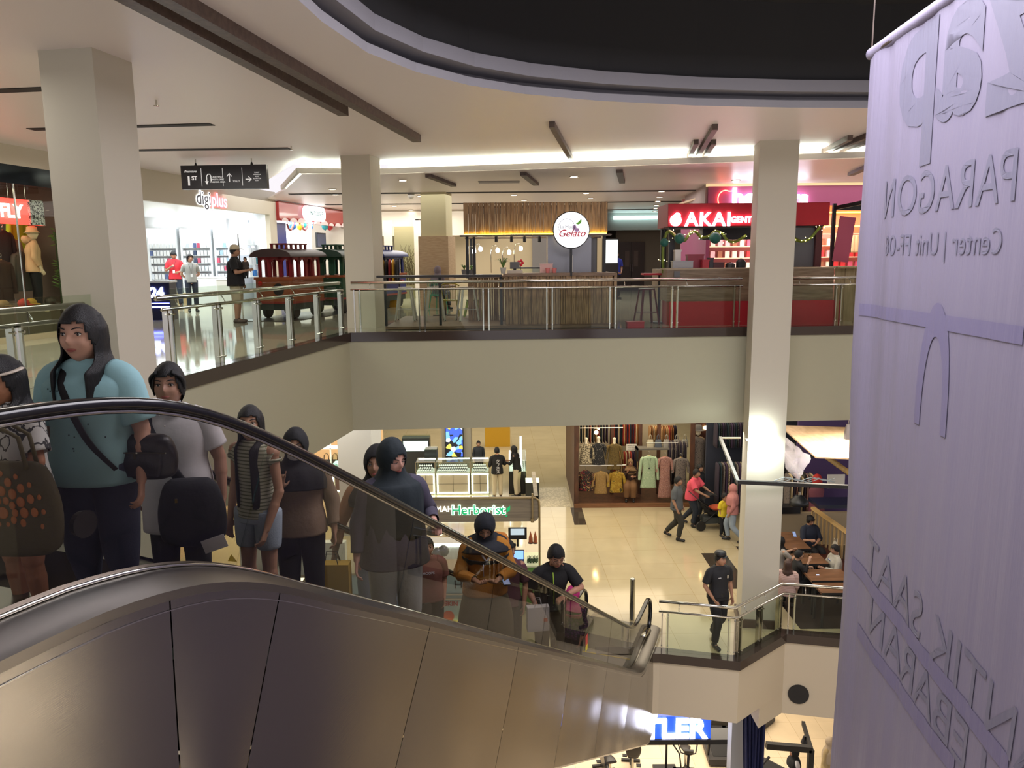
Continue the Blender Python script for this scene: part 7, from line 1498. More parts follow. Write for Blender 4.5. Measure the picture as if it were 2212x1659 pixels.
# plywood roof
ply = woodmat('plywood', '#9c8468', '#ae957a', (4, 1, 8), .6)
c = [Yp(1684, 921, 18.6), Yp(1850, 926, 17.6), Yp(1850, 993, 15.6), Yp(1762, 990, 16.0)]
t = thing('plywood_roof', 'slanting plywood sheet roof over the cafe, wrapped in plastic film at the side', 'roof', (0, 0, 0)); part('sheet', MB().add(c+[p+V((0, 0, .03)) for p in c], [(3, 2, 1, 0), (4, 5, 6, 7), (0, 1, 5, 4), (1, 2, 6, 5), (2, 3, 7, 6), (3, 0, 4, 7)]), ply, t); q = Yp(1774, 937, 18); part('square_hole_shade', MB().box(Yp(1774, 937, 17.9)+V((0, -.06, -.02)), (.10, .12, .02), rx=.5), mat('shadow_brown', '#3a2c22', .9), t)  # solid dark box; the shade of the hole is in its colour
m, nt, b_, L_ = nodes('plastic_film'); b_.inputs['Base Color'].default_value = (.7, .66, .75, 1); b_.inputs['Roughness'].default_value = .15; b_.inputs['Alpha'].default_value = .35
mb = MB(); mb.grid(lambda u, v: c[0].lerp(c[3], u)+V((-.12-.25*v+.10*noise.noise(V((u*6, v*3, 1))), -.05+.15*noise.noise(V((u*5, v*4, 5))), -.1*v-.45*v*u+.07*noise.noise(V((u*8, v*5, 9))))), 16, 8); part('plastic_film', mb, m, t, smooth=True)
handbag('white plastic bag with red marks hanging from the plywood roof by the banner', tuple(Yp(1838, 948, 15.2)), mat('plastic_bag_white', '#c0b4ac', .4, bump=.4), .26, .30, .14, .12)
# fabric stall behind
struct('wall_stall_back', MB().bb(5.6, 11, 21.9, 22.0, ZL, -2.6), mat('dark_blue_grey', '#262a38', .8)); struct('wall_stall_side', MB().bb(7.6, 11, 20.2, 20.3, ZL, -2.8), mat('purple_wall', '#43305c', .8))
for i in range(26): rackpiece(5.75+i*.075, 21.2, -4.3, 1.15, [rk[2], rk[7], pats[8], rk[6], pats[0]][i % 5], 'dark patterned garment on the long rail of the fabric stall behind the cafe', 'garments in the fabric stall', .07)
for i in range(20): rackpiece(5.75+i*.06, 21.5, -3.2, .7, [rk[2], rk[7], pats[1], rk[6]][i % 4], 'dark garment on the upper rail of the fabric stall', 'garments on the upper stall rail', .06)
for i in range(10): rackpiece(7.3+i*.07, 20.0, -4.3, 1.0, [pats[8], rk[5], rk[2], pats[7]][i % 4], 'garment on the short rail before the purple wall', 'garments before the purple wall', .07)
for i, (px, w_) in enumerate(((1710, .3), (1730, .3), (1690, .3))): 
    q = Yp(px, 975+i*4, 20.6); o = part('folded_cloth', MB().sweep([(0, 0, 0), (0, 0, -.3), (0, 0, -.7)], [w_*.4, w_*.5, w_*.5], [.05, .08, .08], n=18, fold=.25, seed=i, cap=(True, True)), [mat('olive_grey_cloth', '#4a4640', .9), rk[2], pats[1]][i], smooth=True, loc=tuple(q)); tag(o, '%s cloth hanging high in the fabric stall' % ['olive grey', 'dark violet', 'black and white'][i], 'cloth')
struct('wall_stall_front', MB().bb(6.35, 8.9, 19.3, 19.42, ZL, -5.15), mat('beige_low_wall', '#94846a', .7)); tag(part('counter', MB().bb(6.3, 7.4, 19.25, 19.6, -5.15, -4.98), mat('counter_black', '#14161c', .3)), 'black low counter board of the fabric stall behind the cafe', 'counter')
q = Yp(1790, 1088, 17.2); tag(part('black_roof_board', MB().bb(q.x-.32, q.x+.7, 17.0, 17.6, q.z-.05, q.z+.03), mat('glossy_black_board', '#1a2030', .1)), 'glossy black board roof over the fence of the cafe', 'board')
q = Yp(1806, 1040, 19.0); tag(part('white_sheet', MB().bb(q.x-.22, q.x+.22, 19.0, 19.02, q.z-.18, q.z+.18), mat('paper_white', '#c8c4bc')), 'white paper sheet hanging on the purple wall', 'paper')
q = Yp(1768, 1050, 19.6); t = thing('mannequin', 'mannequin in a red headscarf and dusty rose long dress in the fabric stall', 'mannequin', (q.x, 19.7, ZL)); part('dress', MB().sweep([(0, 0, 1.45), (0, 0, 1.35), (0, 0, 1.0), (.1, 0, .2)], [.06, .2, .18, .30], [.05, .12, .13, .2], n=26, fold=.08), mat('dusty_rose_dress', '#74404c', .85), t, smooth=True); part('headscarf', MB().ball((0, 0, 1.6), (.13, .14, .18)), mat('scarf_red', '#b82c28', .8), t, smooth=True)
q = Yp(1726, 1090, 18.2); t = thing('pendant_lamp', 'black dome pendant lamp hanging over the cafe', 'lamp', tuple(q)); part('shade', MB().lathe([(.03, .25), (.10, .22), (.21, .10), (.23, 0)], n=28, cap=False), mat('shade_black', '#10161c', .4), t, smooth=True, thick=.01); part('cord', MB().cyl((0, 0, .25), (0, 0, 1.6), .008), blackp, t); part('neck', MB().cyl((0, 0, .22), (0, 0, .32), .03), steel, t)
q = YL(1724, 1500, 14.50); d_ = (V((6.52, 14.19, 0))-V((5.38, 14.44, 0))).normalized(); dn = V((d_.y, -d_.x, 0)); cxy = V((5.38, 14.44, 0))+d_*.30; zc_ = Yp(1728, 1499, cxy.y).z
t = thing('ceiling_speaker', 'round black speaker grille set into the beige slab fascia under the lower railing', 'speaker', (cxy.x+dn.x*.03, cxy.y+dn.y*.03, zc_), math.atan2(d_.y, d_.x)); part('rim', MB().lathe([(.20, .0), (.20, -.03), (.16, -.04), (.15, -.01)], ax='Y', n=36), blackp, t, smooth='auto'); part('cone', MB().lathe([(.15, -.015), (.08, -.005), (.07, -.03), (.02, -.035)], ax='Y', n=36), mat('cone_dark', '#0a0a0c', .6), t, smooth='auto')
# ================================================================== BASEMENT
ZB = -12.0
sg = thing('shop_sign', 'blue box sign with huge glowing white letters in the basement gym shop', 'sign', (0, 0, 0)); y_ = 16.2; a, b = Yp(1412, 1570, y_), Yp(1530, 1596, y_); zt, zb = Yp(1480, 1549, y_).z, Yp(1480, 1594, y_).z
part('box', MB().bb(a.x-2.2, b.x+.05, y_, y_+.3, zb-.02, zt+.02), mat('sign_blue', '#1c3c98', .3, emit='#2a5cd8', es=.5), sg); part('lower_edge', MB().bb(a.x-2.2, b.x+.6, y_-.05, y_+.4, zb-.14, zb-.02), blackp, sg)
h_ = (zt-zb)*1.25; q = Yp(1522, 1574, y_); text('lettering', 'KETTLER', h_, (q.x+.03, y_-.03, q.z), emat('letters_cool_glow', '#f0f0ff'), sg, extr=.03, offset=.02, align='RIGHT')
area('gym_light', (3.5, 19, -8.4), 5, 160, (1, .88, .72), sy=4)
sw = mat('seat_charcoal', '#26221f', .5)
def bike(lab, x, y, rz, kind=0):
    t = thing('exercise_bike', lab, 'exercise bike', (x, y, ZB), rz)
    part('base_bar', MB().bb(-.28, .28, -.58, -.50, 0, .06).bb(-.25, .25, .50, .58, 0, .06), blackp, t); part('frame', MB().tube([(0, -.54, .05), (0, -.2, .35), (0, .2, .4), (0, .54, .05)], .04, 8).tube([(0, .15, .35), (0, .28, 1.0)], .035, 8), blackp, t, smooth=True)
    part('flywheel', MB().lathe([(.05, -.05), (.26, -.05), (.27, 0), (.26, .05), (.05, .05)], c=(0, .30, .38), ax='X', n=28), mat('flywheel_grey', '#3c3c40', .3, .6), t, smooth='auto')
    part('seat', MB().sweep([(0, -.42, .78), (0, -.28, .80), (0, -.12, .80)], [.14, .12, .05], [.04, .04, .03], n=18, cap=(True, True)), sw, t, smooth=True); part('seat_post', MB().cyl((0, -.26, .3), (0, -.28, .78), .03), steel, t)
    if kind: part('backrest', MB().sweep([(0, -.5, .88), (0, -.56, 1.1), (0, -.60, 1.35)], [.16, .20, .14], [.05, .05, .03], n=18, cap=(True, True)), sw, t, smooth=True)
    for q in (-1, 1): part('handlebar', MB().tube([(0, .28, 1.0), (q*.18, .22, 1.02), (q*.24, .05, 1.15), (q*.2, -.05, 1.28)], .018, 8), blackp, t, smooth=True)
    part('console', MB().box((0, .32, 1.12), (.22, .05, .16), rx=-.5), blackp, t); part('pedal', MB().bb(.12, .24, -.02, .10, .22, .25), blackp, t); part('pedal', MB().bb(-.24, -.12, .1, .2, .42, .45), blackp, t); return t
g = [G(1308, 1668, ZB), G(1362, 1662, ZB), G(1468, 1650, ZB)]
bike('black exercise bike at the left end of the gym shop floor under the escalator', g[0].x, g[0].y-.3, .15); bike('exercise bike with a large brown backrest beside the leftmost bike', g[1].x, g[1].y-.2, -.1, 1)
g2_ = Yp(1468, 1600, 18.2); t = bike('upright exercise bike standing alone under the blue sign', g[2].x, g[2].y-.8, PI-.1)
q = G(1420, 1610, ZB); t = thing('cable_machine', 'thin black pole of a gym machine left of the lone bike', 'gym machine', (q.x, q.y-1.2, ZB)); part('pole', MB().tube([(0, 0, 0), (0, 0, 1.7), (.1, 0, 1.9)], .03, 8), blackp, t, smooth=True); part('base', MB().bb(-.3, .3, -.3, .3, 0, .06), blackp, t); part('hose', MB().tube([(0, 0, 1.2), (.15, -.1, .9), (.3, -.2, .7), (.35, -.2, .3)], .02, 8), blackp, t, smooth=True)
def treadmill(lab, x, y, rz, scr='#c8a888'):
    t = thing('treadmill', lab, 'treadmill', (x, y, ZB), rz); part('deck', MB().bb(-.40, .40, -.85, .85, .05, .22), mat('deck_grey', '#2e2c2c', .5), t); part('belt', MB().bb(-.26, .26, -.80, .70, .22, .235), mat('belt_black', '#18181a', .7), t)
    for q in (-1, 1): part('side_arm', MB().tube([(q*.38, .6, .15), (q*.38, .75, 1.1), (q*.36, .3, 1.15)], .035, 8), blackp, t, smooth=True)
    c_ = part('console', MB().box((0, .72, 1.28), (.72, .08, .34), rx=-.45), mat('console_black', '#1c1c1e', .4), t); part('display', MB().box((0, .67, 1.30), (.5, .02, .22), rx=-.45), mat('disp_'+scr[1:], scr, .3, emit=scr, es=.4), c_); return t
a = G(1560, 1640, ZB); treadmill('treadmill right of the blue sign, next to the white post', a.x+.0, a.y+.5, PI-.05, '#707068'); treadmill('treadmill farther back right of the blue sign', a.x-.05, a.y+3.0, PI-.05, '#585850')
b = G(1660, 1650, ZB); treadmill('treadmill with a bright orange and red console right of the blue curtain', b.x-.1, b.y+1.6, 2.3, '#d07838'); treadmill('treadmill with an orange logo at the bottom edge right of the curtain', b.x-.5, b.y-.9, 2.3, '#c85020')
q = Yp(1592, 1600, 15.6); struct('trim_15', MB().bb(q.x-.12, q.x+.16, 15.6, 15.9, ZB, -7.24), mat('white_post', '#b8bcc0', .5))
a, b = Yp(1600, 1560, 15.0), Yp(1655, 1548, 15.0); mb = MB()
def cf(u, v):
    w0 = a.x+(b.x-a.x)*u; tw = 1-.45*v*(1 if u < .5 else .2); x = b.x-(b.x-w0)*tw; return V((x, 15.0+.05*math.sin(u*40)+.03*math.sin(u*17+v*3), -7.26-v*4.7))
mb.grid(cf, 60, 12); tag(part('curtain', mb, mat('royal_navy_curtain', '#141c48', .8), smooth=True, thick=.01), 'dark navy blue gathered curtain hanging under the slab next to the white post', 'curtain')
t = thing('metal_frame', 'black square metal frame of the gym shop at the bottom right', 'frame', (0, 0, 0)); p1, p2, p3 = Yp(1655, 1610, 16.4), Yp(1752, 1618, 16.4), Yp(1735, 1562, 18.4); part('front_beam', MB().bar(p1, p2, .12, .14), blackp, t); part('side_beam', MB().bar(p2, p3, .08, .10), blackp, t); part('post', MB().bar(p2, (p2.x, p2.y, ZB), .12, .12, up=(0, 1, 0)), blackp, t); part('hanging_spot', MB().lathe([(.03, .1), (.09, -.08)], c=tuple(Yp(1738, 1598, 17.2)), n=14), blackp, t)
L = onfloor(1722, 1680, ZB); L = (Yp(1716, 1650, 17.2).x, 17.2, ZB)
person('woman', 'woman in a black hijab standing inside the black frame in the basement', L, toward(L, -1.2), 1.62, 1.05, sk='#9c7058', hair=None, hijab=(blackc, 1.2), top=('blouse', whitec, .84, 1.7), bottom=('trousers', blackp), vox=.013)
L = (Yp(1790, 1640, 17.6).x, 17.6, ZB)
person('woman', 'woman in a cream hijab and beige dress walking in the basement near the banner', L, toward(L, 1.2), 1.62, 1.1, sk='#9c7058', hair=None, hijab=(mat('cream_hijab', '#b0a088', .85), 1.05), top=('blouse', mat('sand_dress', '#a8946c', .85), .84, 1.8, 1.1), bottom=('skirt', mat('sand_dress', '#a8946c'), .12, 1.2), vox=.013)
L = (Yp(1816, 1600, 19.8).x, 19.8, ZB)
person('person', 'person in a beige top and black trousers at the banner edge in the basement', L, toward(L, .6), 1.7, 1.0, sk='#9c7058', top=('tee', mat('sand_dress', '#a8946c'), .84, .8), bottom=('trousers', blackp), vox=.013, legs=wk)
L = (Yp(1505, 1620, 21.2).x, 21.2, ZB)
person('person', 'person in peach clothes and sandals walking in the gym shop behind the sign', L, toward(L, 1.0), 1.65, 1.0, sk='#b08460', top=('tee', mat('peach_cloth', '#c07058', .85), .84, .8), bottom=('trousers', mat('peach_cloth', '#c07058'), 1.0), vox=.014, legs=wk, shoes='#b06a40')
# ================================================================== BANNER
A_, B_ = G(1881, 121, 3.2), G(2050, 2, 3.2); bd = (B_-A_).normalized(); ft = MB(); bnr = thing('hanging_banner', 'huge lilac cloth banner hanging at the right with faint mirrored writing', 'banner', (0, 0, 0))
bw_ = 3.55; nx_ = V((bd.y, -bd.x, 0)); 
def bp(u, v, off=0):
    """u along the top in metres, v downwards in metres"""
    w_ = .030*math.sin(u*9+.7*math.sin(v*.9))*math.exp(-((u-.2)/.5)**2)*(.5+.5*math.exp(-((v-3.0)/2.2)**2)) + .012*noise.noise(V((u*6, v*.5, 2)))+.020*noise.noise(V((u*1.5, v*.3, 7)))
    return A_+bd*(u+.045*v*.30)+V((0, 0, -v))+nx_*(w_+off)
mb = MB(); mb.grid(lambda a, b: bp(a**1.4*bw_, b*13.5), 160, 120)
m, nt, b_, L_ = nodes('lilac_banner_cloth'); b_.inputs['Roughness'].default_value = .55; b_.inputs['Base Color'].default_value = (*lin('#8d879e'), 1)
tc = nt.nodes.new('ShaderNodeTexCoord'); mp = nt.nodes.new('ShaderNodeMapping'); mp.inputs['Scale'].default_value = (8, 8, .45); L_.new(tc.outputs['Object'], mp.inputs[0]); n_ = nt.nodes.new('ShaderNodeTexNoise'); n_.inputs['Scale'].default_value = 2.2; n_.inputs['Detail'].default_value = 5; L_.new(mp.outputs[0], n_.inputs[0]); bpn = nt.nodes.new('ShaderNodeBump'); bpn.inputs['Strength'].default_value = .25; bpn.inputs['Distance'].default_value = .04; L_.new(n_.outputs[0], bpn.inputs['Height']); L_.new(bpn.outputs[0], b_.inputs['Normal'])
part('cloth', mb, m, bnr, smooth=True, recalc=False)
mb = MB(); mb.sweep([bp(-.03, -.02)+nx_*-.0, bp(.4, -.03), bp(1.2, -.02), bp(bw_, -.02)], [.05]*4, [.035]*4, ref=(0, 0, 1), n=12, fold=.25, seed=4, cap=(True, True)); part('top_hem', mb, m, bnr, smooth=True)
part('rod', MB().cyl(bp(-.07, -.01), bp(bw_, -.01), .018), mat('rod_brown', '#4a3c34', .5), bnr)
for u in (.02, 1.8, 3.5): part('cord', MB().cyl(bp(u, -.01), bp(u, -.01)+V((0, 0, 1.5)), .006), mat('rod_brown', '#4a3c34'), bnr)
def bprint(n_, c_):
    k_ = m.copy(); k_.name = n_; k_.node_tree.nodes['Principled BSDF'].inputs['Base Color'].default_value = (*lin(c_), 1); return k_
pr1 = bprint('print_through_grey', '#7d7b90'); pr2 = bprint('print_through_lilac', '#7f799a')
def btext(s_, size, u, v, m_, ang=0, sh=0, off=0, sp=1, left=False):
    me = textmesh(s_, size, 0, off, sh, mirror=True, space=sp)
    bm = bmesh.new(); bm.from_mesh(me); bmesh.ops.triangulate(bm, faces=bm.faces); bmesh.ops.subdivide_edges(bm, edges=[e for e in bm.edges if e.calc_length() > .12], cuts=3, use_grid_fill=False); bm.to_mesh(me); bm.free()
    xs_ = [vv.co.x for vv in me.vertices]; ys_ = [vv.co.y for vv in me.vertices]; cx_ = min(xs_) if left else (min(xs_)+max(xs_))/2; cy_ = (min(ys_)+max(ys_))/2
    for vv in me.vertices: vv.co.x -= cx_; vv.co.y -= cy_
    ca, sa = math.cos(ang), math.sin(ang)
    for vv in me.vertices: x, y = vv.co.x, vv.co.y; vv.co = bp(u+(x*ca-y*sa), v-(x*sa+y*ca), .006)
    part('printed_text', me, m_, bnr, recalc=False)
def bdist(px, py):
    d = ray(px, py); q = V((0, 0, CAMZ)); t = (A_-q).dot(nx_)/d.dot(nx_); P = q+d*t; v = A_.z-P.z; return (P-A_).dot(bd)-.0135*v, v
for s_, px, py, size, o_, lf in [('p', 1981, 213, 1.42, .05, 0), ('a', 2074, 132, 1.42, .05, 0), ('z', 2196, 95, 1.42, .05, 0), ('LO PARAGON', 1908, 432, .46, 0, 1), ('Center | Unit FF-08', 1914, 537, .24, 0, 1)]:
    u, v = bdist(px, py); btext(s_, size, u, v, pr1, 0, 0, o_, left=bool(lf))
def dtext(s_, p, q, size):
    (u0, v0), (u1, v1) = bdist(*p), bdist(*q); btext(s_, size, u0, v0, pr1, -math.atan2(v1-v0, u1-u0), left=True)
dtext('CANTIK SAAT', (1872, 1190), (2148, 1535), .52); dtext('LEBARAN', (1880, 1325), (2092, 1628), .50)
def band(p, q, w_, m_, nm):
    (u0, v0), (u1, v1) = bdist(*p), bdist(*q); n = 30; mb = MB(); vs = []
    for i in range(n+1): t = i/n; u, v = u0+(u1-u0)*t, v0+(v1-v0)*t; vs += [bp(u, v-w_/2, .006), bp(u, v+w_/2, .006)]
    part(nm, mb.add(vs, [(2*i, 2*i+1, 2*i+3, 2*i+2) for i in range(n)]), m_, bnr)
band((1862, 668), (2212, 725), .11, pr2, 'printed_band'); band((1842, 1215), (2180, 1659), .14, pr2, 'printed_band'); band((1850, 1360), (2060, 1659), .14, pr2, 'printed_band')
# printed oval figure shapes, plain
u, v = bdist(2018, 800); mb = MB(); n = 40; vs = []
for i in range(n+1): a = PI*i/n; vs += [bp(u+.27*math.cos(a), v+.45-.95*math.sin(a)**.8, .006), bp(u+.17*math.cos(a), v+.45-.70*math.sin(a)**.8, .006)]
part('printed_arch', mb.add(vs, [(2*i, 2*i+1, 2*i+3, 2*i+2) for i in range(n)]), pr2, bnr)
# ================================================================== PEOPLE ON THE ESCALATOR
EY = math.atan2(ed.x, -ed.y)       # facing up the run, towards the camera end
def esp(px, py, off):
    d = ray(px, py); t = off/d.dot(en); p = V((0, 0, CAMZ))+d*t; s = p.dot(ed); z = tread(s)
    return (p.x, p.y, z), p.z-z+.012
def strap(api, pts, w_, m, nm='strap'):
    mb = MB(); mb.sweep(pts, [w_]*len(pts), [.004]*len(pts), ref=(1, 0, .2), n=8, sub=4, cap=(True, True)); return api['P'](nm, mb, m)
def bagmesh(w_, d, h, m, rnd=.35):
    mb = MB()
    mb.sweep([(0, 0, 0), (0, 0, h*.12), (0, 0, h*.5), (0, 0, h*.88), (0, 0, h)], [w_*.34, w_*.47, w_*.5, w_*.40, w_*.28], [d*.35, d*.5, d*.5, d*.40, d*.16], ref=(1, 0, 0), n=24, sub=4, fold=.05, cap=(True, True), sq=2.5)
    return mb
# woman in the aqua T-shirt
loc, H = esp(178, 662, -3.0); H = min(max(H, 1.4), 1.52)
def ex(a):
    P, ln = a['P'], a['ln']
    mb = MB(); random.seed(4)
    strap(a, [ln((-.02, -.10, 1.40)), ln((.085, -.03, 1.43)), ln((.06, .125, 1.33)), ln((.0, .17, 1.20)), ln((-.08, .175, 1.04)), ln((-.17, .13, .90))], .018, blackc)
    for i in range(26):
        x = random.uniform(-.15, .15); z = random.uniform(.86, 1.36); y = math.sqrt(max(.0, 1-(x/.215)**2))*.158
        mb.ball(ln((x, y, z)), (.0035, .003, .004), 6)
    P('paint_speckle', mb, navy)
blue = person('woman', 'woman in a speckled aqua T-shirt and dark blue jeans at the escalator top', loc, EY+.30, H, 1.28, hs=1.2, sk='#a8806c', hair='long', longhair=.14, hy=.0, hp=.05, jaw=1.8,
    top=('tee', teal, .82, .85, 1.0), bottom=('trousers', jean_d, 1.45, .92), extra=ex, vox=.0062,
    arms=dict(elL=(-.245, .0, 1.07), wrL=(-.275, .10, .84), elR=(.24, 0, 1.07), wrR=(.22, .12, .86)), curl=.6)
bg = thing('shoulder_bag', 'black rounded shoulder bag hanging beside the woman in the aqua T-shirt', 'bag', (loc[0]+.245, loc[1]-.02, loc[2]+.83*H/1.65), EY+.3)
part('body', bagmesh(.27, .13, .20, blackc), mat('black_leather', '#101014', .4, bump=.2), bg, smooth=True)
mb = MB(); mb.bar((-.12, .07, .13), (.12, .07, .13), .004, .006); mb.box((0.02, .075, .12), (.014, .008, .03)); part('zip', mb, steel, bg)
part('front_flap', MB().sweep([(0, .055, .13), (0, .072, .08), (0, .068, .02)], [.09, .10, .08], [.012, .014, .01], n=12, cap=(True, True)), mat('black_leather', '#101014'), bg, smooth=True)
# woman at the left edge
loc, H = esp(8, 766, -3.05)
toon = patmat('line_print_tee', ['#b9bab8', '#b9bab8', '#2a2a2c', '#b5b6b2', '#b9bab8', '#b9bab8'], 9, kind='n')
def ex(a):
    a['r'].location.z -= .16
    mb = MB(); n = [a['HM'] @ V((math.sin(t)*.088, math.cos(t)*.104, .055-.010*math.cos(t))) for t in [(-1.75+i*.25) for i in range(15)]]
    mb.sweep(n, [.008]*15, [.018]*15, ref=(0, 0, 1), n=10, sub=2, cap=(True, True)); mb.ball(a['HM'] @ V((.04, .095, .075)), (.035, .012, .022)); mb.ball(a['HM'] @ V((-.025, .105, .075)), (.035, .012, .022))
    a['P']('bow_headband', mb, mat('cream_satin', '#b5aa9c', .5))
left = person('woman', 'woman with a cream bow headband and a white line-print T-shirt at the left edge', loc, EY-.1, max(1.16, H), 1.15, hs=1.3, sk='#9c6c50', hair='long', longhair=.1, hy=.35, hp=.1,
    top=('tee', toon, .90, .80, 1.08), bottom=('trousers', mat('orange_brown_shorts', '#7a5434', .8), .75, 1.0), extra=ex, vox=.0065,
    arms=dict(elL=(-.26, .03, 1.09), wrL=(-.10, .24, 1.03), elR=(.24, .02, 1.07), wrR=(.15, .22, .98)), curl=.8)
mand = patmat('orange_flower_print', ['#a8622c', '#4a3a1c', '#57482a', '#3f3a26', '#2b3436'], 22)
tb_ = thing('tote_bag', 'olive tote bag with an orange flower print carried at the left edge', 'bag', (loc[0]+.17, loc[1]-.30, loc[2]+.30), EY+.3)
part('body', bagmesh(.38, .12, .36, mand), mat('olive_canvas', '#453f26', .8, bump=.2), tb_, smooth=True)
mb = MB()
for rr, n, sz in ((0, 1, .024), (.048, 10, .013), (.082, 12, .017), (.118, 14, .015), (.148, 16, .009)):
    for i in range(n):
        a = 2*PI*i/n; x, z = rr*math.cos(a), .18+rr*math.sin(a); y = .060*(1-min(1, abs(x/.19))**2.5)**.4*(1-.25*abs(z-.18)/.18)+.002; mb.ball((x, y, z), (sz, .004, sz*(1.25 if rr else 1)), 8)
part('flower_print', mb, mat('orange_print_bag', '#9c5f30', .7), tb_, smooth=True, label='orange flower mandala print')
for q in (-1, 1): part('handle', MB().tube([(-.09, q*.03, .34), (-.07, q*.03, .46), (0, q*.03, .50), (.07, q*.03, .46), (.09, q*.03, .34)], .008, 8), mat('olive_cloth', '#4c4526', .8), tb_, smooth=True)
# woman in the long white shirt
loc, H = esp(365, 797, -3.14); H = max(H, 1.38)
def ex(a):
    P, ln = a['P'], a['ln']
    strap(a, [ln((.10, -.10, 1.36)), ln((.13, .0, 1.42)), ln((.10, .13, 1.30)), ln((-.0, .175, 1.12)), ln((-.12, .17, .92))], .032, navy)
    mb = MB(); 
    for q in (-1, 1): mb.add([ln((q*.005, .062, 1.43)), ln((q*.068, .045, 1.45)), ln((q*.080, .095, 1.385)), ln((q*.035, .118, 1.375))], [(0, 1, 2, 3)])
    P('collar', mb, whitec, sm=False, thick=.004)
    mb = MB(); [mb.ball(ln((0, .15-.02*(i > 3), 1.32-.075*i)), .005, 8) for i in range(5)]; P('button', mb, mat('pearl_button', '#c8c4bc', .3))
wsh = person('woman', 'woman in a long untucked white shirt and black leggings with tied black hair', loc, EY+.45, H, 1.16, hs=1.15, sk='#96705c', hair='tied', bun=True, hy=.05, hp=.0, jaw=1.3,
    top=('shirt', whitec, .66, .72, 1.06), bottom=('trousers', blackc, 1.9, .9), extra=ex, arms=dict(elL=(-.25, -.03, 1.08), wrL=(-.27, .03, .84), elR=(.23, -.02, 1.08), wrR=(.25, .04, .85)), vox=.0065)
bg = thing('tote_bag', 'large navy tote bag carried by the woman in the long white shirt', 'bag', (loc[0]+.15, loc[1]-.20, loc[2]+.56), EY+.5)
part('body', bagmesh(.34, .15, .35, navy), navy, bg, smooth=True)
part('zip_pull', MB().box((.05, .085, .26), (.012, .006, .02)), mat('brass', '#a88a3c', .3, 1), bg)
part('tag', MB().box((-.12, .082, .02), (.12, .004, .07), ry=.3), whitec, bg, label='white paper tag')
# girl in striped top
loc, H = esp(543, 885, -3.25)
strp = patmat('striped_knit', ['#9a9a86', '#9a9a86', '#9a9a86', '#55583e'], 14, kind='w')
grl = person('girl', 'girl in a striped sleeveless top and denim shorts with long black hair', loc, EY-.05, H, .88, sk='#a07a62', hair='long', longhair=.42, hy=.55, hp=-.05,
    top=('tank', strp, .88, .22, .98), bottom=('trousers', jean_l, .55, 1.12), arms=dict(elL=(-.20, .0, 1.07), wrL=(-.16, .10, .82), elR=(.21, -.02, 1.08), wrR=(.21, .05, .84)), vox=.0065, cat='person')
# woman with white mask
loc, H = esp(638, 936, -3.25)
brownj = mat('brown_jacket_cloth', '#75624f', .85, bump=.2, bs=30)
def ex(a):
    mb = MB(); HM = a['HM']
    def fn(u, v):
        x = (u-.5)*2; z = (v-.5)*2; return HM @ V((x*.055, .100+.018*(1-x*x)*(1-z*z)-.035*x*x, -.045+z*.040*(1-.35*x*x)))
    mb.grid(fn, 13, 9); a['P']('face_mask', mb, mat('white_mask', '#b8b8bc', .8), thick=.003)
    mb = MB()
    for q in (-1, 1): mb.tube([HM @ V((q*.052, .07, -.03)), HM @ V((q*.080, .03, .0)), HM @ V((q*.088, .0, .03))], .0018, 5)
    a['P']('mask_strap', mb, whitec)
    a['P']('belt_buckle', MB().box((0, .148, .95), (.035, .008, .022)), steel, sm=False)
msk = person('woman', 'woman in a black hijab and white face mask raising one finger to her chin', loc, EY+.45, H, 1.08, sk='#8c6a54', hair=None, hijab=(blackc, 1.20), hy=.1, hp=.05,
    top=('blouse', brownj, .84, 1.75, 1.12), bottom=('trousers', blackc, 1.92, 1.0), extra=ex, arms=dict(elR=(.25, .05, 1.08), wrR=(.10, .20, 1.25), elL=(-.25, -.04, 1.08), wrL=(-.27, .04, .84)),
    ppt=((-.15, .0, 1.0, 1), False), handn=((-.3, -1, 0), None), curl=(1.1, .6), vox=.0065)
# person behind the hijab woman, tan top
loc, H = esp(815, 972, -3.52)
tan = mat('tan_blouse_cloth', '#a07654', .85, bump=.2, bs=30)
prs = person('woman', 'woman in a black hijab and tan top half hidden behind the taller hijab woman', loc, EY+.3, H, 1.05, sk='#8c6a54', hair=None, hijab=(blackc, 1.22), hy=.0,
    top=('blouse', tan, .84, 1.7, 1.05), bottom=('trousers', jean_l, 1.92, 1.05), arms=dict(elR=(.30, -.0, 1.10), wrR=(.34, .04, .86), elL=(-.22, 0, 1.08), wrL=(-.24, .05, .85)), vox=.009)
kb = thing('shopping_bag', 'yellow paper shopping bag with three black letters, seen through the escalator glass', 'bag', (0, 0, 0))
d = ray(718, 1258); t = -3.30/d.dot(en); p = V((0, 0, CAMZ))+d*t; kb.location = p-V((0, 0, .16)); kb.rotation_euler.z = EY+PI+.35
yb = mat('yellow_paper', '#a88a28', .7)
part('body', MB().bb(-.14, .14, -.05, .05, 0, .32), yb, kb)
text('printed_text', 'KKV', .10, (.02, -.052, .06), blackc, kb, extr=.001, offset=.003)
for q in (-1, 1): part('handle', MB().tube([(-.06, q*.04, .31), (-.04, q*.03, .40), (.04, q*.03, .40), (.06, q*.04, .31)], .004, 6), blackc, kb, smooth=True)
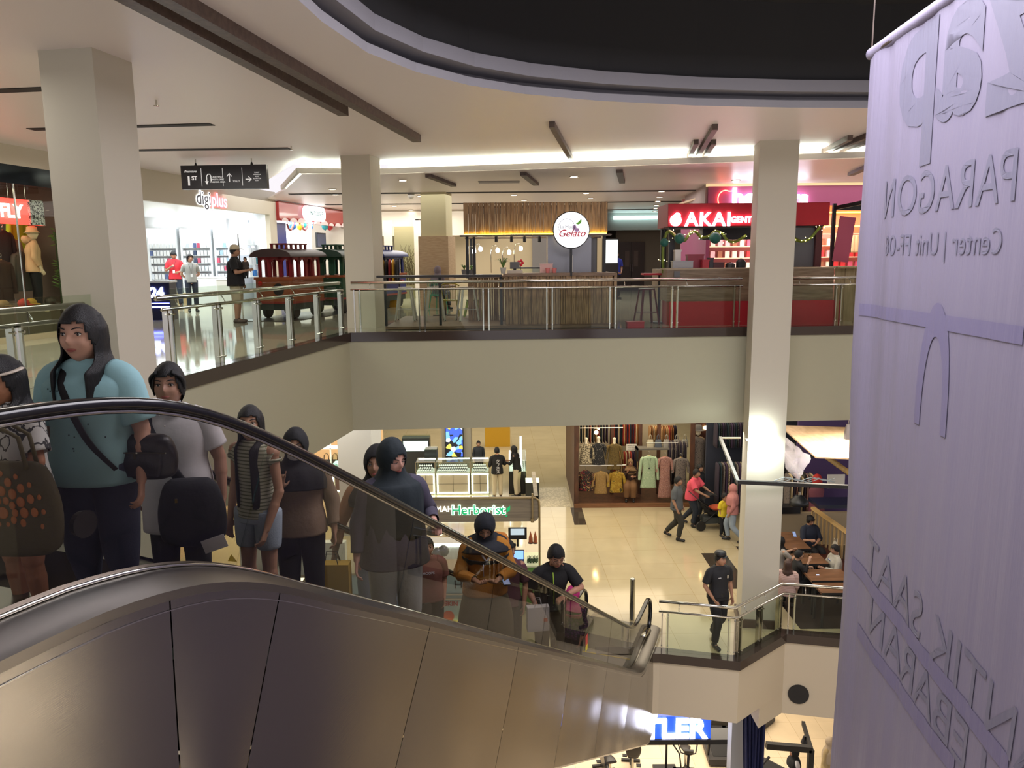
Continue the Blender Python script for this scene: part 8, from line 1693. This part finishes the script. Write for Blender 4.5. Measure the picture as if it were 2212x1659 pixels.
# tall hijab woman with her hand on the handrail
loc, H = esp(843, 920, -2.96)
darkteal = mat('dark_teal_hijab', '#101c22', .85, bump=.12, bs=40)
coat = mat('plum_grey_coat', '#3c3848', .85, bump=.15, bs=30)
def ex(a):
    a['torso']('open_coat', coat, [.79, .86, 1.0, 1.2, 1.33], [.25, .24, .22, .20, .185], [.20, .19, .17, .14, .12], .06, 7, thick=.004)
hjb = person('woman', 'woman in a long dark navy hijab and pale wide trousers holding the handrail', loc, EY+.75, min(H, 1.86), .98, sk='#b4897a', hair=None, hijab=(darkteal, .98), hy=.38, hp=.30, hr=.05,
    top=('blouse', coat, .86, 1.8, 1.15), bottom=('trousers', mat('pale_grey_blue_jeans', '#b4bec0', .85, bump=.2, bs=40), 1.95, 1.18), eyes='closed',
    arms=dict(elR=(.25, .0, 1.10), wrR=(.28, .06, .86), elL=(-.27, -.03, 1.12), wrL=(-.24, .19, 1.10)), extra=ex, handn=(None, (0, 0, -1)), curl=(.5, .9), vox=.006)
# boy
loc, H = esp(922, 1166, -3.30)
def ex(a):
    me = textmesh('HOOPS', .045, .001, .001); me.transform(M.Translation(a['ln']((-.0, .160, 1.24))) @ M.Rotation(PI, 4, 'Z') @ M.Rotation(PI/2, 4, 'X')); me.transform(M.Scale(a['k'], 4)); part('chest_print', me, whitec, a['r'], recalc=False)
boy = person('boy', 'small boy in a reddish brown T-shirt with white chest lettering looking at the camera', loc, EY+.55, max(1.02, H), 1.15, sk='#9a7058', hair='fringe', hy=.05, jaw=1.4, hp=-.1,
    top=('tee', mat('rust_tee', '#6a3f34', .85, bump=.1), .84, .8, 1.1), bottom=('trousers', blackc, 1.9, 1.1), vox=.008, extra=ex)
boy.children
# mustard hoodie
loc, H = esp(1045, 1112, -3.02)
must = mat('mustard_fleece', '#9a6418', .9, bump=.2, bs=60)
def ex(a):
    P, ln = a['P'], a['ln']
    mb = MB(); mb.tube([ln((-.075, .115, 1.36)), ln((-.035, .160, 1.27)), ln((0, .172, 1.22)), ln((.035, .160, 1.27)), ln((.075, .115, 1.36))], .011, 8); P('white_collar', mb, whitec)
    mb = MB(); mb.tube([ln((.03, .17, 1.22)), ln((.035, .19, 1.15)), ln((.03, .185, 1.06))], .004, 6); P('drawstring', mb, whitec)
    P('eyeglasses', MB().tube([a['HM'] @ V((x, .112-.03*abs(x)/.05, .012)) for x in (-.06, -.03, 0, .03, .06)], .002, 5), blackp)
mus = person('woman', 'woman in a mustard hoodie, black hijab and olive skirt looking down at a phone', loc, EY+.50, min(H, 1.72), 1.20, hs=1.16, sk='#8f6a52', hair=None, hijab=(navy, 1.30), hy=.0, hp=.55, hr=-.1, lean=.10, eyes='closed',
    top=('hoodie', must, .82, 1.85, 1.12), bottom=('skirt', mat('olive_skirt_cloth', '#55503c', .9, bump=.15, bs=30), .10, 1.25), extra=ex,
    arms=dict(elR=(.26, .10, 1.07), wrR=(.11, .30, 1.06), elL=(-.26, .10, 1.07), wrL=(-.10, .30, 1.06)), curl=(.9, .9), handn=((-.3, .2, 1), (.3, .2, 1)), vox=.0075)
phone('phone held in both hands by the woman in the mustard hoodie', (loc[0]+.23, loc[1]-.28, loc[2]+1.03*H/1.65), EY+.5)
ob = thing('backpack', 'orange bag with cream piping behind the woman in the mustard hoodie', 'bag', (loc[0]+.14, loc[1]+.30, loc[2]+1.02), EY)
part('body', bagmesh(.28, .14, .36, must), mat('orange_canvas', '#a8661c', .8, bump=.2), ob, smooth=True)
part('piping', MB().tube([(-.11, .07, .02), (-.12, .07, .2), (-.07, .07, .33), (.07, .07, .33), (.12, .07, .2), (.11, .07, .02)], .006, 6), mat('cream_piping', '#c8b898', .7), ob, smooth=True)
# woman behind
loc, H = esp(1096, 1144, -3.45)
person('woman', 'dark haired woman partly hidden behind the woman in the mustard hoodie', loc, EY+.3, min(H, 1.76), .95, sk='#9a7058', hair='tied', bun=True, hy=.9, hp=.1,
    top=('tee', mat('maroon_tee', '#4c2a34', .85), .84, .8), bottom=('trousers', blackc), vox=.01)
# man in black T-shirt
loc, H = esp(1186, 1149, -3.02)
def ex(a):
    HM = a['HM']; mb = MB()
    for q in (-1, 1): mb.tube([HM @ V((q*.031+.024*math.cos(t*PI/6), .108-.010*abs(math.cos(t*PI/6))-.012, .008+.017*math.sin(t*PI/6))) for t in range(12)], .0016, 5, closed=True); mb.tube([HM @ V((q*.055, .092, .012)), HM @ V((q*.078, .0, .015))], .0016, 5)
    mb.tube([HM @ V((-.008, .104, .012)), HM @ V((.008, .104, .012))], .0016, 5); a['P']('eyeglasses', mb, blackp)
    a['P']('lanyard', MB().tube([a['ln']((.04, .11, 1.36)), a['ln']((.02, .17, 1.15)), a['ln']((.0, .18, .95))], .006, 6), mat('lime_lanyard', '#8aa830', .6))
man = person('man', 'man in a black T-shirt and glasses leaning his forearm on the escalator handrail', loc, EY+.60, min(H, 1.86), 1.12, hs=1.22, sk='#a87c64', hair='fringe', hy=.05, hp=.42, jaw=1.4, lean=.22, leanx=-.06, eyes='closed',
    top=('tee', blackc, .84, .85, 1.05), bottom=('trousers', mat('khaki_trouser_cloth', '#55503f', .9, bump=.15, bs=30), 1.92, 1.1), extra=ex,
    arms=dict(elL=(-.33, .20, 1.13), wrL=(-.08, .34, 1.10), elR=(.27, .05, 1.10), wrR=(.20, .20, .92)), curl=(.8, .8), handn=(None, (0, -.3, -1)), vox=.007)
wb = thing('shopping_bag', 'white paper shopping bag with a small orange logo, held beside the man in black', 'bag', (0, 0, 0))
d = ray(1162, 1360); t = -2.98/d.dot(en); p = V((0, 0, CAMZ))+d*t; wb.location = p; wb.rotation_euler.z = EY+PI+.5
part('body', MB().bb(-.14, .14, -.05, .05, 0, .32), mat('white_paper', '#a9a8a6', .7), wb)
part('logo', MB().box((.09, -.052, .15), (.05, .003, .045)), mat('orange_print', '#b8543a', .6), wb)
for q in (-1, 1): part('handle', MB().tube([(-.05, q*.04, .31), (-.03, q*.03, .42), (.03, q*.03, .42), (.05, q*.04, .31)], .003, 6), whitec, wb, smooth=True)
# child with pink scarf
loc, H = esp(1238, 1218, -3.12)
person('girl', 'girl in a bright pink headscarf and purple top behind the man in black', loc, EY-.3, min(H, 1.62), .95, sk='#9a7058', hair=None, hijab=(mat('pink_scarf', '#a8206a', .8, bump=.1), 1.30), hy=-.3, hp=.1,
    top=('blouse', patmat('purple_print', ['#3a2030', '#5a2c5c', '#2a1c2a'], 30), .84, 1.7), bottom=('trousers', blackc), vox=.01)
